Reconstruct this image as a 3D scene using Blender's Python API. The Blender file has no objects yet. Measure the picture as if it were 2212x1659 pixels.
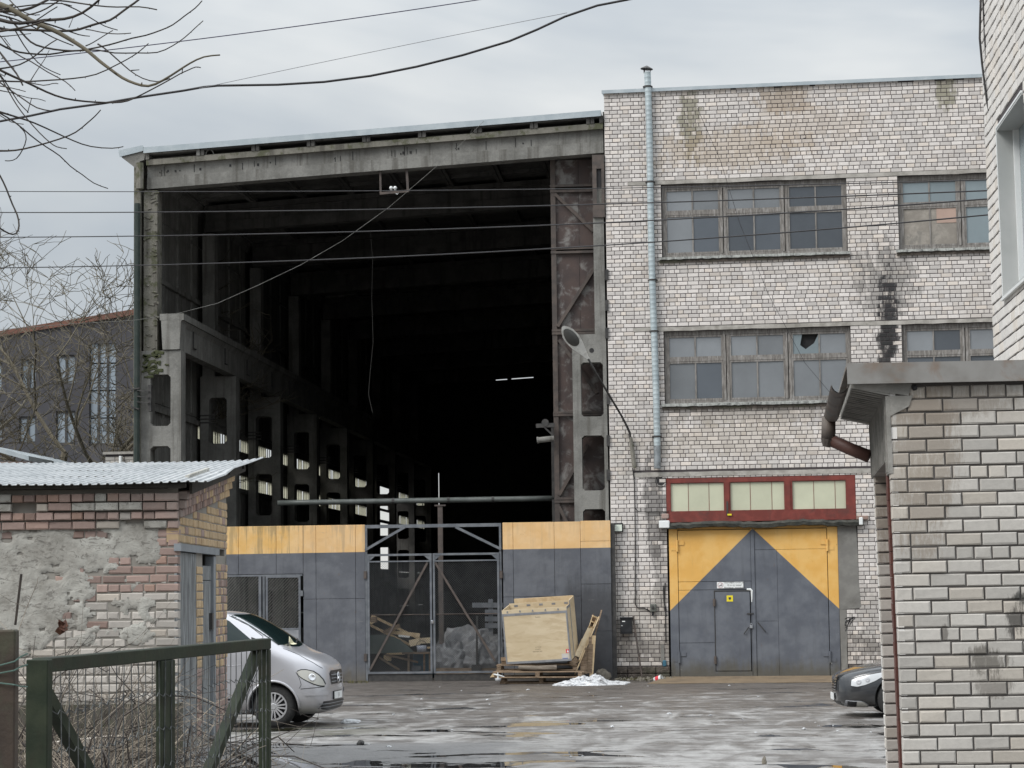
import bpy, bmesh, math, random
import numpy as np
from mathutils import Matrix, Vector
from mathutils.bvhtree import BVHTree
random.seed(11)
RNG = np.random.default_rng(5)
SC = bpy.context.scene
COL = SC.collection
rad = math.radians

# ------------------------------------------------------------------ camera
EYE = Vector((0.0, 0.0, 2.2))
CR = Vector((0.99700659, 0.07630788, -0.01244867))
CU = Vector((0.01924894, -0.08903942, 0.99584209))
CF = Vector((-0.07488218, 0.99310074, 0.09024174))
cam_data = bpy.data.cameras.new('camera')
cam = bpy.data.objects.new('camera', cam_data)
COL.objects.link(cam)
cam.matrix_world = Matrix(((CR.x, CU.x, -CF.x, EYE.x), (CR.y, CU.y, -CF.y, EYE.y),
                           (CR.z, CU.z, -CF.z, EYE.z), (0, 0, 0, 1)))
cam_data.sensor_width = 36.0
cam_data.lens = 36.0 * 4883.0 / 2212.0
cam_data.clip_start = 0.1
cam_data.clip_end = 3000.0
SC.camera = cam

# ------------------------------------------------------------------ daylight
SUN_DIR = Vector((-0.62, -0.50, 0.72)).normalized()      # towards the brighter part of the cloud cover
SUN_EL = math.asin(SUN_DIR.z)
SUN_ROT = math.atan2(SUN_DIR.x, SUN_DIR.y)
SKY_STRENGTH = 0.1
SUN_STRENGTH = 1.5
EXPOSURE = 0.66
SC.view_settings.view_transform = 'Standard'
SC.view_settings.look = 'None'
SC.view_settings.gamma = 1.0
SC.view_settings.use_curve_mapping = False
SC.view_settings.exposure = EXPOSURE
sun_d = bpy.data.lights.new('sun', 'SUN')
sun_d.energy = SUN_STRENGTH
sun_d.angle = rad(28)
sun_d.color = (1.0, 0.97, 0.93)
sun = bpy.data.objects.new('sun', sun_d)
COL.objects.link(sun)
sun.location = (-40, -40, 60)
sun.rotation_euler = SUN_DIR.to_track_quat('Z', 'Y').to_euler()


class V:
    """a node socket with arithmetic"""
    def __init__(s, nt, sock):
        s.nt, s.s = nt, sock
    def _b(s, op, o, rev=False):
        n = s.nt.t.nodes.new('ShaderNodeMath')
        n.operation = op
        a, b = (o, s) if rev else (s, o)
        s.nt.put(n.inputs[0], a)
        s.nt.put(n.inputs[1], b)
        return V(s.nt, n.outputs[0])
    def __add__(s, o): return s._b('ADD', o)
    def __radd__(s, o): return s._b('ADD', o, True)
    def __sub__(s, o): return s._b('SUBTRACT', o)
    def __rsub__(s, o): return s._b('SUBTRACT', o, True)
    def __mul__(s, o): return s._b('MULTIPLY', o)
    def __rmul__(s, o): return s._b('MULTIPLY', o, True)
    def __truediv__(s, o): return s._b('DIVIDE', o)
    def lt(s, o): return s._b('LESS_THAN', o)
    def gt(s, o): return s._b('GREATER_THAN', o)
    def pw(s, o): return s._b('POWER', o)
    def mx(s, o): return s._b('MAXIMUM', o)
    def mn(s, o): return s._b('MINIMUM', o)
    def abs(s): return s._b('ABSOLUTE', 0.0)
    def fract(s): return s._b('FRACT', 0.0)
    def sin(s): return s._b('SINE', 0.0)


class NT:
    """short-hand for building node trees"""
    def __init__(s, tree):
        s.t = tree
        tree.nodes.clear()
    def put(s, inp, v):
        if isinstance(v, V):
            s.t.links.new(v.s, inp)
        elif isinstance(v, (tuple, list)) and inp.type == 'RGBA' and len(v) == 3:
            inp.default_value = (*v, 1.0)
        else:
            inp.default_value = v
    def n(s, typ, ins=None, out=0, **props):
        nd = s.t.nodes.new('ShaderNode' + typ)
        for k, v in props.items():
            setattr(nd, k, v)
        for k, v in (ins or {}).items():
            s.put(nd.inputs[k], v)
        return V(s, nd.outputs[out]) if out is not None else nd
    def pos(s): return s.n('NewGeometry', out='Position')
    def obj(s): return s.n('TexCoord', out='Object')
    def xyz(s, v):
        nd = s.n('SeparateXYZ', {0: v}, out=None)
        return [V(s, nd.outputs[i]) for i in range(3)]
    def vec(s, x, y, z): return s.n('CombineXYZ', {0: x, 1: y, 2: z})
    def scale(s, v, sx, sy, sz, loc=(0, 0, 0)):
        return s.n('Mapping', {'Vector': v, 'Scale': (sx, sy, sz), 'Location': loc})
    def noise(s, v, sc, det=3.0, rough=0.55, dist=0.0):
        return s.n('TexNoise', {'Vector': v, 'Scale': sc, 'Detail': det, 'Roughness': rough, 'Distortion': dist})
    def vor(s, v, sc, feature='F1', out='Distance', rnd=1.0):
        return s.n('TexVoronoi', {'Vector': v, 'Scale': sc, 'Randomness': rnd}, out=out, feature=feature)
    def ramp(s, f, stops, interp='LINEAR'):
        nd = s.n('ValToRGB', {0: f}, out=None)
        cr = nd.color_ramp
        cr.interpolation = interp
        while len(cr.elements) < len(stops):
            cr.elements.new(0.5)
        for e, (p, c) in zip(cr.elements, stops):
            e.position = p
            e.color = (c, c, c, 1) if isinstance(c, (int, float)) else (*c, 1)
        return V(s, nd.outputs[0])
    def mix(s, f, a, b, blend='MIX'):
        nd = s.n('Mix', None, out=None, data_type='RGBA', blend_type=blend)
        s.put(nd.inputs[0], f)
        s.put(nd.inputs[6], a)
        s.put(nd.inputs[7], b)
        return V(s, nd.outputs[2])
    def smooth(s, v, a, b):
        return s.n('MapRange', {0: v, 1: a, 2: b, 3: 0.0, 4: 1.0}, interpolation_type='SMOOTHSTEP')
    def rnd(s):
        a = s.n('ObjectInfo', out='Random')
        b = s.n('NewGeometry', out='Random Per Island')
        return (a + b).fract()
    def shade(s, col, f):
        return s.mix(1.0, col, s.n('CombineColor', {0: f, 1: f, 2: f}), 'MULTIPLY')
    def bump(s, h, strength=0.3, dist=0.02):
        return s.n('Bump', {'Height': h, 'Strength': strength, 'Distance': dist}, out='Normal')
    def bsdf(s, **k):
        b = s.n('BsdfPrincipled', {kk.replace('_', ' '): v for kk, v in k.items()})
        o = s.t.nodes.new('ShaderNodeOutputMaterial')
        s.t.links.new(b.s, o.inputs[0])
        return b


world = bpy.data.worlds.new('World')
SC.world = world
world.use_nodes = True
w = NT(world.node_tree)
gdir = w.n('TexCoord', out='Generated')
gx, gy, gz_ = w.xyz(gdir)
nish = w.n('TexSky', sky_type='NISHITA', sun_disc=False, sun_elevation=SUN_EL, sun_rotation=SUN_ROT,
           air_density=1.0, dust_density=3.0, ozone_density=1.0)
flat = w.scale(gdir, 1.0, 1.0, 2.6)
cl = w.noise(flat, 3.4, 5.0, 0.52, 0.5)
cl2 = w.noise(w.scale(gdir, 1.0, 1.0, 2.0, (3.1, 1.7, 0.4)), 9.0, 4.0, 0.5)
cf = cl * 0.75 + cl2 * 0.25
cloud = w.ramp(cf, [(0.36, (2.85, 3.15, 3.47)), (0.48, (3.5, 3.74, 3.93)), (0.58, (4.3, 4.45, 4.5)), (0.68, (5.15, 5.2, 5.1))])
warm = w.smooth(gz_, 0.11, 0.0) * 0.75 + 0.0
cloud = w.mix(warm, cloud, (5.4, 5.4, 5.1))
cloud = w.shade(cloud, 1.0 + 2.2 * w.smooth(gz_, 0.10, 0.95))
skycol = w.mix(0.93, nish, cloud)
bg = w.n('Background', {'Color': skycol, 'Strength': SKY_STRENGTH})
wo = w.t.nodes.new('ShaderNodeOutputWorld')
w.t.links.new(bg.s, wo.inputs[0])


# ------------------------------------------------------------------ measuring helpers
def ray(x, y):
    return CF + CR * ((x - 1106.0) / 4883.0) + CU * ((829.5 - y) / 4883.0)

def at(x, y, Y):
    d = ray(x, y)
    return EYE + d * (Y / d.y)

def at_x(x, y, X):
    d = ray(x, y)
    return EYE + d * (X / d.x)

def gnd(x, y, z=0.0):
    d = ray(x, y)
    return EYE + d * ((z - 2.2) / d.z)

ALPHA = 0.065
FO = Vector((at(1316, 900, 54.5).x, 54.5, 0.0))
FN = Vector((math.sin(ALPHA), math.cos(ALPHA), 0))
FU = Vector((math.cos(ALPHA), -math.sin(ALPHA), 0))
FM = Matrix(((FU.x, FN.x, 0, FO.x), (FU.y, FN.y, 0, FO.y), (0, 0, 1, 0), (0, 0, 0, 1)))   # facade frame: u, depth, height

def fac(x, y):
    d = ray(x, y)
    p = EYE + d * ((FO - EYE).dot(FN) / d.dot(FN))
    return (p - FO).dot(FU), p.z


# ------------------------------------------------------------------ objects
ROOT = {}

def tag(o, label=None, cat=None, group=None, kind=None):
    if label: o['label'] = label
    if cat: o['category'] = cat
    if group: o['group'] = group
    if kind: o['kind'] = kind
    return o

def thing(name, label, cat, M, group=None):
    if not isinstance(M, Matrix):
        M = Matrix.Translation(M)
    o = bpy.data.objects.new(name, None)
    o.empty_display_size = 0.2
    COL.objects.link(o)
    o.matrix_world = M
    ROOT[o] = M.copy()
    return tag(o, label, cat, group)


class MB:
    """collects shapes into one mesh; M maps its coordinates to the world"""
    def __init__(s, M=None):
        s.v, s.f, s.M, s.mi, s.cur = [], [], M, [], 0
    def add(s, vs, fs):
        o = len(s.v)
        s.v.extend(tuple(p) for p in vs)
        s.f.extend(tuple(i + o for i in f) for f in fs)
        s.mi.extend([s.cur] * len(fs))
        return s
    def box(s, x0, x1, y0, y1, z0, z1, T=None):
        vs = [Vector((x, y, z)) for z in (z0, z1) for y in (y0, y1) for x in (x0, x1)]
        if T: vs = [T @ p for p in vs]
        return s.add(vs, [(0, 2, 3, 1), (4, 5, 7, 6), (0, 1, 5, 4), (2, 6, 7, 3), (0, 4, 6, 2), (1, 3, 7, 5)])
    def cbox(s, x0, x1, y0, y1, z0, z1, c=0.01, T=None):
        """box with chamfered edges"""
        bm = bmesh.new()
        bmesh.ops.create_cube(bm, size=1.0)
        for p in bm.verts:
            p.co = Vector((x0 + (p.co.x + .5) * (x1 - x0), y0 + (p.co.y + .5) * (y1 - y0), z0 + (p.co.z + .5) * (z1 - z0)))
        bmesh.ops.bevel(bm, geom=bm.edges[:], offset=min(c, abs(x1 - x0) * .45, abs(y1 - y0) * .45, abs(z1 - z0) * .45), segments=1, affect='EDGES')
        return s.bm(bm, T)
    def bm(s, bm, T=None):
        bm.verts.index_update()
        vs = [(T @ p.co) if T else p.co.copy() for p in bm.verts]
        s.add(vs, [tuple(q.index for q in f.verts) for f in bm.faces])
        bm.free()
        return s
    def bar(s, a, b, w, h, up=(0, 0, 1)):
        """rectangular bar from a to b"""
        a, b = Vector(a), Vector(b)
        d = (b - a)
        L = d.length
        d = d / L
        up = Vector(up)
        sx = d.cross(up)
        if sx.length < 1e-4: sx = d.cross(Vector((1, 0, 0)))
        sx.normalize()
        sz = sx.cross(d)
        T = Matrix(((sx.x, d.x, sz.x, a.x), (sx.y, d.y, sz.y, a.y), (sx.z, d.z, sz.z, a.z), (0, 0, 0, 1)))
        return s.box(-w / 2, w / 2, 0, L, -h / 2, h / 2, T)
    def tube(s, pts, r, n=6, cap=True):
        pts = [Vector(p) for p in pts]
        R = r if isinstance(r, (list, tuple)) else [r] * len(pts)
        o = len(s.v)
        prev = None
        vs = []
        for i, p in enumerate(pts):
            d = (pts[min(i + 1, len(pts) - 1)] - pts[max(i - 1, 0)])
            if d.length < 1e-9: d = Vector((0, 0, 1))
            d.normalize()
            if prev is None:
                a = d.cross(Vector((0.13, 0.31, 0.94)))
                if a.length < 1e-3: a = d.cross(Vector((1, 0, 0)))
            else:
                a = prev - d * prev.dot(d)
                if a.length < 1e-6: a = d.cross(Vector((1, 0, 0)))
            a.normalize()
            prev = a
            b = d.cross(a)
            for k in range(n):
                t = 2 * math.pi * k / n
                vs.append(p + (a * math.cos(t) + b * math.sin(t)) * R[i])
        fs = []
        for i in range(len(pts) - 1):
            for k in range(n):
                k2 = (k + 1) % n
                fs.append((i * n + k, i * n + k2, (i + 1) * n + k2, (i + 1) * n + k))
        if cap:
            fs.append(tuple(reversed(range(n))))
            fs.append(tuple((len(pts) - 1) * n + k for k in range(n)))
        return s.add(vs, fs)
    def prism(s, pts, d0, d1, axes='xz'):
        """polygon pts (2d) extruded along the missing axis"""
        n = len(pts)
        def mk(p, d):
            if axes == 'xz': return (p[0], d, p[1])
            if axes == 'yz': return (d, p[0], p[1])
            return (p[0], p[1], d)
        vs = [mk(p, d0) for p in pts] + [mk(p, d1) for p in pts]
        fs = [tuple(range(n)), tuple(reversed(range(n, 2 * n)))]
        fs += [(i, i + n, (i + 1) % n + n, (i + 1) % n) for i in range(n)]
        return s.add(vs, fs)
    def sheet(s, grid):
        """grid[i][j] of points"""
        m = len(grid[0])
        vs = [p for r in grid for p in r]
        fs = [(i * m + j, i * m + j + 1, (i + 1) * m + j + 1, (i + 1) * m + j) for i in range(len(grid) - 1) for j in range(m - 1)]
        return s.add(vs, fs)
    def lathe(s, prof, n=16, T=None, a0=0, a1=2 * math.pi):
        full = abs(a1 - a0 - 2 * math.pi) < 1e-6
        m = n if full else n + 1
        vs = []
        for r, z in prof:
            for k in range(m):
                t = a0 + (a1 - a0) * k / n
                p = Vector((r * math.cos(t), r * math.sin(t), z))
                vs.append(T @ p if T else p)
        fs = []
        for i in range(len(prof) - 1):
            for k in range(n):
                k2 = (k + 1) % m
                fs.append((i * m + k, i * m + k2, (i + 1) * m + k2, (i + 1) * m + k))
        return s.add(vs, fs)
    def build_each(s, name, mat, parent, smooth=False, fix=True):
        """one part per connected piece"""
        par = list(range(len(s.v)))
        def find(i):
            while par[i] != i:
                par[i] = par[par[i]]
                i = par[i]
            return i
        for f in s.f:
            for i in f[1:]:
                a, c = find(f[0]), find(i)
                if a != c: par[c] = a
        groups = {}
        for f in s.f: groups.setdefault(find(f[0]), []).append(f)
        out = []
        for fs in groups.values():
            ids = sorted({i for f in fs for i in f})
            mp = {i: k for k, i in enumerate(ids)}
            b = MB(s.M)
            b.add([s.v[i] for i in ids], [tuple(mp[i] for i in f) for f in fs])
            out.append(b.build(name, mat, parent, smooth, None, fix))
        return out
    def build(s, name, mats, parent=None, smooth=False, label=None, fix=True):
        me = bpy.data.meshes.new(name)
        vs = np.array([tuple(p) for p in s.v], float).reshape(-1, 3)
        if s.M is not None:
            A = np.array(s.M)
            vs = vs @ A[:3, :3].T + A[:3, 3]
        loc = None
        if parent is not None:
            A = np.array(root_m(parent).inverted())
            vs = vs @ A[:3, :3].T + A[:3, 3]
        else:
            lo, hi = vs.min(0), vs.max(0)
            loc = np.array([(lo[0] + hi[0]) / 2, (lo[1] + hi[1]) / 2, lo[2]])
            vs = vs - loc
        me.from_pydata(vs.tolist(), [], s.f)
        mats = mats if isinstance(mats, (list, tuple)) else [mats]
        for m in mats: me.materials.append(m)
        if len(mats) > 1: me.polygons.foreach_set('material_index', s.mi)
        if fix:
            bm = bmesh.new()
            bm.from_mesh(me)
            bmesh.ops.recalc_face_normals(bm, faces=bm.faces[:])
            bm.to_mesh(me)
            bm.free()
        if smooth:
            me.polygons.foreach_set('use_smooth', [True] * len(me.polygons))
        o = bpy.data.objects.new(name, me)
        COL.objects.link(o)
        if parent is not None:
            o.parent = parent
            ROOT[o] = root_m(parent)
        else:
            o.location = loc
            ROOT[o] = Matrix.Translation(loc)
        if label: o['label'] = label
        return o

def root_m(o):
    return ROOT[o]

def smooth_angle(o, ang=35):
    me = o.data
    me.polygons.foreach_set('use_smooth', [True] * len(me.polygons))
    try:
        me.set_sharp_from_angle(angle=rad(ang))
    except Exception:
        pass

def dup(src, M=None, label=None):
    """copy a thing with its parts and sub-parts"""
    def rec(o, par):
        c = o.copy()
        COL.objects.link(c)
        ROOT[c] = ROOT[o] if par is None else ROOT[par]
        if par is not None: c.parent = par
        for ch in [x for x in COL.objects if x.parent == o]:
            rec(ch, c)
        return c
    c = rec(src, None)
    if M is not None:
        c.matrix_world = M
        ROOT[c] = M.copy()
    if label: c['label'] = label
    return c

def text_mesh(mb, txt, size, T, align='CENTER', ext=0.0):
    """lettering as flat geometry appended to mb; T places it (x right, y up)"""
    cu = bpy.data.curves.new('lettering', 'FONT')
    cu.body = txt
    cu.size = size
    cu.align_x = align
    cu.align_y = 'CENTER'
    cu.resolution_u = 2
    ob = bpy.data.objects.new('lettering', cu)
    COL.objects.link(ob)
    bpy.context.view_layer.update()
    me = bpy.data.meshes.new_from_object(ob)
    mb.add([T @ p.co for p in me.vertices], [tuple(p.vertices) for p in me.polygons])
    bpy.data.objects.remove(ob)
    bpy.data.meshes.remove(me)
    bpy.data.curves.remove(cu)
    return mb

# ------------------------------------------------------------------ materials
MATS = {}

def material(name, fn):
    m = bpy.data.materials.new(name)
    m.use_nodes = True
    t = NT(m.node_tree)
    fn(t)
    MATS[name] = m
    return m

def surf(name, c1, c2, sc=6.0, rough=(0.7, 0.9), metal=0.0, bump=0.15, bdist=0.01, grime=None, gsc=1.2, gamt=0.6, stretch=(1, 1, 1), vary=0.0, spec=0.4):
    """two-tone noisy surface with optional larger grime"""
    def fn(t):
        p = t.scale(t.pos(), *stretch)
        n1 = t.noise(p, sc, 4.0, 0.6)
        col = t.mix(t.smooth(n1, 0.35, 0.65), c1, c2)
        if grime:
            g = t.smooth(t.noise(p, gsc, 5.0, 0.65, 0.4), 0.48, 0.66)
            col = t.mix(g * gamt, col, grime)
        if vary:
            col = t.shade(col, 1.0 - vary / 2 + vary * t.rnd())
        r = t.n('MapRange', {0: n1, 3: rough[0], 4: rough[1]})
        k = dict(Base_Color=col, Roughness=r, Metallic=metal)
        if bump:
            k['Normal'] = t.bump(t.noise(p, sc * 4, 4.0, 0.6), bump, bdist)
        b = t.bsdf(**k)
        b.s.node.inputs['Specular IOR Level'].default_value = spec
    return material(name, fn)

def stains(t, col, lst, x, z, nz):
    """blotches with their own place: (x, z, rx, rz, amount, colour)"""
    for cx, cz, rx, rz, amt, c in lst:
        a = (x - cx) / rx
        b = (z - cz) / rz
        d = a * a + b * b + (nz - 0.5) * 4.2
        col = t.mix(t.smooth(d, 1.0, 0.25) * amt, col, c)
    return col

# white silicate brick of the three-storey building
FST = [(FO.x + 6.7, 9.3, 0.8, 1.2, 0.6, (0.13, 0.125, 0.115)), (FO.x + 6.72, 8.6, 0.27, 1.15, 0.97, (0.018, 0.018, 0.02)), (FO.x + 6.6, 7.75, 0.2, 0.75, 0.95, (0.02, 0.02, 0.02)),
       (FO.x + 2.1, 13.4, 0.3, 1.0, 0.75, (0.17, 0.16, 0.10)), (FO.x + 4.4, 14.0, 0.85, 0.55, 0.6, (0.30, 0.23, 0.16)),
       (FO.x + 3.0, 12.75, 2.2, 0.55, 0.5, (0.38, 0.30, 0.21)), (FO.x + 5.0, 13.2, 1.6, 0.6, 0.32, (0.42, 0.33, 0.24)), (FO.x + 8.2, 14.0, 0.28, 0.6, 0.7, (0.18, 0.17, 0.10)),
       (FO.x + 3.4, 6.3, 2.6, 0.28, 0.55, (0.25, 0.22, 0.18)), (FO.x + 3.0, 5.7, 2.6, 0.5, 0.35, (0.42, 0.36, 0.28)),
       (FO.x + 1.05, 4.2, 0.28, 1.6, 0.75, (0.10, 0.095, 0.09)), (FO.x + 1.2, 2.6, 0.2, 1.6, 0.55, (0.14, 0.13, 0.12)),
       (FO.x + 0.6, 1.2, 1.4, 1.0, 0.35, (0.30, 0.27, 0.22)), (FO.x + 6.3, 1.3, 0.8, 1.2, 0.45, (0.22, 0.21, 0.19)),
       (FO.x + 0.35, 5.5, 0.35, 0.9, 0.25, (0.2, 0.2, 0.16)), (FO.x + 3.5, 0.7, 6.0, 0.45, 0.55, (0.10, 0.085, 0.07))]

def brick_mat(name, base, vary, stn=None, warm=(1.0, 0.93, 0.84), blot=0.25, blotc=(0.33, 0.28, 0.22), rough=0.85, nsc=9.0):
    def fn(t):
        P = t.pos()
        x, y, z = t.xyz(P)
        r = t.rnd()
        r2 = (r * 7.31).fract()
        col = t.shade(base, 1.0 - vary + vary * 1.4 * r)
        col = t.mix(t.smooth(r2, 0.62, 1.0) * 0.55, col, t.mix(1.0, col, warm, 'MULTIPLY'))
        big = t.noise(P, 0.55, 4.0, 0.62)
        fine = t.noise(P, 22.0, 3.0, 0.6)
        col = t.mix(t.smooth(big, 0.52, 0.75) * blot, col, blotc)
        col = t.shade(col, 0.86 + 0.28 * fine)
        if stn:
            nz = t.noise(t.scale(P, 1.0, 1.0, 0.22), nsc, 6.0, 0.8) * 0.75 + (r2 - 0.5) * 0.22 + t.noise(P, 2.3, 3.0) * 0.30 - 0.025
            col = stains(t, col, stn, x, z, nz)
        t.bsdf(Base_Color=col, Roughness=rough, Normal=t.bump(t.noise(P, 45.0, 3.0, 0.65), 0.35, 0.006))
    return material(name, fn)

M_FBRICK = brick_mat('white_silicate_brick', (0.61, 0.575, 0.55), 0.24, FST)
def mortar_fn(c, stn=None):
    def fn(t):
        P = t.pos()
        x, y, z = t.xyz(P)
        col = t.shade(c, 0.75 + 0.5 * t.noise(P, 6.0, 4.0))
        if stn:
            col = stains(t, col, stn, x, z, t.noise(t.scale(P, 1, 1, .45), 3.2, 5.0, .7))
        t.bsdf(Base_Color=col, Roughness=0.95)
    return fn
M_FMORTAR = material('dark_mortar', mortar_fn((0.055, 0.046, 0.048)))
_gy = (EYE + ray(1929, 1150) * 16.8).y
def _gp(x, y, rx, rz, a, c):
    p = at(x, y, _gy)
    return (p.x, p.z, rx, rz, a, c)
GST = [_gp(2200, 1338, .10, .16, .85, (.05, .045, .04)), _gp(2212, 1300, .07, .08, .85, (.05, .05, .045)), _gp(2130, 1432, .17, .13, .8, (.10, .09, .075)), _gp(2150, 1480, .15, .10, .6, (.12, .105, .09)),
       _gp(2040, 1366, .03, .07, .7, (.08, .07, .06)), _gp(1990, 1000, .30, .75, .62, (.215, .175, .135)), _gp(2050, 870, .7, .16, .5, (.2, .165, .13)), _gp(1900, 1300, .10, 1.6, .55, (.25, .20, .16))]
M_GBRICK = brick_mat('grey_silicate_brick', (0.43, 0.41, 0.38), 0.20, GST, blot=0.2, blotc=(0.26, 0.235, 0.20), nsc=34.0)
M_GMORTAR = material('grey_mortar', mortar_fn((0.085, 0.077, 0.072)))
M_TBRICK = brick_mat('white_brick_and_lit_side', (0.62, 0.60, 0.575), 0.10, None, blot=0.12)  # white block; also garage left faces, where their light is painted in
M_SRED = brick_mat('red_clay_brick', (0.33, 0.24, 0.21), 0.38, None, (1.0, 0.84, 0.70), 0.95, (0.31, 0.275, 0.25))
M_SWHITE = brick_mat('chalky_brick', (0.45, 0.42, 0.385), 0.28, None, blot=0.6, blotc=(0.30, 0.28, 0.25))
M_SYELLOW = brick_mat('buff_brick', (0.50, 0.37, 0.225), 0.16, None, blot=0.22, blotc=(0.34, 0.26, 0.17))
M_SMORTAR = material('shed_mortar', mortar_fn((0.25, 0.235, 0.21)))
def render_fn(t):
    P = t.pos()
    n = t.noise(P, 2.2, 6.0, 0.62, 0.6)
    col = t.ramp(n, [(0.33, (0.24, 0.23, 0.205)), (0.48, (0.35, 0.34, 0.31)), (0.62, (0.44, 0.435, 0.40))])
    crack = t.smooth(t.noise(t.scale(P, 1, 1, 2.5), 7.0, 5.0, 0.7, 1.5), 0.44, 0.40)
    col = t.mix(crack * 0.55, col, (0.10, 0.09, 0.08))
    t.bsdf(Base_Color=col, Roughness=0.95, Normal=t.bump(t.noise(P, 9.0, 6.0, 0.7, 0.8), 0.7, 0.03))
M_RENDER = material('crumbling_render', render_fn)
M_PLINTH = surf('dark_plinth', (0.055, 0.045, 0.038), (0.12, 0.10, 0.085), 9.0, bump=0.8, bdist=0.04, grime=(0.05, 0.06, 0.03), gamt=0.6)
M_CONC = surf('band_concrete', (0.40, 0.38, 0.35), (0.28, 0.265, 0.24), 3.0, bump=0.4, bdist=0.02, grime=(0.16, 0.15, 0.13), gsc=2.5, gamt=0.55)
M_PLASTER = surf('grey_plaster', (0.16, 0.155, 0.145), (0.21, 0.205, 0.19), 2.5, bump=0.25, grime=(0.11, 0.105, 0.095), gsc=1.6)
def hallconc(name, a, b, g, gamt, moss=None):
    def fn(t):
        P = t.pos()
        n = t.noise(P, 1.6, 6.0, 0.65)
        col = t.mix(t.smooth(n, 0.36, 0.64), a, b)
        streak = t.noise(t.scale(P, 6.0, 6.0, 0.35), 1.0, 4.0, 0.6)
        col = t.mix(t.smooth(streak, 0.5, 0.68) * gamt, col, g)
        if moss:
            col = t.mix(t.smooth(t.noise(P, 3.5, 5.0, 0.7), 0.5, 0.6) * 0.75, col, moss)
        sp = t.noise(P, 30.0, 3.0, 0.6)
        col = t.shade(col, 0.75 + 0.5 * sp)
        t.bsdf(Base_Color=col, Roughness=0.92, Normal=t.bump(t.noise(P, 14.0, 5.0, 0.65), 0.5, 0.02))
    return material(name, fn)
M_HC = hallconc('weathered_concrete', (0.14, 0.138, 0.128), (0.215, 0.212, 0.198), (0.09, 0.085, 0.075), 0.75)
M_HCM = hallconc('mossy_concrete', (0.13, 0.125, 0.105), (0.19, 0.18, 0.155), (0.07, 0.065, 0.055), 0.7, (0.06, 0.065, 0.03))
M_HCD = hallconc('shade_dark_concrete', (0.055, 0.053, 0.05), (0.095, 0.092, 0.085), (0.03, 0.028, 0.026), 0.7)  # darker copy of the hall concrete, inner shade put into the colour
M_UNLIT = surf('unlit_black', (0.018, 0.018, 0.02), (0.035, 0.033, 0.032), 2.0, bump=0.3)  # near-black painted in for the shade of holes, rooms and hall end
M_RUSTSHEET = surf('brown_primer_sheet', (0.052, 0.038, 0.036), (0.075, 0.052, 0.046), 2.5, (0.5, 0.7), bump=0.2, grime=(0.24, 0.235, 0.225), gsc=2.6, gamt=0.75)
M_RUSTBAR = surf('brown_steel', (0.06, 0.05, 0.046), (0.095, 0.075, 0.065), 5.0, (0.5, 0.75), bump=0.2)
M_ZINC = surf('galvanised_sheet', (0.36, 0.41, 0.44), (0.43, 0.475, 0.50), 3.0, (0.35, 0.5), metal=0.35, bump=0.03, grime=(0.35, 0.39, 0.42), gamt=0.4)
M_FLUE = surf('spiral_duct_zinc', (0.34, 0.40, 0.425), (0.43, 0.49, 0.51), 4.0, (0.5, 0.65), metal=0.2, bump=0.05, grime=(0.27, 0.31, 0.33), gsc=2.0, gamt=0.5)
M_DARKMETAL = surf('dark_metal', (0.03, 0.03, 0.03), (0.055, 0.052, 0.05), 8.0, (0.45, 0.65), bump=0.1)
M_BLACKPL = surf('black_plastic', (0.012, 0.013, 0.015), (0.02, 0.021, 0.024), 8.0, (0.3, 0.45), bump=0.0)
M_WIRE = surf('black_cable', (0.012, 0.011, 0.012), (0.02, 0.018, 0.02), 8.0, (0.5, 0.6), bump=0.0)
M_WIREG = surf('bare_aluminium_wire', (0.20, 0.20, 0.21), (0.26, 0.26, 0.27), 8.0, (0.4, 0.5), metal=0.5, bump=0.0)
M_WWOOD = surf('weathered_window_wood', (0.13, 0.12, 0.11), (0.22, 0.205, 0.19), 3.0, (0.7, 0.9), bump=0.3, stretch=(9, 9, 1.4), grime=(0.38, 0.37, 0.36), gsc=2.0, gamt=0.45)
M_REDWOOD = surf('red_painted_wood', (0.14, 0.028, 0.021), (0.19, 0.04, 0.03), 5.0, (0.5, 0.7), bump=0.2, grime=(0.07, 0.03, 0.025), gsc=2.5, gamt=0.6)
M_SILL = surf('peeling_sill', (0.36, 0.37, 0.35), (0.22, 0.225, 0.215), 7.0, bump=0.3, grime=(0.07, 0.07, 0.068), gsc=6.0, gamt=0.8, stretch=(2.5, 1, 0.6))
M_TAR = surf('bitumen_felt', (0.03, 0.032, 0.028), (0.06, 0.06, 0.05), 5.0, (0.6, 0.8), bump=0.6, bdist=0.03)
M_WOODN = surf('new_pine', (0.52, 0.38, 0.22), (0.62, 0.48, 0.30), 5.0, (0.6, 0.75), bump=0.1, stretch=(1.5, 1.5, 1.5), vary=0.2)
M_PLY = surf('plywood', (0.56, 0.455, 0.30), (0.63, 0.525, 0.365), 2.0, (0.55, 0.7), bump=0.03, grime=(0.44, 0.33, 0.20), gsc=3.0, gamt=0.5, stretch=(0.6, 1, 2.2))
M_PALLET = surf('old_pallet_wood', (0.16, 0.11, 0.07), (0.30, 0.22, 0.15), 5.0, (0.7, 0.9), bump=0.3, stretch=(1, 4, 6), vary=0.5, grime=(0.06, 0.042, 0.03), gsc=2.5)
M_STEELTRIM = surf('grey_steel_trim', (0.25, 0.26, 0.28), (0.33, 0.34, 0.36), 6.0, (0.4, 0.55), metal=0.4, bump=0.05)
M_GATEST = surf('grey_painted_steel', (0.10, 0.11, 0.125), (0.15, 0.16, 0.175), 5.0, (0.5, 0.7), bump=0.1)
M_MESH = surf('mesh_wire', (0.09, 0.095, 0.10), (0.14, 0.145, 0.15), 6.0, (0.5, 0.6), metal=0.3, bump=0.0)
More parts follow.
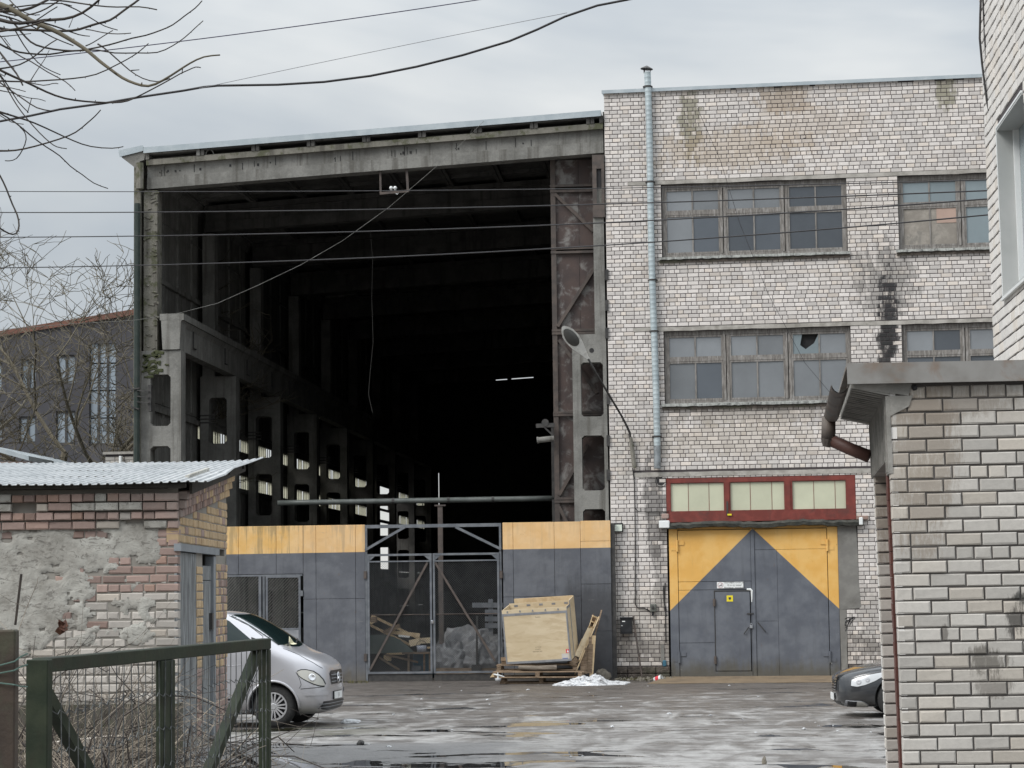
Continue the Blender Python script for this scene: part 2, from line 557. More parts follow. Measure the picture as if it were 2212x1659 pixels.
M_MESHL = surf('pale_mesh_wire', (0.30, 0.29, 0.26), (0.40, 0.385, 0.345), 6.0, (0.5, 0.6), metal=0.3, bump=0.0)  # paler tone for the wires of one slant
M_WHITE = surf('white_paint', (0.74, 0.76, 0.76), (0.68, 0.70, 0.70), 2.0, (0.4, 0.5), bump=0.02)
M_INK = surf('black_print', (0.03, 0.03, 0.035), (0.05, 0.05, 0.055), 6.0, bump=0.0)
M_REDINK = surf('red_print', (0.62, 0.06, 0.08), (0.58, 0.05, 0.07), 6.0, bump=0.0)
M_YELLOWST = surf('yellow_sticker', (0.75, 0.62, 0.03), (0.70, 0.58, 0.03), 6.0, bump=0.0)
M_SNOW = surf('dirty_snow', (0.70, 0.72, 0.74), (0.50, 0.51, 0.53), 7.0, bump=0.8, bdist=0.04, grime=(0.10, 0.10, 0.105), gsc=6.0, gamt=0.95)
M_STONE = surf('rough_stone', (0.22, 0.20, 0.165), (0.15, 0.135, 0.11), 9.0, bump=0.8, bdist=0.03)
M_GUTTER = surf('rusted_gutter', (0.06, 0.05, 0.045), (0.115, 0.098, 0.085), 4.0, (0.5, 0.75), metal=0.0, bump=0.2, grime=(0.085, 0.055, 0.04), gsc=3.5, gamt=0.75)
M_COPING = surf('stained_coping_sheet', (0.135, 0.122, 0.108), (0.225, 0.22, 0.21), 1.8, (0.6, 0.8), metal=0.0, bump=0.15, grime=(0.17, 0.115, 0.08), gsc=3.0, gamt=0.6)
M_EAVE = surf('board_marked_concrete', (0.19, 0.185, 0.17), (0.275, 0.265, 0.245), 3.0, bump=0.35, bdist=0.02, grime=(0.17, 0.165, 0.15), gsc=2.5, stretch=(2, 1, 2))
M_REDLEAD = surf('red_lead_steel', (0.11, 0.038, 0.028), (0.08, 0.03, 0.023), 6.0, bump=0.2)
M_GREENP = surf('green_gate_paint', (0.019, 0.026, 0.017), (0.032, 0.039, 0.025), 7.0, (0.45, 0.7), bump=0.2, grime=(0.026, 0.024, 0.017), gsc=5.0, gamt=0.6, spec=0.15)
M_RUSTPOST = surf('rusty_green_post', (0.03, 0.021, 0.016), (0.05, 0.035, 0.025), 6.0, (0.6, 0.8), bump=0.4, grime=(0.05, 0.055, 0.032), gsc=4.0, gamt=0.6)
M_WEATHERBOARD = surf('weathered_grey_board', (0.08, 0.085, 0.09), (0.30, 0.315, 0.32), 1.6, (0.75, 0.9), bump=0.4, stretch=(22, 22, 1.6))
M_GREYPAINT = surf('pale_grey_paint', (0.20, 0.22, 0.24), (0.25, 0.27, 0.29), 3.0, (0.5, 0.65), bump=0.05)
M_BARK = surf('dark_bark', (0.035, 0.029, 0.026), (0.065, 0.054, 0.045), 9.0, bump=0.3)
M_BARKG = surf('mossy_bark', (0.075, 0.065, 0.045), (0.115, 0.10, 0.07), 5.0, bump=0.3, vary=0.4)
M_TWIG = surf('dry_twig', (0.09, 0.075, 0.06), (0.34, 0.29, 0.23), 2.0, bump=0.1)
M_GREYHOUSE = surf('charcoal_render', (0.045, 0.044, 0.050), (0.062, 0.060, 0.066), 0.6, bump=0.1, grime=(0.075, 0.072, 0.076), gsc=0.3, gamt=0.6)
M_ORANGE = surf('orange_trim', (0.17, 0.075, 0.052), (0.13, 0.065, 0.048), 2.0, bump=0.0)
M_DRYLEAF = surf('dead_leaf', (0.07, 0.03, 0.022), (0.11, 0.05, 0.03), 8.0, bump=0.2)
M_TARP = surf('grey_tarpaulin', (0.11, 0.113, 0.12), (0.22, 0.224, 0.232), 4.0, (0.5, 0.7), bump=0.3, grime=(0.10, 0.10, 0.10), gsc=2.0)
M_GREENSHEET = surf('green_grey_sheet', (0.075, 0.095, 0.085), (0.095, 0.115, 0.105), 3.0, (0.5, 0.7), bump=0.1)
M_BLUE = surf('faded_blue_plastic', (0.03, 0.10, 0.15), (0.04, 0.13, 0.19), 4.0, (0.4, 0.6), bump=0.1)
M_BUCKET = surf('pale_bucket', (0.42, 0.44, 0.50), (0.30, 0.32, 0.38), 9.0, (0.4, 0.6), bump=0.1)
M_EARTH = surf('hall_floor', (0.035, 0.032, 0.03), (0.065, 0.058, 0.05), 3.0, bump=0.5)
M_APRON = surf('tan_concrete_apron', (0.17, 0.125, 0.08), (0.21, 0.16, 0.105), 5.0, (0.6, 0.9), bump=0.3, grime=(0.11, 0.085, 0.06), gsc=1.5)
M_TYRE = surf('tyre_rubber', (0.018, 0.018, 0.019), (0.03, 0.03, 0.03), 20.0, (0.7, 0.9), bump=0.2)
M_ALLOY = surf('silver_wheel', (0.50, 0.50, 0.52), (0.56, 0.56, 0.58), 9.0, (0.3, 0.4), metal=0.6, bump=0.0)
M_CHROME = surf('bright_chrome', (0.75, 0.76, 0.78), (0.70, 0.71, 0.73), 9.0, (0.12, 0.2), metal=1.0, bump=0.0)
M_GREYVENT = surf('grey_window_reveal', (0.37, 0.385, 0.38), (0.43, 0.44, 0.435), 1.5, (0.4, 0.6), bump=0.02)

def carpaint(name, base, metal, coat=0.6, rough=0.32, dirt=(0.2, 0.18, 0.16), damt=0.35):
    def fn(t):
        P = t.pos()
        x, y, z = t.xyz(P)
        n = t.noise(P, 3.0, 4.0)
        d = t.smooth(z + (n - 0.5) * 0.4, 0.55, 0.2) * damt
        col = t.mix(d, base, dirt)
        b = t.bsdf(Base_Color=col, Metallic=metal, Roughness=t.n('MapRange', {0: n, 3: rough - .05, 4: rough + .1}))
        b.s.node.inputs['Coat Weight'].default_value = coat
        b.s.node.inputs['Coat Roughness'].default_value = 0.06
    return material(name, fn)
M_SILVER = carpaint('silver_metallic_paint', (0.50, 0.50, 0.53), 0.55)
M_BLACKCAR = carpaint('dark_grey_metallic_paint', (0.022, 0.025, 0.030), 0.2, 0.9, 0.3, (0.06, 0.058, 0.055), 0.5)

def glass_fn(base, rough, spec=0.6, var=0.3):
    def fn(t):
        P = t.pos()
        n = t.noise(P, 1.8, 4.0, 0.6)
        r = t.rnd()
        col = t.shade(base, (1.0 - var) + var * 1.3 * r + 0.3 * (n - 0.5))
        b = t.bsdf(Base_Color=col, Roughness=t.n('MapRange', {0: n, 3: rough, 4: rough + 0.15}))
        b.s.node.inputs['Specular IOR Level'].default_value = spec
    return fn
M_FROST = material('frosted_sky_toned_glass', glass_fn((0.20, 0.215, 0.23), 0.12))  # frosted grey glass, sky reflection put into the base colour
M_FROSTD = material('dark_window_glass', glass_fn((0.085, 0.098, 0.115), 0.08))
M_FROSTL = material('pale_blue_glass', glass_fn((0.20, 0.245, 0.265), 0.10, var=0.15))
M_CURTAINP = material('greenish_blind_pane', glass_fn((0.52, 0.53, 0.40), 0.3, 0.4, 0.08))
M_CARGLASS = material('tinted_car_glass', glass_fn((0.010, 0.020, 0.020), 0.03, 0.45, 0.0))
M_LAMPGLASS = material('lamp_lens', glass_fn((0.06, 0.06, 0.057), 0.12, 0.5, 0.0))
M_HEADLIGHT = material('headlamp_lens', glass_fn((0.46, 0.455, 0.42), 0.06, 0.9, 0.0))
M_HEADLIGHTW = material('clear_headlamp_lens', glass_fn((0.50, 0.52, 0.54), 0.05, 0.9, 0.0))
M_HOUSEGLASS = material('sky_reflecting_glass', glass_fn((0.22, 0.26, 0.30), 0.06, 0.9, 0.25))
def uglass(t):
    P = t.pos()
    n = t.noise(P, 1.5, 3.0)
    c = t.mix(n, (0.74, 0.73, 0.63), (0.60, 0.59, 0.51))
    a = t.n('BsdfTranslucent', {'Color': c})
    d = t.n('BsdfTransparent', {'Color': (0.85, 0.85, 0.78)})
    mx = t.n('MixShader', {0: 0.35, 1: a, 2: d})
    o = t.t.nodes.new('ShaderNodeOutputMaterial')
    t.t.links.new(mx.s, o.inputs[0])
M_UGLASS = material('channel_glass', uglass)
M_BOARD = surf('boarded_pane', (0.22, 0.20, 0.175), (0.32, 0.295, 0.26), 3.0, bump=0.2, grime=(0.12, 0.115, 0.105), gsc=3.0)
M_PINKBOARD = surf('pinkish_board', (0.36, 0.26, 0.215), (0.40, 0.29, 0.24), 3.0, bump=0.1)

# paint in fixed bands: yellow above, slate grey below
def partition_fn(t):
    P = t.pos()
    x, y, z = t.xyz(P)
    n = t.noise(P, 2.2, 5.0, 0.6)
    n2 = t.noise(t.scale(P, 5.0, 5.0, 0.6), 1.4, 5.0, 0.65)
    yel = t.mix(t.smooth(n, 0.4, 0.62), (0.64, 0.385, 0.125), (0.68, 0.45, 0.20))
    drip = t.noise(t.scale(P, 9.0, 9.0, 0.35), 1.3, 5.0, 0.7)
    yel = t.mix(t.smooth(drip * 0.7 + n * 0.3 + t.smooth(z, 3.45, 3.8) * 0.05, 0.5, 0.62) * t.smooth(x, -3.6, -8.5).mx(0.35) * 0.75, yel, (0.30, 0.215, 0.10))
    pink = t.smooth(x, -9.7, -9.0) * 0.35
    yel = t.mix(pink, yel, (0.68, 0.47, 0.30))
    gry = t.mix(t.smooth(n, 0.38, 0.64), (0.088, 0.094, 0.110), (0.118, 0.125, 0.142))
    gry = t.mix(t.smooth(n2, 0.5, 0.7) * 0.35, gry, (0.065, 0.068, 0.078))
    gry = t.mix(t.smooth(z + (n2 - .5) * .8, 0.5, 0.05) * 0.7, gry, (0.10, 0.085, 0.06))
    tz = 3.13 + 0.004 * (x + 8.0)
    damp = t.smooth(x, -3.1, -2.7) * t.smooth(z + (n2 - .5) * 1.2, 2.7, 1.9)
    gry = t.mix(damp * 0.75, gry, (0.035, 0.036, 0.04))
    col = t.mix(t.smooth(z - tz, -0.006, 0.006), gry, yel)
    fleck = t.smooth(t.noise(t.scale(P, 1.0, 1.0, 0.4), 11.0, 5.0, 0.75), 0.65, 0.72)
    col = t.mix(fleck * 0.55, col, (0.12, 0.075, 0.045))
    scuff = t.smooth(t.noise(t.scale(P, 0.4, 1.0, 2.0), 5.0, 5.0, 0.75), 0.64, 0.70)
    col = t.mix(scuff * 0.35, col, (0.2, 0.2, 0.2))
    t.bsdf(Base_Color=col, Roughness=0.55, Normal=t.bump(t.noise(P, 1.5, 3.0) * 0.85 + t.noise(P, 9.0, 4.0) * 0.15, 0.5, 0.06))
M_PART = material('partition_paint', partition_fn)

GA_U, GA_W = fac(1625.5, 1141.4)
def gate_fn(t):
    P = t.obj()
    u, d, wv = t.xyz(P)
    n = t.noise(P, 1.8, 5.0, 0.6)
    n2 = t.noise(t.scale(P, 5.0, 5.0, 0.5), 1.5, 5.0, 0.65)
    yel = t.mix(t.smooth(n, 0.4, 0.62), (0.66, 0.37, 0.09), (0.69, 0.42, 0.13))
    gry = t.mix(t.smooth(n, 0.36, 0.64), (0.088, 0.097, 0.118), (0.125, 0.136, 0.158))
    gry = t.mix(t.smooth(n2, 0.52, 0.72) * 0.4, gry, (0.075, 0.08, 0.092))
    gry = t.mix(t.smooth(wv + (n2 - .5) * 0.7, 0.55, 0.12) * 0.7, gry, (0.075, 0.065, 0.04))
    yel = t.mix(t.smooth(n2, 0.56, 0.75) * 0.4, yel, (0.5, 0.30, 0.09))
    du = u - GA_U
    line = GA_W - du.mx(0.0) * 0.965 - (du * -1.0).mx(0.0) * 0.965
    m = t.smooth(wv - line, -0.005, 0.005)
    chip = t.smooth(t.noise(P, 9.0, 4.0, 0.7), 0.66, 0.69) * t.smooth(wv, 1.4, 0.9) * t.smooth((u - GA_U).abs(), 1.7, 1.8)
    col = t.mix(m, gry, yel)
    col = t.mix(chip, col, (0.55, 0.56, 0.55))
    fleck = t.smooth(t.noise(t.scale(P, 1.0, 1.0, 0.4), 12.0, 5.0, 0.75), 0.66, 0.72)
    col = t.mix(fleck * 0.6, col, (0.13, 0.07, 0.04))
    t.bsdf(Base_Color=col, Roughness=t.n('MapRange', {0: n2, 3: 0.42, 4: 0.62}), Normal=t.bump(t.noise(P, 1.3, 3.0) * 0.9 + t.noise(P, 7.0, 3.0) * 0.1, 0.45, 0.06))
M_GATE = material('gate_paint', gate_fn)

def corr_fn(t):
    P = t.pos()
    n = t.noise(t.scale(P, 1.0, 1.0, 1.0), 2.5, 5.0, 0.6)
    col = t.ramp(n, [(0.35, (0.30, 0.315, 0.325)), (0.5, (0.40, 0.415, 0.425)), (0.65, (0.47, 0.48, 0.485))])
    rust = t.smooth(t.noise(P, 3.3, 5.0, 0.7), 0.64, 0.7)
    col = t.mix(rust * 0.5, col, (0.33, 0.30, 0.29))
    t.bsdf(Base_Color=col, Roughness=0.7, Metallic=0.0)
M_CORR = material('whitened_corrugated_sheet', corr_fn)

def ground_fn(t):
    P = t.pos()
    x, y, z = t.xyz(P)
    q = t.scale(P, 0.62, 1.0, 1.0)
    a = t.noise(q, 0.85, 6.0, 0.62, 0.8)
    b = t.noise(q, 2.6, 5.0, 0.65, 0.5)
    c = t.noise(t.scale(P, 0.5, 1.0, 1.0, (7.7, 3.1, 0)), 0.7, 5.0, 0.55, 0.6)
    rut = t.noise(t.scale(P, 1.0, 0.35, 1.0, (2.0, 9.0, 0)), 1.4, 5.0, 0.6, 1.2)
    g = t.noise(P, 38.0, 3.0, 0.7)
    g2 = t.vor(P, 26.0)
    asph = t.mix(t.smooth(b, 0.36, 0.66), (0.070, 0.061, 0.055), (0.130, 0.117, 0.107))
    asph = t.shade(asph, 0.45 + 0.7 * g + 0.6 * g2)
    # thin grey ice grows towards the viewer; the strip by the hall is bare brown gravel
    icy = a * 0.42 + b * 0.26 + rut * 0.32 + t.smooth(y, 48.0, 30.0) * 0.10 - t.smooth(y, 46.0, 52.5) * 0.16
    ice_m = t.smooth(icy, 0.48, 0.62)
    ice = t.mix(t.smooth(b * 0.5 + rut * 0.5, 0.40, 0.66), (0.14, 0.131, 0.124), (0.34, 0.333, 0.325))
    ice = t.shade(ice, 0.75 + 0.35 * g + 0.25 * g2)
    near = t.smooth(y, 33.2, 32.4) * t.smooth(x + (a - .5) * 1.0, -2.0, -2.8)
    col = t.mix(ice_m, asph, ice)
    smoothroad = t.shade((0.165, 0.162, 0.162), 0.7 + 0.4 * g + 0.25 * g2)
    col = t.mix(near * 0.85, col, smoothroad)
    pud = t.smooth(c + (b - .5) * 0.16 + t.smooth(y, 42.0, 29.0) * 0.05, 0.622, 0.634)
    col = t.mix(pud, col, (0.022, 0.02, 0.019))
    wet = t.smooth(b * 0.6 + c * 0.4, 0.5, 0.62)
    col = t.shade(col, 1.0 - 0.38 * wet)
    rough = t.mix(wet, t.n('MapRange', {0: ice_m, 3: 0.5, 4: 0.7}), (0.26, 0.26, 0.26))
    rough = t.mix(pud, rough, (0.015, 0.015, 0.015))
    moss = t.smooth(x, -4.2, -5.6) * t.smooth(y, 37.5, 36.5) * t.smooth(y, 34.0, 35.0) * t.smooth(a, 0.42, 0.6)
    col = t.mix(moss * 0.7, col, (0.06, 0.06, 0.03))
    yard = t.smooth(x, -3.6, -4.2) * t.smooth(y, 24.9, 24.4)
    col = t.mix(yard, col, t.mix(a, (0.035, 0.028, 0.022), (0.075, 0.06, 0.045)))
    h = g * 0.25 + b * 0.5 + rut * 0.6 + ice_m * 0.25
    bmp = t.n('Bump', {'Height': h, 'Strength': 0.6 * (1.0 - pud), 'Distance': 0.05}, out='Normal')
    t.bsdf(Base_Color=col, Roughness=rough, Normal=bmp)
M_GROUND = material('wet_icy_asphalt', ground_fn)

# ------------------------------------------------------------------ ground
def sm(v, a, b):
    k = min(1.0, max(0.0, (v - a) / (b - a)))
    return k * k * (3 - 2 * k)

def ground_z(x, y):
    z = 0.47 * sm(x, -4.7, -5.7) * sm(y, 32.0, 26.0)
    z = max(z, 0.47 * sm(x, -3.4, -4.6) * sm(y, 24.5, 20.0), 0.62 * sm(y, 19.0, 9.0))
    if y > 53.9: z += 0.02
    return z

def axis(a, b, n): return list(np.linspace(a, b, n, endpoint=False))
gxs = axis(-900, -120, 6) + axis(-120, -20, 10) + axis(-20, -8, 12) + axis(-8, 8, 50) + axis(8, 30, 10) + axis(30, 900, 8) + [900]
gys = axis(-200, 0, 8) + axis(0, 20, 30) + axis(20, 56, 80) + axis(56, 140, 16) + axis(140, 900, 8) + [900]
mb = MB()
rg = random.Random(3)
mb.sheet([[(x, y, ground_z(x, y) + (rg.uniform(-.006, .006) if 26 < y < 54 else 0)) for y in gys] for x in gxs])
tag(mb.build('ground', M_GROUND, smooth=True), kind='structure')


# ------------------------------------------------------------------ bricks
_bt = {}
def brick_template(L, h, T, c, wob):
    """front face at depth 0, chamfered, open at the back; a few variants with chipped corners"""
    key = (round(L, 3), round(h, 3), T, c, wob)
    if key not in _bt:
        r = random.Random(hash(key) & 0xffff)
        def j(a): return a * (1 + r.uniform(-.5, .9)) if wob else a
        f = [(j(c), 0, j(c)), (L - j(c), 0, j(c)), (L - j(c), 0, h - j(c)), (j(c), 0, h - j(c))]
        if wob:
            f = [(p[0], r.uniform(0, .004), p[2]) for p in f]
        m = [(0, c, 0), (L, c, 0), (L, c, h), (0, c, h)]
        b = [(0, T, 0), (L, T, 0), (L, T, h), (0, T, h)]
        fs = [(0, 1, 2, 3)]
        for i in range(4):
            k = (i + 1) % 4
            fs.append((i, i + 4, k + 4, k))
            fs.append((i + 4, i + 8, k + 8, k + 4))
        _bt[key] = (np.array(f + m + b, float), fs)
    return key, _bt[key]

_bmesh = {}
def place_bricks(root, Fm, bricks, T=0.06, chamf=0.006, limit=300, seen=None):
    """bricks: (u, w, L, h, proud, material); Fm maps the face frame (u, depth, height) to the world.
    The largest in view become single parts, the rest one joined part per material."""
    inv = ROOT[root].inverted()
    A = np.array(Fm)
    sc = []
    for i, bk in enumerate(bricks):
        c = Fm @ Vector((bk[0] + bk[2] / 2, 0, bk[1] + bk[3] / 2))
        d = c - EYE
        zc = d.dot(CF)
        px, py = 1106 + 4883 * d.dot(CR) / zc, 829.5 - 4883 * d.dot(CU) / zc
        ok = zc > 0 and -20 < px < 2232 and -20 < py < 1679 and (seen is None or seen(px, py))
        sc.append((bk[2] * bk[3] / zc ** 2) * (1.0 if ok else 0.001) * (1 + .02 * RNG.random()))
    order = np.argsort(sc)[::-1]
    single = set(int(i) for i in order[:limit])
    rest = {}
    for i, (u, wv, L, h, proud, m) in enumerate(bricks):
        key, (vs, fs) = brick_template(L, h, T, chamf, (i * 7) % 5)
        if i in single:
            mk = (key, m.name)
            if mk not in _bmesh:
                me = bpy.data.meshes.new('brick')
                me.from_pydata(vs.tolist(), [], fs)
                me.materials.append(m)
                _bmesh[mk] = me
            o = bpy.data.objects.new('brick', _bmesh[mk])
            COL.objects.link(o)
            o.parent = root
            o.matrix_local = inv @ Fm @ Matrix.Translation((u, -proud, wv))
        else:
            rest.setdefault(m.name, []).append((vs + np.array((u, -proud, wv)), fs))
    for mn, lst in rest.items():
        b = MB(Fm)
        for vs, fs in lst:
            b.add(vs.tolist(), fs)
        o = b.build('brickwork', MATS[mn], root, fix=False)
        tag(o, kind='stuff')

def course_layout(u0, u1, pattern, phase, j=0.012, rnd=None, corner=None):
    """one course between u0 and u1 -> (u, L)"""
    out = []
    Ls = {'S': 0.25, 'H': 0.12, 'Q': 0.185}
    u = u0
    k = 0
    if corner:
        for L in corner:
            out.append((u, L))
            u += L + j
    else:
        p = Ls[pattern] + j
        off = (phase - u0) % p
        if off > 0.05:
            out.append((u0, off - j))
            u = u0 + off
    while u < u1 - 1e-4:
        L = Ls[pattern]
        if rnd and rnd.random() < 0.05:
            L = Ls[rnd.choice('SHQ')]
        if u + L > u1 - 0.045:
            L = u1 - u
        out.append((u, L))
        u += L + j
    return [(a, b) for a, b in out if b > 0.025]


# ------------------------------------------------------------------ three-storey brick building
bld = thing('brick_building', 'three-storey white brick factory building with yellow and grey gates beside the dark hall', 'building', FM)
FUMAX = 13.0
TOPW = 14.26
A0 = (1.36, 10.16, 5.80, 11.93)
OPEN = [(1.35, 10.13, 5.81, 11.93), (1.35, 6.57, 5.82, 8.35), (7.02, 10.13, 11.5, 11.93), (7.02, 6.57, 11.5, 8.35),
        (1.34, 0.0, 5.39, 4.81), (5.39, 1.66, 5.86, 3.62), (5.39, 3.62, 5.84, 4.81), (5.39, 0, 5.56, 1.66)]
mb = MB(FM)
WD = 0.35
def wall_rects(u0, u1, w0, w1, holes):
    us = sorted({u0, u1} | {min(max(h[k], u0), u1) for h in holes for k in (0, 2)})
    ws = sorted({w0, w1} | {min(max(h[k], w0), w1) for h in holes for k in (1, 3)})
    res = []
    for a, b in zip(us, us[1:]):
        run = None
        for c, d in zip(ws, ws[1:]):
            cu, cw = (a + b) / 2, (c + d) / 2
            hole = any(h[0] < cu < h[2] and h[1] < cw < h[3] for h in holes)
            if hole:
                if run: res.append((a, b, *run)); run = None
            else:
                run = (run[0], d) if run else (c, d)
        if run: res.append((a, b, *run))
    return res
for a, b, c, d in wall_rects(0.008, FUMAX, 0.0, TOPW, OPEN):
    mb.box(a, b, 0.009, WD, c, d)
mb.box(0.008, FUMAX, WD, 18, 0.0, TOPW - 0.3)     # body of the building behind the front wall
mb.build('wall', M_FMORTAR, bld)
# dark rough plinth
mb = MB(FM)
rg = random.Random(2)
for a, b in ((0.0, 1.36), (5.57, FUMAX)):
    n = int((b - a) / 0.3)
    for i in range(n):
        for lvl in (0, 1):
            x0, x1 = a + (b - a) * i / n, a + (b - a) * (i + 1) / n
            mb.cbox(x0 + .004, x1 - .004, -0.035 - rg.uniform(0, .02), 0.05, 0.17 * lvl - 0.02, 0.17 * (lvl + 1) - 0.008 - .02, 0.02)
mb.build_each('plinth_stone', M_PLINTH, bld)
PIT = 0.0992
bricks = []
r1 = random.Random(21)
k = 0
wv = 0.335
while wv + 0.088 < TOPW - 0.045:
    top = wv + 0.088
    pat = 'SH'[k % 2]
    ivs = [(0.0, FUMAX - 2.0)]
    for h in OPEN:
        if h[1] < wv + 0.06 and h[3] > wv + 0.03:
            nv = []
            for a, b in ivs:
                if h[0] > a + .01 and h[0] < b: nv.append((a, h[0]))
                if h[2] < b: nv.append((max(a, h[2]), b))
                if h[2] <= a or h[0] >= b: nv.append((a, b))
            ivs = [(a, b) for a, b in nv if b - a > 0.03]
    # concrete bands replace a course
    for bw, ba, bb in ((11.93, 0.55, 9.9), (8.35, 0.62, 9.9), (4.84, 0.55, 6.35)):
        if bw - .03 < wv < bw + 0.07:
            ivs = [(a, ba) for a, b in ivs if a < ba][:1] + ([(bb, FUMAX - 2.0)] if bb < 9 else [])
    for a, b in ivs:
        if a == 0.0:
            cn = (0.185, 0.185) if pat == 'S' else (0.12, 0.185)
            if 1.0 < wv < 4.0 and k % 4 > 1: cn = (0.12, 0.12, 0.12)
            lay = course_layout(a, b, pat, 0, rnd=r1, corner=cn)
        else:
            ph = (0.0 if pat == 'S' else 0.06) + ((k // 2) * 0.13) % 0.26
            lay = course_layout(a, b, pat, ph, rnd=r1)
        for u, L in lay:
            worn = 2.0 < u < 5.2 and 12.3 < wv < 13.1 and pat == 'H'
            pr = r1.uniform(-.002, .003) - (r1.uniform(0, .004) if worn and r1.random() < .5 else 0)
            hh = 0.0845 + r1.uniform(-.0015, .0015)
            hh = round(hh, 3)
            bricks.append((u, wv + r1.uniform(-.001, .001), round(L - .002, 3), hh, round(pr, 4), M_FBRICK))
    wv += PIT
    k += 1
def _seen(px, py):
    return px < 2120 and not (px > 1830 and py > 790) and not (1360 < px < 2140 and 380 < py < 560 and px > 1900) 
place_bricks(bld, FM, bricks, limit=300, seen=_seen)
# left return of the wall
mb = MB(FM)
mb.box(-0.004, 0.0075, 0.0095, 18, 0.3, TOPW)
mb.build('side_wall', M_FBRICK, bld)
# roof edge
mb = MB(FM)
mb.box(-0.05, FUMAX, -0.07, 0.45, TOPW + 0.004, TOPW + 0.05)
mb.box(-0.05, FUMAX, -0.08, -0.065, TOPW - 0.03, TOPW + 0.055)
mb.build('roof_flashing', M_ZINC, bld)
mb = MB(FM)
r1 = random.Random(8)
u = 0.0
while u < 10:
    L = r1.choice((0.12, 0.25, 0.25, 0.185))
    if r1.random() < .8:
        mb.box(u, u + L - .012, -0.002 - r1.uniform(0, .02), 0.1, TOPW - 0.055, TOPW - 0.005 - r1.uniform(0, .02))
    u += L
mb.build_each('brick', M_FBRICK, bld)
# concrete bands (lintels)
for w0, a, b, hh in ((11.935, 0.55, 9.9, 0.095), (8.355, 0.62, 9.9, 0.095), (4.835, 0.55, 6.35, 0.11)):
    mb = MB(FM)
    n = 26
    pts = []
    r1 = random.Random(int(w0 * 10))
    lo = [(a + (b - a) * i / n, w0 + r1.uniform(-.006, .012)) for i in range(n + 1)]
    hi = [(a + (b - a) * i / n, w0 + hh + r1.uniform(-.006, .006)) for i in range(n + 1)]
    mb.prism(lo + hi[::-1], -0.012, 0.1)
    mb.build('lintel', M_CONC, bld)

# ------------------------------------------------------------------ windows of the building
def bwindow(u0, w0, u1, w1, secs, pane_m, sill=True, panes=None):
    d0 = 0.10
    mb = MB(FM)
    fw = 0.075
    mb.box(u0, u1, d0, d0 + .09, w1 - 0.10, w1)
    mb.box(u0, u1, d0, d0 + .09, w0, w0 + 0.06)
    mb.box(u0, u0 + fw, d0 + .001, d0 + .091, w0 + .06, w1 - .10)
    mb.box(u1 - fw, u1, d0 + .001, d0 + .091, w0 + .06, w1 - .10)
    xs = np.linspace(u0, u1, secs + 1)
    for x in xs[1:-1]:
        mb.box(x - .075, x - .012, d0 - .012, d0 + .088, w0 + .06, w1 - .02)
        mb.box(x + .008, x + .075, d0 + .002, d0 + .088, w0 + .06, w1 - .10)
    H = w1 - w0
    tr = w0 + H * 0.60
    win = mb.build('window', M_WWOOD, bld)
    for i in range(secs):
        a = xs[i] + (fw if i == 0 else 0.078)
        b = xs[i + 1] - (fw if i == secs - 1 else 0.078)
        s = MB(FM)
        m = (a + b) / 2
        for z0, z1 in ((w0 + .065, tr - .035), (tr + .035, w1 - .105)):
            s.box(a, b, d0 + .012, d0 + .06, z0, z0 + .045)
            s.box(a, b, d0 + .012, d0 + .06, z1 - .045, z1)
            s.box(a, a + .04, d0 + .013, d0 + .061, z0 + .045, z1 - .045)
            s.box(b - .04, b, d0 + .013, d0 + .061, z0 + .045, z1 - .045)
            s.box(m - .018, m + .018, d0 + .016, d0 + .058, z0 + .045, z1 - .045)
        s.box(a, b, d0 + .004, d0 + .08, tr - .034, tr + .034)
        s.build('sash', M_WWOOD, win)
        for j, (z0, z1) in enumerate(((w0 + .11, tr - .08), (tr + .08, w1 - .15))):
            for q, (x0, x1) in enumerate(((a + .04, m - .018), (m + .018, b - .04))):
                pm = (panes or {}).get((i, j, q), pane_m)
                if pm is None: continue
                g = MB(FM)
                tl = RNG.uniform(-.006, .006, 2)
                y = d0 + .038
                g.add([(x0, y + tl[0], z0), (x1, y + tl[1], z0), (x1, y - tl[0], z1), (x0, y - tl[1], z1)], [(0, 1, 2, 3)])
                g.build('pane', pm, win, fix=False)
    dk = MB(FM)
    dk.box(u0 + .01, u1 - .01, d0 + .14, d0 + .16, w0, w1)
    dk.build('dark_room', M_UNLIT, win)  # black sheet stands in for the unlit room behind the panes
    if sill:
        s = MB(FM)
        n = 60
        r = random.Random(int(u0 * 100 + w0))
        pf = [(u0 - .09 + (u1 - u0 + .15) * i / n, w0 - .06 + r.uniform(-.012, .006)) for i in range(n + 1)]
        top = [(p[0], -0.095, p[1] + 0.035) for p in pf]
        bot = [(p[0], -0.10, p[1] - 0.02) for p in pf]
        back = [(p[0], 0.10, w0 + 0.004) for p in pf]
        s.sheet([bot, top, back])
        s.build('sill', M_SILL, win, fix=False)
        s = MB(FM)
        s.box(u0 - .07, u1 + .05, -0.055, 0.0, w0 - 0.155, w0 - 0.085)
        s.build('sill_course', M_PLINTH, win)
    return win

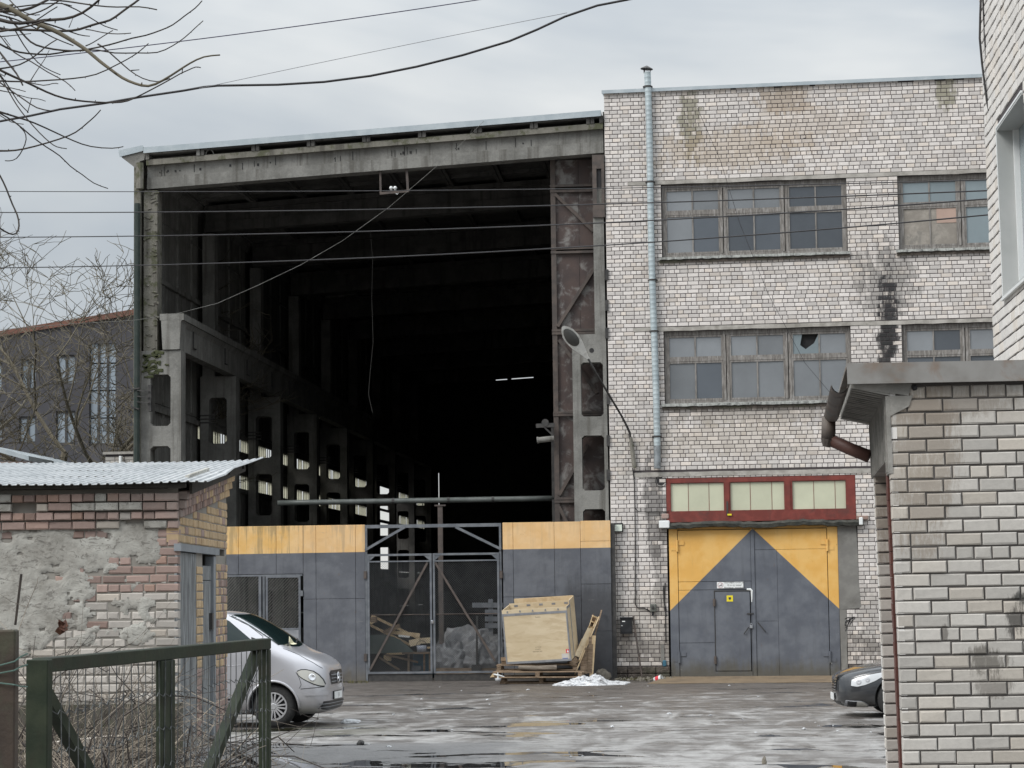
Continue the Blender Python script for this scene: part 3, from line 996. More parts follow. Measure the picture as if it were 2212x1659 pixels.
W1 = bwindow(1.36, 10.165, 5.80, 11.93, 3, M_FROST,
             panes={(2, 0, 0): M_FROSTD, (2, 0, 1): M_FROSTD, (2, 1, 0): M_FROSTD, (2, 1, 1): M_FROSTD, (1, 0, 0): M_FROSTD, (1, 0, 1): M_FROSTD, (0, 0, 1): M_FROSTD})
W2 = bwindow(1.36, 6.60, 5.81, 8.35, 3, M_FROST, panes={(0, 0, 1): M_FROSTD, (2, 1, 0): None})
W3 = bwindow(7.03, 10.165, 11.45, 11.93, 3, M_FROSTL, panes={(0, 0, 0): M_BOARD, (0, 0, 1): M_BOARD})
W4 = bwindow(7.03, 6.60, 11.45, 8.35, 3, M_FROSTD, panes={(0, 1, 0): M_FROST, (1, 1, 0): M_FROST})
# broken pane: what is left of the glass round the hole
g = MB(FM)
y = 0.138
xs = np.linspace(1.36, 5.81, 4)
a, b = xs[2] + .078 + .04, (xs[2] + .078 + xs[3] - .075) / 2 - .018
z0, z1 = 6.60 + 1.75 * .6 + .08, 8.35 - .15
zs = [(a, z0), (b, z0), (b, z1), (a + .62, z1), (a + .5, z1 - .22), (a + .30, z1 - .36), (a + .17, z1 - .26), (a + .22, z1), (a, z1)]
g.add([(p[0], y, p[1]) for p in zs], [(0, 1, 4, 5), (1, 2, 3, 4), (0, 5, 6), (0, 6, 7, 8)])
g.build('pane', M_FROSTL, W2, fix=False, label='broken pane with a jagged dark hole')
g = MB(FM)
xs3 = np.linspace(7.03, 11.45, 4)
m3 = (xs3[0] + .075 + xs3[1] - .078) / 2
g.box(m3 + .16, m3 + .62, 0.128, 0.133, 10.165 + .62, 10.165 + .97)
g.build('patch_board', M_PINKBOARD, W3)

# red clerestory window over the gate
mb = MB(FM)
u0, u1, w0, w1 = 1.345, 5.835, 3.80, 4.79
mb.box(u0, u1, 0.0, .11, w1 - .11, w1)
mb.box(u0, u1, -.012, .10, w0 - .06, w0 + .19)
px = [(508, 873), (918, 1288), (1345, 1712)]
secs = []
for p0, p1 in px:
    ua = fac((2350 + p0 / 1.746) / 1.8228, 1070)[0]
    ub = fac((2350 + p1 / 1.746) / 1.8228, 1070)[0]
    secs.append((ua, ub))
mb.box(u0, secs[0][0], 0.001, .10, w0 + .19, w1 - .11)
mb.box(secs[2][1], u1, 0.001, .10, w0 + .19, w1 - .11)
for (a, b), (c, d) in zip(secs, secs[1:]):
    mb.box(b, c, 0.002, .10, w0 + .19, w1 - .11)
    m = (b + c) / 2
    mb.box(m - .05, m + .05, -.016, .0, w0 + .0, w1 - .11)
red = mb.build('window', M_REDWOOD, bld, label='red framed clerestory window')
for si, (a, b) in enumerate(secs):
    cuts = [a] + [a + (b - a) * q for q in ((.33, .72), (.37, .77), (.4, .8))[si]] + [b]
    for c, d in zip(cuts, cuts[1:]):
        g = MB(FM)
        g.box(c + .003, d - .003, .05, .056, w0 + .17, w1 - .10)
        g.build('pane', M_CURTAINP, red)
        g = MB(FM)
    s = MB(FM)
    for q in cuts[1:-1]:
        s.box(q - .006, q + .006, .045, .052, w0 + .19, w1 - .11)
    s.box(a, b, .03, .06, w0 + .19, w0 + .205)
    s.box(a, b, .03, .06, w1 - .125, w1 - .11)
    s.build('glazing_bar', M_REDWOOD, red)
g = MB(FM)
c = (secs[0][1] + secs[1][0]) / 2
g.box(c - .02, c + .02, -.035, -.016, w0 + .08, w0 + .42)
g.build('bolt', M_DARKMETAL, red)
g = MB(FM)
g.box(c + .0, c + .10, -.05, -.02, w0 + .08, w0 + .12)
g.build('catch', M_YELLOWST, red)

# felt-wrapped ledge between the window and the gate
mb = MB(FM)
n = 40
r1 = random.Random(4)
rows = []
for i in range(n + 1):
    u = 1.30 + (6.0 - 1.30) * i / n
    zz = 3.66 + 0.02 * math.sin(u * 3.1) + r1.uniform(-.012, .012)
    rows.append([(u, 0.0, zz + .085), (u, -.13 + r1.uniform(-.01, .01), zz + .075), (u, -.19 + r1.uniform(-.012, .012), zz + .02 + r1.uniform(-.01, .01)),
                 (u, -.17, zz - .05 + r1.uniform(-.015, .01)), (u, 0.0, zz - .06)])
mb.sheet(rows)
mb.build('ledge', M_TAR, bld)
for (a, b), m, nm in (((1.17, 1.42), M_WHITE, 'ledge_end'), ((5.90, 5.99), M_WHITE, 'ledge_end')):
    mb = MB(FM)
    mb.cbox(a, b, -.20, -.02, 3.60, 3.78, .015)
    mb.build(nm, m, bld)
mb = MB(FM)
mb.cbox(5.84, 6.12, -.10, 0.02, 3.73, 3.82, .01)
mb.cbox(1.22, 1.40, -.05, 0.02, 3.83, 3.95, .02)
mb.build('rubble_end', M_SRED, bld)
# hole under the ledge band left of the red window
mb = MB(FM)
hu, hw = fac((2350 + 440 / 1.746) / 1.8228, (1800 + 165 / 1.746) / 1.8228)
mb.lathe([(0.0, .0), (.105, .0), (.115, -.02), (.13, -.02), (.135, .02)], 12, Matrix.Translation((hu, 0.0, hw)) @ Matrix.Rotation(rad(90), 4, 'X'))
mb.build('flue_opening', M_UNLIT, bld)
# plastered strip right of the gate
mb = MB(FM)
mb.prism([(5.39, 1.62), (5.84, 1.64), (5.90, 1.68), (5.86, 2.3), (5.85, 3.0), (5.83, 3.62), (5.39, 3.62)], -.004, .05)
mb.prism([(5.40, 0.02), (5.56, 0.02), (5.54, .7), (5.57, 1.2), (5.55, 1.618), (5.39, 1.618)], -.004, .05)
mb.build('plaster_patch', M_PLASTER, bld)

# ------------------------------------------------------------------ the gate
GD = 0.03
gl, gr, gt, gb = 1.385, 5.385, 3.575, 0.06
def gx(px_zoom, py_zoom):   # from the enlarged detail of the gate
    return fac((2350 + px_zoom / 1.746) / 1.8228, (1800 + py_zoom / 1.746) / 1.8228)
mb = MB(FM)
la = gx(560, 1000)[0]; ra = gx(1595, 1000)[0]; cl_ = gx(1065, 1000)[0]; cr_ = gx(1082, 1000)[0]
mb.box(gl, la, GD - .01, GD + .09, 0.03, gt)
mb.box(ra, gr, GD - .01, GD + .09, 0.03, gt)
mb.box(la, ra, GD + .05, GD + .09, gt - .02, gt + .06)
mb.build('gate_post', M_GATE, bld)
wl, wr = gx(815, 1200)[0], gx(1058, 1200)[0]
wt, wb = gx(900, 925)[1], gx(900, 1470)[1]
seamsL = [gx(700, 857)[1], gx(700, 914)[1]]
def plate_grid(a, b, zs):
    m = MB(FM)
    for z0, z1 in zip(zs, zs[1:]):
        m.cbox(a + .004, b - .004, GD, GD + .04, z0 + .004, z1 - .004, .005)
    return m
# left leaf, with the wicket door cut out
leafL = MB(FM)
zl = gx(700, 1278)[1]
for q in ((la + .012, wl - .012, [gb, zl, seamsL[1]]), (la + .012, cl_, [seamsL[1], seamsL[0], gt - .03])):
    for z0, z1 in zip(q[2], q[2][1:]):
        leafL.cbox(q[0], q[1], GD, GD + .04, z0 + .004, z1 - .004, .005)
leafL.box(wl - .012, wr + .02, GD + .004, GD + .04, wt + .012, seamsL[1] - .006)
leafL.box(wr + .018, cl_, GD + .002, GD + .04, gb, seamsL[1] - .006)
leafL.box(wl - .02, wr + .02, GD - .008, GD + .03, gb - .01, wb - .012)
leaf_l = leafL.build('gate_leaf', M_GATE, bld)
d = MB(FM)
d.cbox(wl + .004, wr - .004, GD - .012, GD + .02, wb, wt, .006)
d.build('wicket_door', M_GATE, leaf_l)
d = MB(FM)
d.box(wl - .016, wl - .001, GD - .016, GD + .01, wb, wt + .02)
d.box(wl - .016, wr + .03, GD - .017, GD + .01, wt + .008, wt + .03)
d.build('door_frame', M_DARKMETAL, leaf_l)
leafR = MB(FM)
zr = gx(1300, 634)[1]
um = gx(1245, 1000)[0]
zr2 = gx(1150, 1128)[1]
for a, b, z0, z1 in ((cr_ + .03, ra - .012, zr, gt - .03), (cr_ + .03, um, zr2, zr), (cr_ + .03, um, gb, zr2), (um, ra - .012, gb, zr)):
    leafR.cbox(a + .002, b - .002, GD, GD + .04, z0 + .003, z1 - .003, .004)
leaf_r = leafR.build('gate_leaf', M_GATE, bld)
d = MB(FM)
d.box(cl_ + .004, cr_ + .028, GD - .02, GD + .03, gb, gt - .02)
d.build('cover_strip', M_GATE, leaf_r)
def hinge(u, w0, parent, s=1, m=M_GATE):
    h = MB(FM)
    T = Matrix.Translation((u, GD - .03, w0))
    h.lathe([(0, -.14), (.028, -.14), (.028, -.005), (.024, -.005), (.024, .005), (.028, .005), (.028, .14), (0, .14)], 8, T)
    h.box(u + s * .01, u + s * .16, GD - .02, GD + .0, w0 + .02, w0 + .11)
    h.box(u - s * .15, u - s * .01, GD - .02, GD + .0, w0 - .11, w0 - .02)
    h.build('hinge', m, parent)
hinge(la, gx(560, 610)[1], leaf_l); hinge(la, gx(570, 1375)[1], leaf_l)
hinge(ra, gx(1595, 605)[1], leaf_r, -1); hinge(ra, gx(1620, 1375)[1], leaf_r, -1)
for zz in (gx(812, 1000)[1], gx(818, 1395)[1]):
    h = MB(FM)
    h.lathe([(0, -.09), (.03, -.09), (.034, 0), (.03, .09), (0, .09)], 8, Matrix.Translation((wl - .01, GD - .035, zz)))
    h.build('hinge', M_RUSTBAR, leaf_l)
def zz_(px, py): return fac((2780 + px / 4.74) / 1.8228, (2250 + py / 4.74) / 1.8228)
for (a, b), par in ((((795, 1045), (712, 1160)), leaf_l), (((965, 950), (1105, 1120)), leaf_r)):
    p, q = zz_(*a), zz_(*b)
    h = MB(FM)
    h.tube([(p[0], GD, p[1]), (p[0], GD - .05, p[1]), (q[0], GD - .06, q[1]), (q[0], GD - .01, q[1] - .004)], .012, 6)
    h.build('handle', M_DARKMETAL, par)
p = zz_(845, 1025)
h = MB(FM)
h.cbox(p[0] - .035, p[0] + .035, GD - .06, GD - .025, p[1] - .045, p[1] + .03, .006)
h.build('padlock', M_STEELTRIM, leaf_l)
h = MB(FM)
h.tube([(p[0] - .022, GD - .042, p[1] + .03), (p[0] - .02, GD - .042, p[1] + .06), (p[0], GD - .042, p[1] + .072), (p[0] + .02, GD - .042, p[1] + .06), (p[0] + .022, GD - .042, p[1] + .03)], .007, 5)
h.build('padlock_shackle', M_STEELTRIM, leaf_l)
h = MB(FM)
p2 = zz_(825, 788)
h.box(p2[0] - .08, p2[0] + .08, GD - .035, GD - .012, p2[1] - .012, p2[1] + .012)
h.build('hasp', M_DARKMETAL, leaf_l)
# fresh filler along the door head
p, q, r_ = zz_(760, 335), zz_(855, 345), zz_(855, 570)
h = MB(FM)
h.tube([(p[0], GD - .014, p[1]), (q[0] - .03, GD - .014, q[1] + .01), (q[0], GD - .014, q[1] - .02), (r_[0], GD - .012, r_[1])], [.022, .03, .03, .012], 6)
h.build('foam_seam', M_WHITE, leaf_l)
# yellow square sticker
p = zz_(443, 505)
h = MB(FM)
h.box(p[0] - .075, p[0] + .075, GD - .016, GD - .0125, p[1] - .072, p[1] + .072)
st = h.build('sticker', M_YELLOWST, leaf_l)
h = MB(FM)
h.prism([(p[0] - .03, p[1] + .03), (p[0] + .03, p[1] + .03), (p[0] + .03, p[1] - .005), (p[0], p[1] - .04), (p[0] - .03, p[1] - .005)], GD - .019, GD - .0165)
h.build('sticker_mark', M_INK, leaf_l)

# no-smoking sign over the wicket door
a = fac((2815 + 80 / 10.583) / 1.8228, (2285 + 75 / 10.583) / 1.8228)
b = fac((2815 + 1190 / 10.583) / 1.8228, (2285 + 325 / 10.583) / 1.8228)
sM = FM @ Matrix.Translation(((a[0] + b[0]) / 2, GD - .02, (a[1] + b[1]) / 2))
sg = thing('no_smoking_sign', 'white no-smoking sign with three lines of print above the small door', 'sign', sM)
sw, sh = (b[0] - a[0]) / 2, abs(a[1] - b[1]) / 2
mb = MB(sM)
mb.cbox(-sw, sw, 0, .012, -sh, sh, .003)
mb.build('plate', M_WHITE, sg)
TX = lambda x, z: Matrix(((1, 0, 0, x), (0, 0, -1, -.002), (0, 1, 0, z), (0, 0, 0, 1)))
mb = MB(sM)
for i, s in enumerate(('Nesmēķēt tuvāk par', '10 m no ieejas!', '„BestNine” noteikumi!')):
    text_mesh(mb, s, .058, TX(.10, .062 - .062 * i))
mb.build('lettering', M_INK, sg, fix=False)
mb = MB(sM)
R_ = 0.066
cx0 = -sw + .085
for k in range(24):
    t0, t1 = 2 * math.pi * k / 24, 2 * math.pi * (k + 1) / 24
    mb.add([(cx0 + R_ * math.cos(t0), -.002, R_ * math.sin(t0)), (cx0 + R_ * math.cos(t1), -.002, R_ * math.sin(t1)),
            (cx0 + (R_ - .009) * math.cos(t1), -.002, (R_ - .009) * math.sin(t1)), (cx0 + (R_ - .009) * math.cos(t0), -.002, (R_ - .009) * math.sin(t0))], [(0, 1, 2, 3)])
q = R_ * .68
mb.add([(cx0 + q, -.0022, q), (cx0 + q - .009, -.0022, q + .004), (cx0 - q, -.0022, -q), (cx0 - q + .009, -.0022, -q - .004)], [(0, 1, 2, 3)])
mb.build('prohibition_ring', surf('faded_red_print', (.45, .22, .24), (.5, .28, .3), 9, bump=0), sg, fix=False)
mb = MB(sM)
mb.box(cx0 - .042, cx0 + .04, -.0035, -.0025, -.018, -.006)
mb.tube([(cx0 + .035, -.003, 0), (cx0 + .02, -.003, .02), (cx0 + .03, -.003, .035)], .003, 4)
mb.build('cigarette', M_INK, sg)

# apron in front of the gate
mb = MB()
p0, p1, p2, p3 = gnd(1398, 1477.5), gnd(1830, 1474), fac(1848, 1456), fac(1436, 1459)
q2 = FM @ Vector((6.3, 0.02, 0.06)); q3 = FM @ Vector((1.25, 0.02, 0.06))
mb.add([(p0.x, p0.y, .004), (p1.x + .6, p1.y, .004), (q2.x, q2.y, .07), (q3.x, q3.y, .07), (q3.x, q3.y, -.1), (p0.x, p0.y, -.1), (p1.x + .6, p1.y, -.1), (q2.x, q2.y, -.1)],
       [(0, 1, 2, 3), (0, 3, 4, 5), (1, 6, 7, 2)])
tag(mb.build('pavement', M_APRON), kind='structure')

# ------------------------------------------------------------------ the open workshop hall
HY = 54.5
hall = thing('workshop_hall', 'dark open-ended concrete workshop hall with a row of columns inside', 'industrial hall', (-7.5, HY, 0))
XL, XR = -13.4, -1.80
YE = 118.0
PITCH = 6.85
def roofz(x):   # underside of the roof slabs
    return 12.90 + (x + 13.2) * 0.0537

def column_shape(x_out, x_in, y, mirror=False, shelf=8.15, top=None, mat=M_HC, first=False):
    """two-branch column with rounded openings, shelf for the crane beam and a slimmer upper part"""
    th = 0.5
    mb = MB()
    sgn = 1 if x_in > x_out else -1
    W = abs(x_in - x_out)
    o0, o1 = 0.235, 0.74
    def X(t): return x_out + sgn * t
    zs = []
    z = 7.56
    while z > 0.6:
        zs.append((max(0.35, z - 1.27), z))
        z -= 1.765
    mb.cur = 0
    mb.box(X(0), X(o0), y, y + th, 0, shelf)
    mb.box(X(o1), X(W), y, y + th, 0, shelf)
    prev = shelf
    for z0, z1 in zs:
        mb.box(X(o0), X(o1), y + .001, y + th - .001, z1, prev)
        c = .07
        for (xa, xb, za, zb) in ((o0, o0 + c, z1, z1 - c), (o1, o1 - c, z1, z1 - c), (o0, o0 + c, z0, z0 + c), (o1, o1 - c, z0, z0 + c)):
            mb.prism([(X(xa), za), (X(xb), za), (X(xa), zb)], y + .002, y + th - .002)
        prev = z0
    mb.box(X(o0), X(o1), y + .001, y + th - .001, 0, prev)
    col = mb.build('column', mat, hall)
    mb = MB()
    up1 = 0.40
    mb.box(X(0.06), X(up1), y + .01, y + th - .02, shelf + .002, top if top else 12.2)
    mb.build('upper_shaft', M_HCM if first else mat, col)
    return col

NCOL = 9
for k in range(NCOL):
    y = HY + 0.05 + PITCH * k
    m = M_HC if k < 5 else M_HCD  # deeper columns take the copy with shade painted in
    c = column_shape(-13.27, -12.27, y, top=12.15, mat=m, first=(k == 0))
    if k == 0:
        # rough broken face and moss on the first column
        mb = MB()
        r1 = random.Random(5)
        for i in range(40):
            zc = 8.2 + 3.9 * r1.random()
            xc = -13.15 + r1.uniform(0, .28)
            s = r1.uniform(.015, .055)
            T = Matrix.Translation((xc, y - .004, zc)) @ Matrix.Rotation(r1.uniform(-.5, .5), 4, 'Y')
            mb.cbox(-s * 1.6, s * 1.6, -.012, .02, -s * .5, s * .5, .008, T)
        mb.build_each('spall', M_HCM, c)
        mb = MB()
        for i in range(30):
            zc = 7.5 + .62 * r1.random()
            xc = -13.2 + abs(r1.gauss(0, .22))
            s = r1.uniform(.03, .07)
            T = Matrix.Translation((min(xc, -12.6), y - .003, zc)) @ Matrix.Rotation(r1.uniform(-.8, .8), 4, 'Y')
            mb.cbox(-s * 1.5, s * 1.5, -.018, .02, -s * .6, s * .6, .012, T)
        tag(mb.build('moss', surf('moss', (.035, .042, .016), (.06, .066, .028), 9, bump=.8), c), kind='stuff')
    # crane beam of this bay
    if k < NCOL - 1:
        mb = MB()
        y0, y1 = (y - .02 if k == 0 else y + .25), y + PITCH + .235
        mb.box(-12.80, -12.20, y0, y1, 8.90, 9.06)
        mb.box(-12.60, -12.32, y0, y1, 8.17, 8.898)
        mb.prism([(-12.60, 8.895), (-12.76, 8.895), (-12.60, 8.76)], y0, y1)
        mb.prism([(-12.32, 8.895), (-12.32, 8.76), (-12.24, 8.895)], y0, y1)
        if k == 0:
            mb.prism([(-12.72, 8.17), (-12.30, 8.17), (-12.26, 8.89), (-12.76, 8.89)], y0 - .03, y0 + .5)
        mb.build('crane_beam', m, hall)
        mb = MB()
        for q in (.22, .78):
            yy = y0 + (y1 - y0) * q
            mb.bar((-12.30, yy, 8.78), (-12.30, yy, 8.36), .05, .02)
            mb.bar((-12.30, yy, 8.36), (-12.30, yy + .32, 8.36), .05, .02)
        mb.build_each('bracket', M_DARKMETAL, hall)
    # steel clamp plates on the columns
    mb = MB()
    for zz in (6.85, 6.95, 7.05):
        mb.box(-13.28, -12.86, y - .03, y - .002, zz, zz + .035)
    if k > 0: mb.build_each('clamp', M_DARKMETAL, hall)

# left outer wall: slabs in stacked rows, windows of channel glass in two bands
rows = [(0.0, 1.45), (1.47, 3.05), (3.07, 5.24), (6.86, 7.02), (7.04, 8.6), (8.62, 10.2), (10.22, 11.8), (11.82, 12.95)]
mb = MB()
for k in range(NCOL):
    y0 = HY + .30 + PITCH * k
    y1 = y0 + PITCH - .02
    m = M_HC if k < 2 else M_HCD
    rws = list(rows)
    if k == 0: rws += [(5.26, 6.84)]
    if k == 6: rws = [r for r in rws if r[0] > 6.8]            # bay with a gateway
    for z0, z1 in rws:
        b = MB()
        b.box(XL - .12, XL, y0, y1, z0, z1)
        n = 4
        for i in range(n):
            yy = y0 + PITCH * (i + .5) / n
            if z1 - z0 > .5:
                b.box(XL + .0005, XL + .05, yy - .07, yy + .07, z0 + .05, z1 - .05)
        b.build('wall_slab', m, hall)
    b = MB()
    for zz in (5.25, 6.855, 10.21, 8.61):
        b.box(XL + .001, XL + .10, y0, y1, zz - .06, zz + .06)
    b.build_each('girt', m, hall)
    if k == 0: continue
    b = MB()
    for zz in (5.78, 6.40, 6.10): b.box(XL - .08, XL + .012, y0, y1, zz - .05, zz + .05)
    win = b.build('window_band', M_DARKMETAL, hall)
    if k == 6:
        b = MB()
        b.box(XL - .12, XL, y0, 99.3, 0, 6.8)
        b.box(XL - .12, XL, 99.301, y1, 0, 3.15)  # dark infill added to block the brightness through the lower gateway
        b.build('wall_slab', M_HCD, hall)
        continue
    b = MB()
    b.box(XL - .12, XL + .001, y0, y1, 5.83, 6.36)
    b.build('spandrel', M_HCD, win)
    for z0, z1 in ((5.30, 5.73), (6.45, 6.80)):
        n = 20
        r1 = random.Random(k * 10 + int(z0))
        for i in range(n):
            ya, yb = y0 + PITCH * i / n + .03, y0 + PITCH * (i + 1) / n - .03
            if i % 7 == 3: continue
            if k == 2 and z0 > 6 and 9 < i < 13: continue
            if r1.random() < .04: continue
            g = MB()
            g.box(XL - .012, XL - .006, ya, yb, z0, z1)
            g.build('pane', M_UGLASS, win)
        g = MB()
        for i in range(0, n + 1):
            yy = y0 + PITCH * i / n
            g.box(XL - .014, XL - .004, yy - .05, yy + .05, z0, z1)
        g.build_each('glazing_post', M_DARKMETAL, win)
# first corner: outer edge strip and the front end of the wall
mb = MB()
mb.box(XL - .04, -13.275, HY - .02, HY + .30, 0, 12.75)
mb.build('corner_strip', M_HCM, hall)

# front roof beam with mossy flange, and the beams behind it
for k in range(NCOL):
    y = HY + .05 + PITCH * k
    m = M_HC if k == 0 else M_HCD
    f = 0.0 if k else .0
    mb = MB()
    L, R = -13.13, XR
    def strip(z_lo, z_hi, dy0, dy1, cham=0):
        pts = [(L, z_lo(L)), (R, z_lo(R)), (R, z_hi(R)), (L, z_hi(L))]
        mb.prism(pts, y + dy0, y + dy1)
    bz = lambda x: roofz(x) - 0.72
    mz = lambda x: roofz(x) - 0.44
    tz = lambda x: roofz(x) - 0.14
    strip(bz, mz, .0, .42)
    strip(lambda x: mz(x) + .0, tz, .045, .38)
    beam = mb.build('roof_beam', m, hall)
    mb = MB()
    strip(lambda x: tz(x) + .001, roofz, -.09, .5)
    fl = mb.build('flange', M_HCM if k == 0 else M_HCD, beam)
    if k == 0:
        r1 = random.Random(9)
        mb = MB()
        for i in range(34):
            x = -12.9 + 10.6 * r1.random()
            zt = mz(x) + r1.uniform(.0, .05)
            if r1.random() < .5:
                mb.box(x, x + .015, y + .036, y + .05, zt + .03, zt + r1.uniform(.12, .26))
            else:
                s = r1.uniform(.015, .035)
                mb.box(x, x + s * 1.6, y + .036, y + .05, zt + .08, zt + .08 + s * 2)
        mb.build_each('crack', M_UNLIT, beam)
        mb = MB()
        for px in (918, 1083 + 100):
            pass
        for x in (-11.55, -4.95):
            pts = [(x + .10 * math.cos(t), y - .02, roofz(x) + .0 + .14 * math.sin(t)) for t in np.linspace(0, math.pi, 9)]
            mb.tube(pts, .012, 5)
        mb.build_each('lifting_loop', M_HC, beam)

# ribbed roof slabs: channel sections whose ends show over the beam
SL = 1.38
x = -13.14
slab_i = 0
while x < XR - .2:
    x1 = min(x + SL - .02, XR)
    b = MB()
    dz = .0537 * (x1 - x)
    def q(xa, xb, za, zb, y0=HY - .06, y1=YE):
        # sheared box that follows the roof pitch
        pa, pb = roofz(xa), roofz(xb)
        b.prism([(xa, pa + za), (xb, pb + za), (xb, pb + zb), (xa, pa + zb)], y0, y1)
    q(x, x1, .125, .18)
    q(x, x + .085, .002, .125)
    q(x1 - .085, x1, .002, .125)
    for k in range(24):
        yy = HY + .4 + k * 2.7
        q(x + .085, x1 - .085, .04, .125, yy, yy + .1)
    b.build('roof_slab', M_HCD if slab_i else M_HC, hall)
    x += SL
    slab_i += 1
# metal edging on the front of the roof
b = MB()
p = [(-13.18, roofz(-13.18) + .155), (XR - .04, roofz(XR) + .155), (XR - .04, roofz(XR) + .30), (-13.18, roofz(-13.18) + .30)]
b.prism(p, HY - .13, HY - .115)
p = [(-13.18, roofz(-13.18) + .29), (XR - .04, roofz(XR) + .29), (XR - .04, roofz(XR) + .302), (-13.18, roofz(-13.18) + .302)]
b.prism(p, HY - .114, YE)
b.build('roof_edging', M_ZINC, hall)
# eave piece reaching over the left side
e = [at(*p_, HY) for p_ in ((258, 330), (311, 318), (316, 326), (312, 346), (303, 349), (294, 364), (264, 341))]
b = MB()
b.prism([(v.x, v.z) for v in e], HY - .04, YE)
b.build('eave_slab', M_HC, hall)
e = [at(*p_, HY) for p_ in ((257, 326), (310, 315), (311, 327), (260, 340))]
b = MB()
b.prism([(v.x, v.z) for v in e], HY - .075, HY - .045)
b.build('eave_edging', M_ZINC, hall)

# the right side of the hall: front column, side wall, end wall, floor
cr = MB()
cx0, cx1 = at(1238, 900, HY).x, XR
ops = []
for (xa, ya), (xb, yb) in (((1255, 783), (1303, 899)), ((1257, 941), (1305, 1059)), ((1259, 1100), (1306, 1215)), ((1261, 1260), (1308, 1380))):
    a, b_ = at(xa, ya, HY), at(xb, yb, HY)
    ops.append((a.z, b_.z))
ox0, ox1 = at(1256, 900, HY).x, at(1304, 900, HY).x
TOPC = at(1260, 722, HY).z
cr.box(cx0, ox0, HY, HY + .5, 0, TOPC)
cr.box(ox1, cx1 - .01, HY, HY + .5, 0, TOPC)
prev = TOPC
for zt, zb in ops:
    cr.box(ox0, ox1, HY + .001, HY + .499, zt, prev)
    for xa, s in ((ox0, 1), (ox1, -1)):
        cr.prism([(xa, zt), (xa + s * .06, zt), (xa, zt - .06)], HY + .002, HY + .498)
        cr.prism([(xa, zb), (xa + s * .06, zb), (xa, zb + .06)], HY + .002, HY + .498)
    prev = zb
cr.box(ox0, ox1, HY + .001, HY + .499, 0, prev)
colr = cr.build('column', M_HC, hall)
b = MB()
ux0 = at(1283, 600, HY).x
b.box(ux0, XR - .02, HY + .01, HY + .45, TOPC + .001, 12.72)
b.build('upper_shaft', M_HC, colr)
b = MB()
h0, h1 = at(1277, 752, HY), at(1270, 752, HY)
b.lathe([(0, 0), (.06, 0)], 10, Matrix.Translation((at(1278, 757, HY).x, HY - .003, at(1278, 757, HY).z)) @ Matrix.Rotation(rad(90), 4, 'X'))
b.build('bolt_hole', M_UNLIT, colr, fix=False)
# steel stub bracket at the head of the column
a0, a1 = at(1279, 336, HY), at(1307, 475, HY)
b = MB()
b.box(a0.x, a1.x, HY - .05, HY + .02, at(1290, 365, HY).z, at(1290, 335, HY).z)
b.box(a0.x, a0.x + .10, HY - .048, HY + .02, at(1290, 440, HY).z, at(1290, 365, HY).z)
b.box(a1.x - .07, a1.x, HY - .048, HY + .02, at(1290, 440, HY).z, at(1290, 365, HY).z)
b.box(a0.x, a1.x, HY - .05, HY + .02, at(1290, 470, HY).z, at(1290, 440, HY).z)
b.build('head_bracket', M_RUSTBAR, colr)
b = MB()
b.box(a0.x + .11, a1.x - .075, HY - .004, HY + .005, at(1290, 384, HY).z, at(1290, 365, HY).z)
b.box(a0.x + .10, a1.x - .07, HY - .006, HY + .005, at(1290, 406, HY).z, at(1290, 366, HY).z)
b.build('pocket', M_UNLIT, colr)
for py in (594, 660, 720, 862, 952, 1026):
    p = at(1311 + (py > 800) * 3, py, HY)
    b = MB()
    b.box(p.x - .04, p.x + .04, HY - .05, HY + .01, p.z - .13, p.z + .13)
    b.build('wall_tie', M_DARKMETAL, colr)
b = MB()
b.box(XR - .02, XR + .1, HY + .5, YE, 0, 13.9)
b.build('side_wall', M_HCD, hall)
b = MB()
for k in range(1, NCOL):
    y = HY + .05 + PITCH * k
    b.box(-2.8, -2.3, y, y + .5, 0, 12.7)
b.build_each('column', M_HCD, hall)
# end wall: sheeted, with daylight showing through three slits
def hole(pa, pb, wd, Y):
    a, c = at(*pa, Y), at(*pb, Y)
    return (min(a.x, c.x) - wd, min(a.z, c.z) - wd, max(a.x, c.x) + wd, max(a.z, c.z) + wd)
hs = [hole((948, 1022), (948, 1132), .009, YE), hole((898, 812), (898, 830), .012, YE)]
hs = [(max(h[0], XL + .02), h[1], max(h[2], XL + .06), h[3]) for h in hs]
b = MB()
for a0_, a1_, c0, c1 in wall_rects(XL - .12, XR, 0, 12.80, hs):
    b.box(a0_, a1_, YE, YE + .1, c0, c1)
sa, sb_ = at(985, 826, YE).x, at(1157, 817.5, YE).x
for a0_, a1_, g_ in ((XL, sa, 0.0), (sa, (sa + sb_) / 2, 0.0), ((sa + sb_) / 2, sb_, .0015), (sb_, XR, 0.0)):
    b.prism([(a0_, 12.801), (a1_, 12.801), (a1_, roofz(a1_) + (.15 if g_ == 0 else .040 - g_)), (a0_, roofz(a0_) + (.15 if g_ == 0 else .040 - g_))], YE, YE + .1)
b.build('end_wall', M_UNLIT, hall)
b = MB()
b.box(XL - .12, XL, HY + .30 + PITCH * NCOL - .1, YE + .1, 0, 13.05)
b.build('wall_filling', M_UNLIT, hall)
b = MB()
b.box(XL - .1, XR, HY - .3, YE, -.05, .035)
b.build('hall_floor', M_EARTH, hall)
# roof light slit near the far end
b = MB()
p0, p1 = at(985, 826, 112.0), at(1157, 817.5, 112.0)

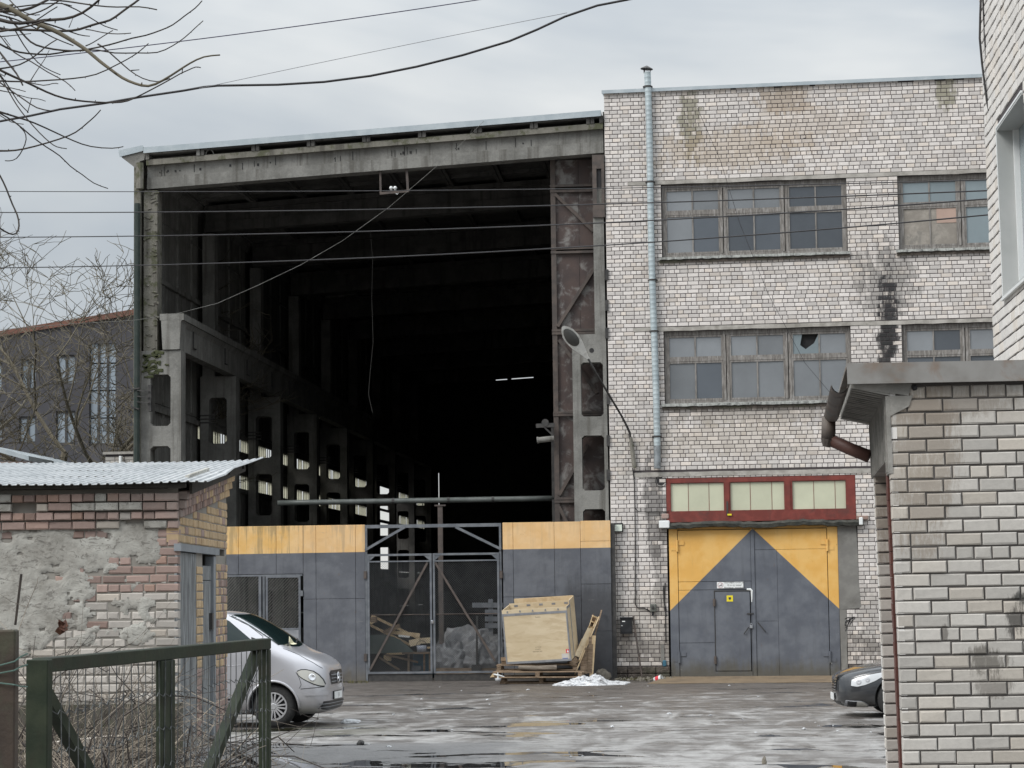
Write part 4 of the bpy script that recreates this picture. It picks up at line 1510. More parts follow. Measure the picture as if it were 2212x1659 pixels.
# brown steel screen door parked behind the right column
SY = HY + .75
sc = thing('steel_screen_door', 'tall brown steel-sheet door leaf with braces parked behind the right column', 'door leaf', (at(1240, 900, SY).x, SY, 0.06))
sx0, sx1 = at(1196, 700, SY).x, XR - .12
rowsz = [at(1240, y_, SY).z for y_ in (345, 400, 415, 535, 547, 712, 722, 890, 898, 1075, 1085, 1200, 1300, 1440)]
b = MB()
for za, zb in ((rowsz[0], rowsz[1]), (rowsz[2], rowsz[3]), (rowsz[4], rowsz[5]), (rowsz[6], rowsz[7]), (rowsz[8], rowsz[9]), (rowsz[10], rowsz[11]), (rowsz[11], .1)):
    b = MB()
    m_ = sx0 + (sx1 - sx0) * .55
    b.box(sx0 + .02, m_ - .004, SY, SY + .03, zb + .005, za - .005)
    b.box(m_ + .004, sx1, SY, SY + .03, zb + .005, za - .005)
    b.build('sheet', M_RUSTSHEET, sc)
for za, zb in ((rowsz[1], rowsz[2]), (rowsz[3], rowsz[4]), (rowsz[5], rowsz[6]), (rowsz[7], rowsz[8]), (rowsz[9], rowsz[10])):
    b = MB()
    b.box(sx0 - .04, sx1, SY - .09, SY - .001, zb - .01, zb + .05)
    b.box(sx0 - .04, sx1, SY - .09, SY - .001, za - .05, za + .01)
    b.build('rail', M_RUSTBAR, sc)
b = MB()
b.box(sx0 - .03, sx0 + .09, SY - .07, SY - .002, 0.06, rowsz[0])
b.build('stile', M_RUSTBAR, sc)
for pa, pb in (((1199, 420), (1282, 500)), ((1284, 580), (1205, 706)), ((1208, 735), (1290, 850)), ((1208, 1070), (1270, 960)), ((1208, 1095), (1250, 1180))):
    a, c = at(*pa, SY), at(*pb, SY)
    b = MB()
    b.bar((a.x, SY - .05, a.z), (c.x, SY - .05, c.z), .08, .10, (0, 1, 0))
    b.build('brace', M_RUSTBAR, sc)

# long pipe across the opening with its posts and the stub bracket at the right
PY = HY + 1.5
pipe = thing('steam_pipe', 'long dull green pipe crossing the hall opening above the mesh gate', 'pipe', (-6.5, PY, 3.5))
b = MB()
a, c = at(600, 1086.5, PY), at(1197, 1076.5, PY)
b.tube([a.lerp(c, t) for t in np.linspace(0, 1, 9)], .068, 10)
b.build('pipe', surf('green_grey_pipe', (.075, .085, .08), (.11, .12, .115), 4, (.35, .5), bump=.1), pipe, smooth=True)
b = MB()
for t in (.42, .62, .78):
    q_ = a.lerp(c, t)
    b.tube([q_ - (c - a).normalized() * .03, q_ + (c - a).normalized() * .03], .078, 10)
b.build('pipe_joint', M_DARKMETAL, pipe)
b = MB()
q_ = at(951, 1085, PY)
b.box(q_.x - .06, q_.x + .06, PY - .06, PY + .06, 0.03, q_.z - .06)
b.box(q_.x - .14, q_.x + .14, PY - .08, PY + .08, q_.z - .10, q_.z - .062)
b.build('post', M_RUSTBAR, pipe)
b = MB()
q_ = at(1197, 1080, PY)
b.box(q_.x - .05, q_.x + .04, PY - .06, PY + .06, .03, q_.z + 1.8)
b.build('post', M_DARKMETAL, pipe)
EY = HY + .5
eb = thing('pipe_stub_bracket', 'steel bracket holding an open pipe end on the brown door leaf', 'bracket', at(1195, 940, EY))
b = MB()
a, c = at(1160, 951, EY), at(1197, 947, EY)
T = Matrix.Translation(a) @ ((c - a).to_track_quat('Z', 'Y').to_matrix().to_4x4())
L = (c - a).length
b.lathe([(.0, .03), (.035, .03), (.06, 0), (.082, 0), (.082, .03), (.07, .05), (.07, L)], 12, T)
b.build('pipe_end', M_HC, eb, smooth=False)
b = MB()
a, c = at(1158, 920, EY), at(1198, 918, EY)
b.bar(a, c, .08, .10)
b.bar(at(1175, 922, EY), at(1196, 942, EY), .04, .04)
b.build('arm', M_DARKMETAL, eb)
b = MB()
a = at(1178, 913, EY)
b.lathe([(.0, -.05), (.09, -.05), (.09, .05), (0, .05)], 10, Matrix.Translation(a) @ Matrix.Rotation(rad(90), 4, 'X'))
b.build('roller', M_DARKMETAL, eb)

# insulator bracket hanging under the front beam
IY = HY + .15
ib = thing('insulator_bracket', 'small hanging frame with two white insulators under the roof beam', 'bracket', at(850, 395, IY))
Zq = lambda x, y: at((1480 + x / 5.2875) / 1.8228, (640 + y / 5.2875) / 1.8228, IY)
b = MB()
b.bar(Zq(90, 190), Zq(100, 650), .05, .02, (0, 1, 0))
b.bar(Zq(640, 130), Zq(668, 600), .06, .02, (0, 1, 0))
b.bar(Zq(80, 645), Zq(690, 590), .06, .03, (0, 1, 0))
b.build('hanger', M_RUSTBAR, ib)
for px in (318, 400):
    p = Zq(px, 540)
    b = MB()
    b.lathe([(0, -.055), (.03, -.055), (.03, -.015), (.045, -.01), (.045, .03), (.025, .055), (0, .06)], 8, Matrix.Translation(p))
    b.build('insulator', M_WHITE, ib, smooth=True)
b = MB()
b.tube([Zq(380, 590), Zq(400, 635), Zq(450, 660), Zq(470, 635), Zq(455, 610)], .012, 5)
b.build('jumper_wire', M_WHITE, ib)

# a loose cable hanging from the roof
cab = MB()
cpts = [(800, 500), (805, 560), (803, 640), (806, 740), (800, 800), (796, 850), (802, 880), (806, 893)]
cab.tube([at(x_, y_, HY + 3.0) for x_, y_ in cpts] , .006, 5)
tag(cab.build('loose_cable', M_HCD), 'thin loose cable dangling from the dark hall roof', 'cable')

# drain pipe on the left corner
dp = thing('corner_downpipe', 'dark green downpipe running down the left corner of the hall', 'downpipe', (-13.42, HY - .1, 0))
b = MB()
b.tube([at(302, 352, HY - .1), at(302, 408, HY - .1)], .10, 8)
b.build('hopper', M_HCM, dp)
b = MB()
x_ = at(296, 700, HY - .12).x
b.tube([(x_, HY - .12, 11.8), (x_, HY - .12, 8.6), (x_, HY - .12, .1)], .075, 8)
b.build('pipe', surf('dark_green_pipe', (.02, .032, .028), (.035, .045, .04), 5, bump=.2), dp)
b = MB()
for py in (843, 856, 868):
    a, c = at(296, py, HY - .2), at(322, py + 2, HY - .2)
    b.bar(a, c, .03, .025)
a = at(325, 858, HY - .12)
b.box(a.x - .05, a.x + .03, HY - .17, HY - .02, a.z - .35, a.z + .3)
b.bar(at(283, 878, HY - .2), at(300, 884, HY - .2), .06, .03)
b.bar(at(266, 845, HY - .2), at(302, 838, HY - .2), .05, .03)
b.build('clamp', M_DARKMETAL, dp)

# pale sheds outside, seen through the hall's side gateway
ob = thing('pale_outbuilding', 'pale low building glimpsed through the side gateway of the hall', 'building', (-33, 106, 0))
b = MB()
b.box(-40, -26, 92, 160, 0, 5.4)
b.build('wall', M_HC, ob)
b = MB()
b.box(-40.3, -25.7, 91.7, 160.3, 5.41, 5.7)
b.build('roof', M_ZINC, ob)

# ------------------------------------------------------------------ partition of painted sheets in front of the hall
GY = HY - .25
pw = thing('partition_wall', 'yellow-topped slate grey sheet partition closing the lower left of the hall', 'wall', (-10.2, GY, 0))
def zx(px, py): return at((850 + px / 1.746) / 1.8228, (2000 + py / 1.746) / 1.8228, GY)
xs_ = [-13.3, -12.2, zx(155, 300).x - .0, zx(415, 300).x, zx(688, 300).x, zx(960, 300).x, zx(1026, 300).x]
xs_[1] = xs_[2] - 1.6
topz = 3.79
seam = zx(800, 626).z
wx = zx(601, 600).x
wtop = zx(400, 456).z
wbot = 0.05
for a, c in zip(xs_, xs_[1:]):
    # rows of this strip, leaving the barred window out
    for z0, z1 in ((0.02, seam), (seam, topz)):
        parts = [(a, c, z0, z1)]
        res = []
        for (p, q_, r_, s_) in parts:
            if p < wx:                         # overlaps the window columns
                e_ = min(q_, wx)
                if s_ > wtop: res.append((p, e_, max(r_, wtop), s_))
                if q_ > wx: res.append((wx, q_, r_, s_))
            else:
                res.append((p, q_, r_, s_))
        for p, q_, r_, s_ in res:
            if q_ - p < .02 or s_ - r_ < .02: continue
            b = MB()
            b.cbox(p + .003, q_ - .003, GY, GY + .05, r_ + .003, s_ - .003, .006)
            b.build('panel', M_PART, pw)
b = MB()
b.box(xs_[0], xs_[-1], GY + .051, GY + .12, topz - .12, topz - .01)
b.box(xs_[-1] - .06, xs_[-1], GY + .051, GY + .12, .02, topz - .12)
b.build('back_rail', M_GATEST, pw)

def diag_mesh(x0, x1, z0, z1, y, pitch, r, mat, parent, slope=1.0, both=(1, -1)):
    """diagonal woven wire between two uprights"""
    b = MB()
    for s in both:
        k = -((z1 - z0) / slope)
        x = x0 + k if s > 0 else x0
        end = x1 if s > 0 else x1 + (z1 - z0) / slope
        while x < end:
            # line starting at the bottom at x
            pts = []
            for t in (0.0, 1.0):
                pts.append((x + s * t * (z1 - z0) / slope, z0 + t * (z1 - z0)))
            (xa, za), (xb, zb) = pts
            # clip in x
            def clip(xa, za, xb, zb):
                for lim, sg in ((x0, 1), (x1, -1)):
                    ia, ib = (xa - lim) * sg, (xb - lim) * sg
                    if ia < 0 and ib < 0: return None
                    if ia < 0:
                        t = ia / (ia - ib); xa, za = lim, za + (zb - za) * t
                    elif ib < 0:
                        t = ib / (ib - ia); xb, zb = lim, zb + (za - zb) * t
                return xa, za, xb, zb
            c = clip(xa, za, xb, zb)
            if c and abs(c[0] - c[2]) > .01:
                yo = y + (.002 if s > 0 else -.002)
                b.tube([(c[0], yo, c[1]), (c[2], yo, c[3])], r, 3, cap=False)
            x += pitch
    o = b.build('mesh', mat, parent, fix=False)
    return tag(o, kind='stuff')

# barred window and hatch door at the left of the partition
hz = lambda px, py: at((850 + px / 3.1725) / 1.8228, (2200 + py / 3.1725) / 1.8228, GY)
hd = thing('mesh_hatch_door', 'grey framed wire-mesh door and window in the partition behind the silver van', 'door', (hz(840, 500).x, GY, 0.05))
mw0 = -12.2
b = MB()
b.box(mw0, wx - .02, GY + .0, GY + .05, wtop - .05, wtop - .006)
b.box(hz(535, 500).x, hz(568, 500).x, GY - .02, GY + .05, .05, wtop - .05)
b.build('frame', M_GATEST, hd)
b = MB()
dx0, dx1 = hz(622, 500).x, hz(1058, 500).x
dzt, dzb = hz(800, 212).z, hz(800, 872).z
b.box(dx0, dx0 + .055, GY - .01, GY + .04, .06, dzt)
b.box(dx1 - .05, dx1, GY - .01, GY + .04, .06, dzt)
b.box(dx0 + .055, dx1 - .05, GY - .008, GY + .04, dzt - .05, dzt)
b.box(dx0 + .055, dx1 - .05, GY - .008, GY + .04, dzb - .04, dzb + .01)
b.box(dx0 + .055, dx1 - .05, GY + .0, GY + .03, .06, dzb - .04)
b.build('door_leaf', M_GATEST, hd)
b = MB()
for px in (590, 604): b.box(hz(px, 500).x - .012, hz(px, 500).x + .012, GY, GY + .03, .05, wtop - .05)
b.build('bar', M_GATEST, hd)
b = MB()
b.box(dx1, dx1 + .06, GY - .03, GY + .01, hz(0, 480).z, hz(0, 410).z)
b.build('hinge', M_GATEST, hd)
b = MB()
p = at((850 + 860 / 3.016) / 1.8228, (2350 + 440 / 3.016) / 1.8228, GY)
b.cbox(p.x - .22, p.x + .26, GY - .004, GY + .0, p.z - .13, p.z + .13, .002)
b.build('pale_patch', M_STEELTRIM, hd)
diag_mesh(mw0, hz(535, 500).x, .6, wtop - .05, GY + .02, .075, .0075, M_MESHL, hd, 1.05, (1,))
diag_mesh(mw0, hz(535, 500).x, .6, wtop - .05, GY + .025, .075, .0045, M_MESH, hd, 1.05, (-1,))
diag_mesh(dx0 + .05, dx1 - .05, dzb, dzt - .05, GY + .02, .075, .0075, M_MESHL, hd, 1.05, (1,))
diag_mesh(dx0 + .05, dx1 - .05, dzb, dzt - .05, GY + .025, .075, .0045, M_MESH, hd, 1.05, (-1,))

# right-hand part of the partition
pr = thing('partition_wall', 'yellow and grey sheet partition behind the wooden crate, next to the white brick wall', 'wall', (-3.3, GY, 0))
def rx(px, py): return at((1400 + px / 2.1067) / 1.8228, (2000 + py / 2.1067) / 1.8228, GY)
rxs = [rx(1221, 400).x, rx(1308, 400).x, rx(1650, 400).x, rx(1868, 400).x, rx(2118, 400).x]
rseam = [rx(1400, 738).z, rx(1400, 738).z, rx(1400, 738).z, rx(2000, 632).z]
for i, (a, c) in enumerate(zip(rxs, rxs[1:])):
    tz_ = topz + .0 + (.015 if i == 3 else 0)
    cuts = [0.02, rseam[i], tz_]
    if i == 3: cuts = [0.02, rx(2000, 1024).z, rseam[i], rx(2000, 276).z, tz_]
    for z0, z1 in zip(cuts, cuts[1:]):
        b = MB()
        b.cbox(a + .003, c - .003, GY - (.012 if i == 3 else 0), GY + .05, z0 + .003, z1 - .003, .006)
        b.build('panel', M_PART, pr)
b = MB()
b.box(rxs[0], rxs[-1], GY + .051, GY + .12, topz - .12, topz - .01)
b.box(rxs[-1], rxs[-1] + .10, GY + .03, GY + .2, 0.02, topz - .05)
b.build('back_rail', M_DARKMETAL, pr)

# ------------------------------------------------------------------ mesh gate between the two partitions
mg = thing('mesh_gate', 'double-leaf steel gate of fine wire mesh under a braced top rail', 'gate', (rx(640, 800).x, GY, 0.02))
gxl, gxr, gxc = rx(82, 800).x, rx(1214, 800).x, rx(642, 800).x
b = MB()
zt = rx(600, 148).z
b.box(gxl, gxr, GY, GY + .08, zt - .04, zt + .04)
b.box(gxl - .0, gxl + .05, GY + .002, GY + .08, .02, zt - .04)
b.box(gxr - .05, gxr, GY + .002, GY + .08, .02, zt - .04)
b.build('portal_frame', M_GATEST, mg)
for pa, pb in (((80, 350), (410, 158)), ((1208, 342), (830, 158))):
    b = MB()
    a, c = rx(*pa), rx(*pb)
    b.bar((a.x, GY - .01, a.z), (c.x, GY - .01, c.z), .06, .06, (0, 1, 0))
    b.build('knee_brace', M_GATEST, mg)
ltop, lbot = rx(400, 380).z, rx(400, 1375).z
for sgn, x0, x1 in ((1, gxl + .055, gxc - .02), (-1, gxc + .005, gxr - .055)):
    b = MB()
    s = .05
    b.box(x0, x0 + s, GY - .03, GY + .03, lbot, ltop)
    b.box(x1 - s, x1, GY - .03, GY + .03, lbot, ltop)
    for z in (ltop - s, ltop - .20, lbot):
        b.box(x0 + s, x1 - s, GY - .028, GY + .028, z, z + (s if z != ltop - .20 else .035))
    for xx, s2 in ((x0 + s, 1), (x1 - s, -1)):
        b.prism([(xx, ltop - s), (xx + s2 * .14, ltop - s), (xx, ltop - s - .12)], GY - .02, GY + .0)
    leaf = b.build('gate_leaf', M_GATEST, mg)
    b = MB()
    zq = rx(400, 886).z
    b.tube([(x0 + s, GY, zq), (x1 - s, GY, zq)], .012, 5)
    if sgn > 0: b.bar((x0 + .05, GY - .035, lbot + .1), (x1 - .10, GY - .035, ltop - .22), .055, .03, (0, 1, 0))
    else: b.bar((x0 + .06, GY - .035, ltop - .22), (x1 - .12, GY - .035, lbot + .28), .055, .03, (0, 1, 0))
    b.build('brace', M_RUSTBAR, leaf)
    b = MB()
    b.box(x0 + .01, x1 - .01, GY + .0, GY + .04, .02, lbot - .02)
    b.build('kick_plate', M_DARKMETAL, leaf)
    diag_mesh(x0 + s, x1 - s, lbot + s, ltop - .20, GY + .005, .055, .0028, M_MESH, leaf, 1.0)
p = rx(637, 940)
b = MB()
b.cbox(p.x - .035, p.x + .035, GY - .09, GY - .05, p.z - .06, p.z + .02, .008)
b.build('padlock', M_CHROME, mg)
for px, py in ((80, 555), (1206, 552), (82, 1240)):
    p = rx(px, py)
    b = MB()
    b.box(p.x - .03, p.x + .04, GY - .05, GY + .0, p.z - .09, p.z + .09)
    b.build('hinge', M_RUSTBAR, mg)

# ------------------------------------------------------------------ things fixed to the white facade
# spiral duct flue
p0, p1 = fac(1399, 160), fac(1421, 1008)
fl = thing('flue_pipe', 'tall pale blue-grey spiral duct flue strapped to the white brick wall', 'flue', FM @ Matrix.Translation((p1[0], -.13, p1[1])))
def fpt(t, off=-.11): return Vector((p1[0] + (p0[0] - p1[0]) * t, off, p1[1] + (p0[1] - p1[1]) * t))
b = MB(FM)
prof = []
L = p0[1] - p1[1]
pts, rr = [], []
n = int(L / .115)
for i in range(n + 1):
    t = i / n
    q = fpt(t)
    q.x += .012 * math.sin(t * 9) 
    for dz, r in ((0, .080), (.012, .0835), (.024, .080)):
        pts.append(q + Vector((0, 0, dz)))
        rr.append(r)
b.tube(pts, rr, 14)
b.build('duct', M_FLUE, fl, smooth=True)
b = MB(FM)
for t in (.965, .47, .075, .34, .72):
    q = fpt(t)
    b.lathe([(.086, -.02), (.094, -.02), (.094, .02), (.086, .02)], 14, Matrix.Translation(q))
    b.box(q.x - .115, q.x - .085, -.13, .0, q.z - .015, q.z + .015)
    b.box(q.x + .085, q.x + .115, -.13, .0, q.z - .015, q.z + .015)
b.build('strap', M_DARKMETAL, fl)
b = MB(FM)
q = fpt(1.0)
b.lathe([(0, .17), (.15, .09), (.155, .075), (.0, .10)], 12, Matrix.Translation(q + Vector((-.02, 0, .02))) @ Matrix.Rotation(rad(5), 4, 'Y'))
b.tube([q + Vector((-.07, 0, .0)), q + Vector((-.08, 0, .12))], .02, 5)
b.tube([q + Vector((.07, 0, .0)), q + Vector((.09, 0, .12))], .008, 4)
b.build('rain_cap', M_DARKMETAL, fl)
b = MB(FM)
q = fpt(0.0)
b.lathe([(.083, -.05), (.086, .45), (.086, .5)], 14, Matrix.Translation(q))
b.build('lower_sleeve', surf('weathered_zinc', (.19, .21, .225), (.28, .305, .32), 5, (.4, .6), .4, .1, grime=(.10, .10, .10), gsc=4), fl, smooth=True)

# street lamp on its long raked arm
def lz(x, y): return fac((2100 + x / 1.8433) / 1.8228, (1200 + y / 1.8433) / 1.8228)
lp = thing('street_lamp', 'cobra-head street lamp on a long raked arm from the white brick wall', 'street lamp', FM @ Matrix.Translation((lz(720, 1180)[0], -.06, lz(720, 1180)[1])))
def lpt(x, y, dep): 
    # point at this picture place, standing off the wall by dep
    d = ray((2100 + x / 1.8433) / 1.8228, (1200 + y / 1.8433) / 1.8228)
    t = (FO + FN * (-dep) - EYE).dot(FN) / d.dot(FN)
    return EYE + d * t
b = MB()
b.tube([lpt(735, 1185, .08), lpt(722, 1090, .08), lpt(706, 960, .08)], [.05, .05, .04], 8)
b.build('wall_sleeve', M_HCM, lp)
b = MB()
arm = [(706, 985, .08), (700, 930, .10), (678, 880, .2), (640, 806, .42), (560, 672, .85), (470, 520, 1.3), (398, 392, 1.7)]
b.tube([lpt(*q) for q in arm], [.03, .03, .028, .026, .025, .024, .024], 8)
b.build('arm', M_DARKMETAL, lp, smooth=True)
A, Bq = lpt(400, 392, 1.7), lpt(212, 158, 2.15)
ax = (Bq - A); Lh = ax.length; ax.normalize()
toC = (EYE - A).normalized()
wd = ax.cross(Vector((0, -1, -.30)).normalized()).normalized()     # across the lamp head
dn = wd.cross(ax).normalized()
if dn.dot(EYE - A) < 0: dn = -dn
T = Matrix(((ax.x, wd.x, -dn.x, A.x), (ax.y, wd.y, -dn.y, A.y), (ax.z, wd.z, -dn.z, A.z), (0, 0, 0, 1)))
st = [(-.02, .03, .03), (.06, .04, .04), (.16, .07, .06), (.30, .11, .085), (.45, .155, .11), (.62, .175, .12), (.78, .16, .11), (.90, .11, .08), (.985, .04, .04), (1.0, .005, .01)]
b = MB()
grid = []
for s_, w_, h_ in st:
    row = []
    for k in range(13):
        a = math.pi * k / 12
        row.append(T @ Vector((s_ * Lh, w_ * 1.0 * math.cos(a), .9 * h_ * math.sin(a))))
    grid.append(row)
b.sheet(grid)
g2 = []
for s_, w_, h_ in st:
    g2.append([T @ Vector((s_ * Lh, w_ * 1.0 * q, -.0)) for q in (-1, -.5, 0, .5, 1)])
    
b.sheet(g2)
b.build('lamp_head', surf('pale_lamp_shell', (.55, .55, .53), (.66, .66, .63), 3, (.35, .5), bump=.03, grime=(.26, .255, .235), gsc=3), lp, smooth=True)
b = MB()
ring = []
for q in np.linspace(0, 1, 6):
    ring.append([T @ Vector(((.67 + .25 * q * math.cos(t)) * Lh, .165 * .82 * q * math.sin(t) * (1 - .12 * math.cos(t)), -.012 - .05 * (1 - q * q))) for t in np.linspace(0, 2 * math.pi, 25)])
b.sheet(ring)
b.build('lens', M_LAMPGLASS, lp, smooth=True)

# small fittings: flood light, junction box, meter box, leaning bar, cables
q = fac((2350 + 145 / 1.746) / 1.8228, (1800 + 485 / 1.746) / 1.8228)
T = FM @ Matrix.Translation((q[0], -.05, q[1]))
fd = thing('flood_light', 'small black LED flood light fixed to the white brick corner', 'lamp', T)
b = MB(T)
b.cbox(-.13, .13, -.04, .03, -.11, .11, .01)
b.box(-.03, .03, .03, .055, -.03, .03)
b.build('housing', M_BLACKPL, fd)
b = MB(T)
b.box(-.105, .105, -.046, -.0405, -.085, .07)
b.build('lens', surf('led_lens', (.62, .68, .60), (.75, .8, .72), 7, (.2, .3), bump=0), fd)
def bz(x, y): return fac((2360 + x / 4.424) / 1.8228, (2340 + y / 4.424) / 1.8228)
a, c = bz(888, 168), bz(992, 305)
T = FM @ Matrix.Translation((a[0], -.09, c[1]))
jb = thing('junction_box', 'small dirty grey switch box on the white brick wall left of the gate', 'box', T)
W_, H_ = c[0] - a[0], a[1] - c[1]
b = MB(T)
b.cbox(0, W_, 0, .09, 0, H_, .012)
b.build('case', surf('dirty_grey_case', (.09, .095, .085), (.13, .135, .12), 8, bump=.2), jb)
b = MB(T)
b.cbox(W_ * .3, W_ * .65, -.03, 0, H_ * .35, H_ * .75, .01)
b.build('knob', M_DARKMETAL, jb)
b = MB(T)
b.tube([(W_ * .4, .05, 0), (W_ * .4, .05, -.10)], .03, 6)
b.build('gland', M_BLACKPL, jb)
a, c = bz(372, 398), bz(588, 685)
T = FM @ Matrix.Translation((a[0], -.22, c[1]))
mbx = thing('meter_box', 'black metal letter box hung on the white brick wall beside the crate', 'box', T)
W_, H_ = c[0] - a[0], a[1] - c[1]
b = MB(T)
b.cbox(0.01, W_ - .01, 0.01, .22, 0.03, H_ - .02, .012)
b.cbox(-.01, W_ + .01, -.02, .22, H_ - .035, H_, .008)
b.cbox(0, W_, 0, .22, 0, .028, .006)
b.build('case', M_BLACKPL, mbx)
b = MB(T)
b.box(W_ * .18, W_ * .42, .003, .0098, H_ * .72, H_ * .78)
b.box(W_ * .12, W_ * .20, .003, .0098, H_ * .47, H_ * .51)
b.build('name_plate', M_WHITE, mbx)
b = MB()
a, c = bz(595, 385), bz(765, 1460)
P0, P1 = FM @ Vector((a[0], -.10, a[1])), FM @ Vector((c[0], -.30, c[1]))
b.tube([P0, P0.lerp(P1, .5), P1], .022, 6)
tag(b.build('iron_bar', M_RUSTBAR), 'thin rusty iron bar leaning beside the black letter box', 'bar')
b = MB(FM)
path = [lz(722, 1185), lz(728, 1230), lz(735, 1300), lz(738, 1450), lz(740, 1600)]
path += [fac((2350 + 265 / 1.746) / 1.8228, (1800 + y_ / 1.746) / 1.8228) for y_ in (480, 800, 1010)] + [bz(665, 235), bz(790, 245), bz(880, 290)]
b.tube([(p[0], -.03, p[1]) for p in path], .014, 5)
tag(b.build('wall_cable', M_WIRE), 'dark cable running down the white brick from the street lamp to the switch box', 'cable')
b = MB(FM)
path = [fac((2350 + x_ / 1.746) / 1.8228, (1800 + y_ / 1.746) / 1.8228) for x_, y_ in ((262, 350), (285, 375), (350, 380), (420, 378), (480, 380), (495, 372))]
b.tube([(p[0], -.03, p[1]) for p in path], .010, 5)
tag(b.build('wall_cable', M_WIRE), 'short thin cable sagging towards the red framed window', 'cable')
b = MB(FM)
path = [bz(1115, -150), bz(1125, 120), bz(1140, 170), bz(1165, 260), bz(1150, 400), bz(1155, 560), bz(1160, 840)]
b.tube([(p[0], -.02, p[1]) for p in path], .012, 5)
b.tube([(bz(1150, 0)[0], -.025, bz(1150, -200)[1]), (bz(1130, 120)[0], -.025, bz(1130, 120)[1]), (bz(1165, 390)[0], -.025, bz(1165, 390)[1])], .014, 5)
tag(b.build('wall_cable', M_WIRE), 'pair of frayed black cables hanging beside the left gate post', 'cable')
T = FM @ Matrix.Translation((bz(1110, 900)[0], -.05, bz(1110, 1260)[1]))
b = MB(FM)
a, c = bz(1075, 880), bz(1135, 1260)
ef = thing('earthing_strip', 'grey strip with a faded blue foot low on the wall beside the left gate post', 'fitting', T)
b.box(a[0] - .01, c[0], -.015, .01, c[1] + .1, a[1])
b.build('strip', M_PLASTER, ef)
b = MB(FM)
b.cbox(a[0] + .03, c[0] + .05, -.05, .0, c[1] - .0, c[1] + .15, .02)
b.build('foot', M_BLUE, ef)

# graffiti scribble right of the gate (flat paint)
b = MB(FM)
def gz2(x, y): return fac((3200 + x / 4.424) / 1.8228, (2340 + y / 4.424) / 1.8228)
for loop in ([(560, 430), (600, 405), (650, 400), (640, 450), (590, 450), (570, 480), (560, 540), (590, 560), (620, 520), (640, 470), (690, 395), (735, 395), (720, 430), (670, 420)],
             [(640, 540), (700, 440)], [(565, 580), (600, 570), (570, 640)], [(575, 500), (640, 430), (610, 540), (570, 530)]):
    pts = [gz2(*q) for q in loop]
    b.tube([(p[0], -.006, p[1]) for p in pts], .012, 3)
b.build_each('graffiti_stroke', M_INK, bld)

# ------------------------------------------------------------------ brick garage at the right
P = EYE + ray(1929, 1150) * 16.8
GXc, GYc = P.x, P.y
gar = thing('brick_garage', 'low grey brick garage with a stained sheet coping and board-marked concrete eave', 'garage', (GXc, GYc, 0.4))
GSK = .042
GF = Matrix(((1, GSK, -.017, GXc + .017 * P.z), (0, 1, 0, GYc), (0, 0, 1, 0), (0, 0, 0, 1)))
b = MB(GF)
b.box(.35, 5.4, .012, 3.1, .3, 3.69)
b.box(.012, .349, .012, .38, .3, 3.69)
b.build('wall', M_GMORTAR, gar)
bricks = []
r1 = random.Random(31)
wv, k = 0.38, 0
gp = .1
while wv < 3.66:
    if wv + .088 > 3.685: break
    hdr = (k % 6 == 2)
    u0 = 0.0
    if wv > 3.0: u0 = 0.02
    if wv > 3.5: u0 = .16
    if hdr: lay = course_layout(u0, 5.4, 'H', 0, rnd=None, corner=(.12, .185))
    elif k % 2: lay = course_layout(u0, 5.4, 'S', 0, rnd=None, corner=(.12,))
    else: lay = course_layout(u0, 5.4, 'S', 0, rnd=None, corner=(.25,))
    for u, L in lay:
        bricks.append((u + r1.uniform(-.002, .002), wv + r1.uniform(-.002, .002), L, round(.088 + r1.uniform(-.003, .002), 3), round(r1.uniform(-.005, .005), 3), M_GBRICK))
    wv += gp
    k += 1
place_bricks(gar, GF, bricks, T=.11, chamf=.008, limit=300)
# left-hand return of the front corner and the far jamb of the doorway
def side_frame(yo, xo=0.0):
    return Matrix(((-GSK, 1, -.017, GXc + .017 * P.z + xo + GSK * (yo - GYc)), (-1, 0, 0, yo), (0, 0, 1, 0), (0, 0, 0, 1)))
bs = []
wv, k = .38, 0
while wv < 3.66:
    bs.append((.002, wv, .115, .086, 0.0 if wv < 3.1 else -.01, M_TBRICK))  # paler brick on the left faces, their light put into the colour
    bs.append((.135, wv, .2, .086, -.01, M_TBRICK))
    wv += gp; k += 1
SFm = side_frame(GYc + .36)
bs2 = []
for u, wv, L, h, pr, m in bs: bs2.append((.36 - u - L - .004, wv, L, h, pr, m))
place_bricks(gar, SFm, bs2, T=.05, chamf=.006, limit=120)
FY = GYc + 2.85
fj = MB(GF)
fj.box(.012, .6, 2.862, 3.3, .3, 3.2)
fj.build('jamb', M_GMORTAR, gar)
JF = GF @ Matrix.Translation((0, 2.85, 0))
bs = []
wv, k = .38, 0
while wv < 3.12:
    bs.append((0.0, wv, .12 if k % 5 else .185, .086, r1.uniform(-.003, .004), M_GBRICK))
    bs.append((.135 if k % 5 else .2, wv, .25, .086, -.006, M_GBRICK))
    wv += gp; k += 1
place_bricks(gar, JF, bs, T=.05, chamf=.008, limit=60)
bs = []
wv = .38
while wv < 3.12:
    bs.append((.0, wv, .24, .086, 0.002, M_TBRICK)); wv += gp  # jamb side also in the paler brick with light painted in
place_bricks(gar, side_frame(FY + .25), bs, T=.05, chamf=.006, limit=40)
b = MB(GF)
b.box(.34, .38, .40, 2.85, .3, 3.15)
b.build('door_leaf', M_REDLEAD, gar)
b = MB(GF)
r1 = random.Random(6)
for i in range(28):
    z = .4 + i * .0975
    b.box(-.004 - r1.uniform(0, .004), .05, .37, .62 + r1.uniform(-.01, .01), z, z + .094)
b.build_each('door_frame', M_REDLEAD, gar)
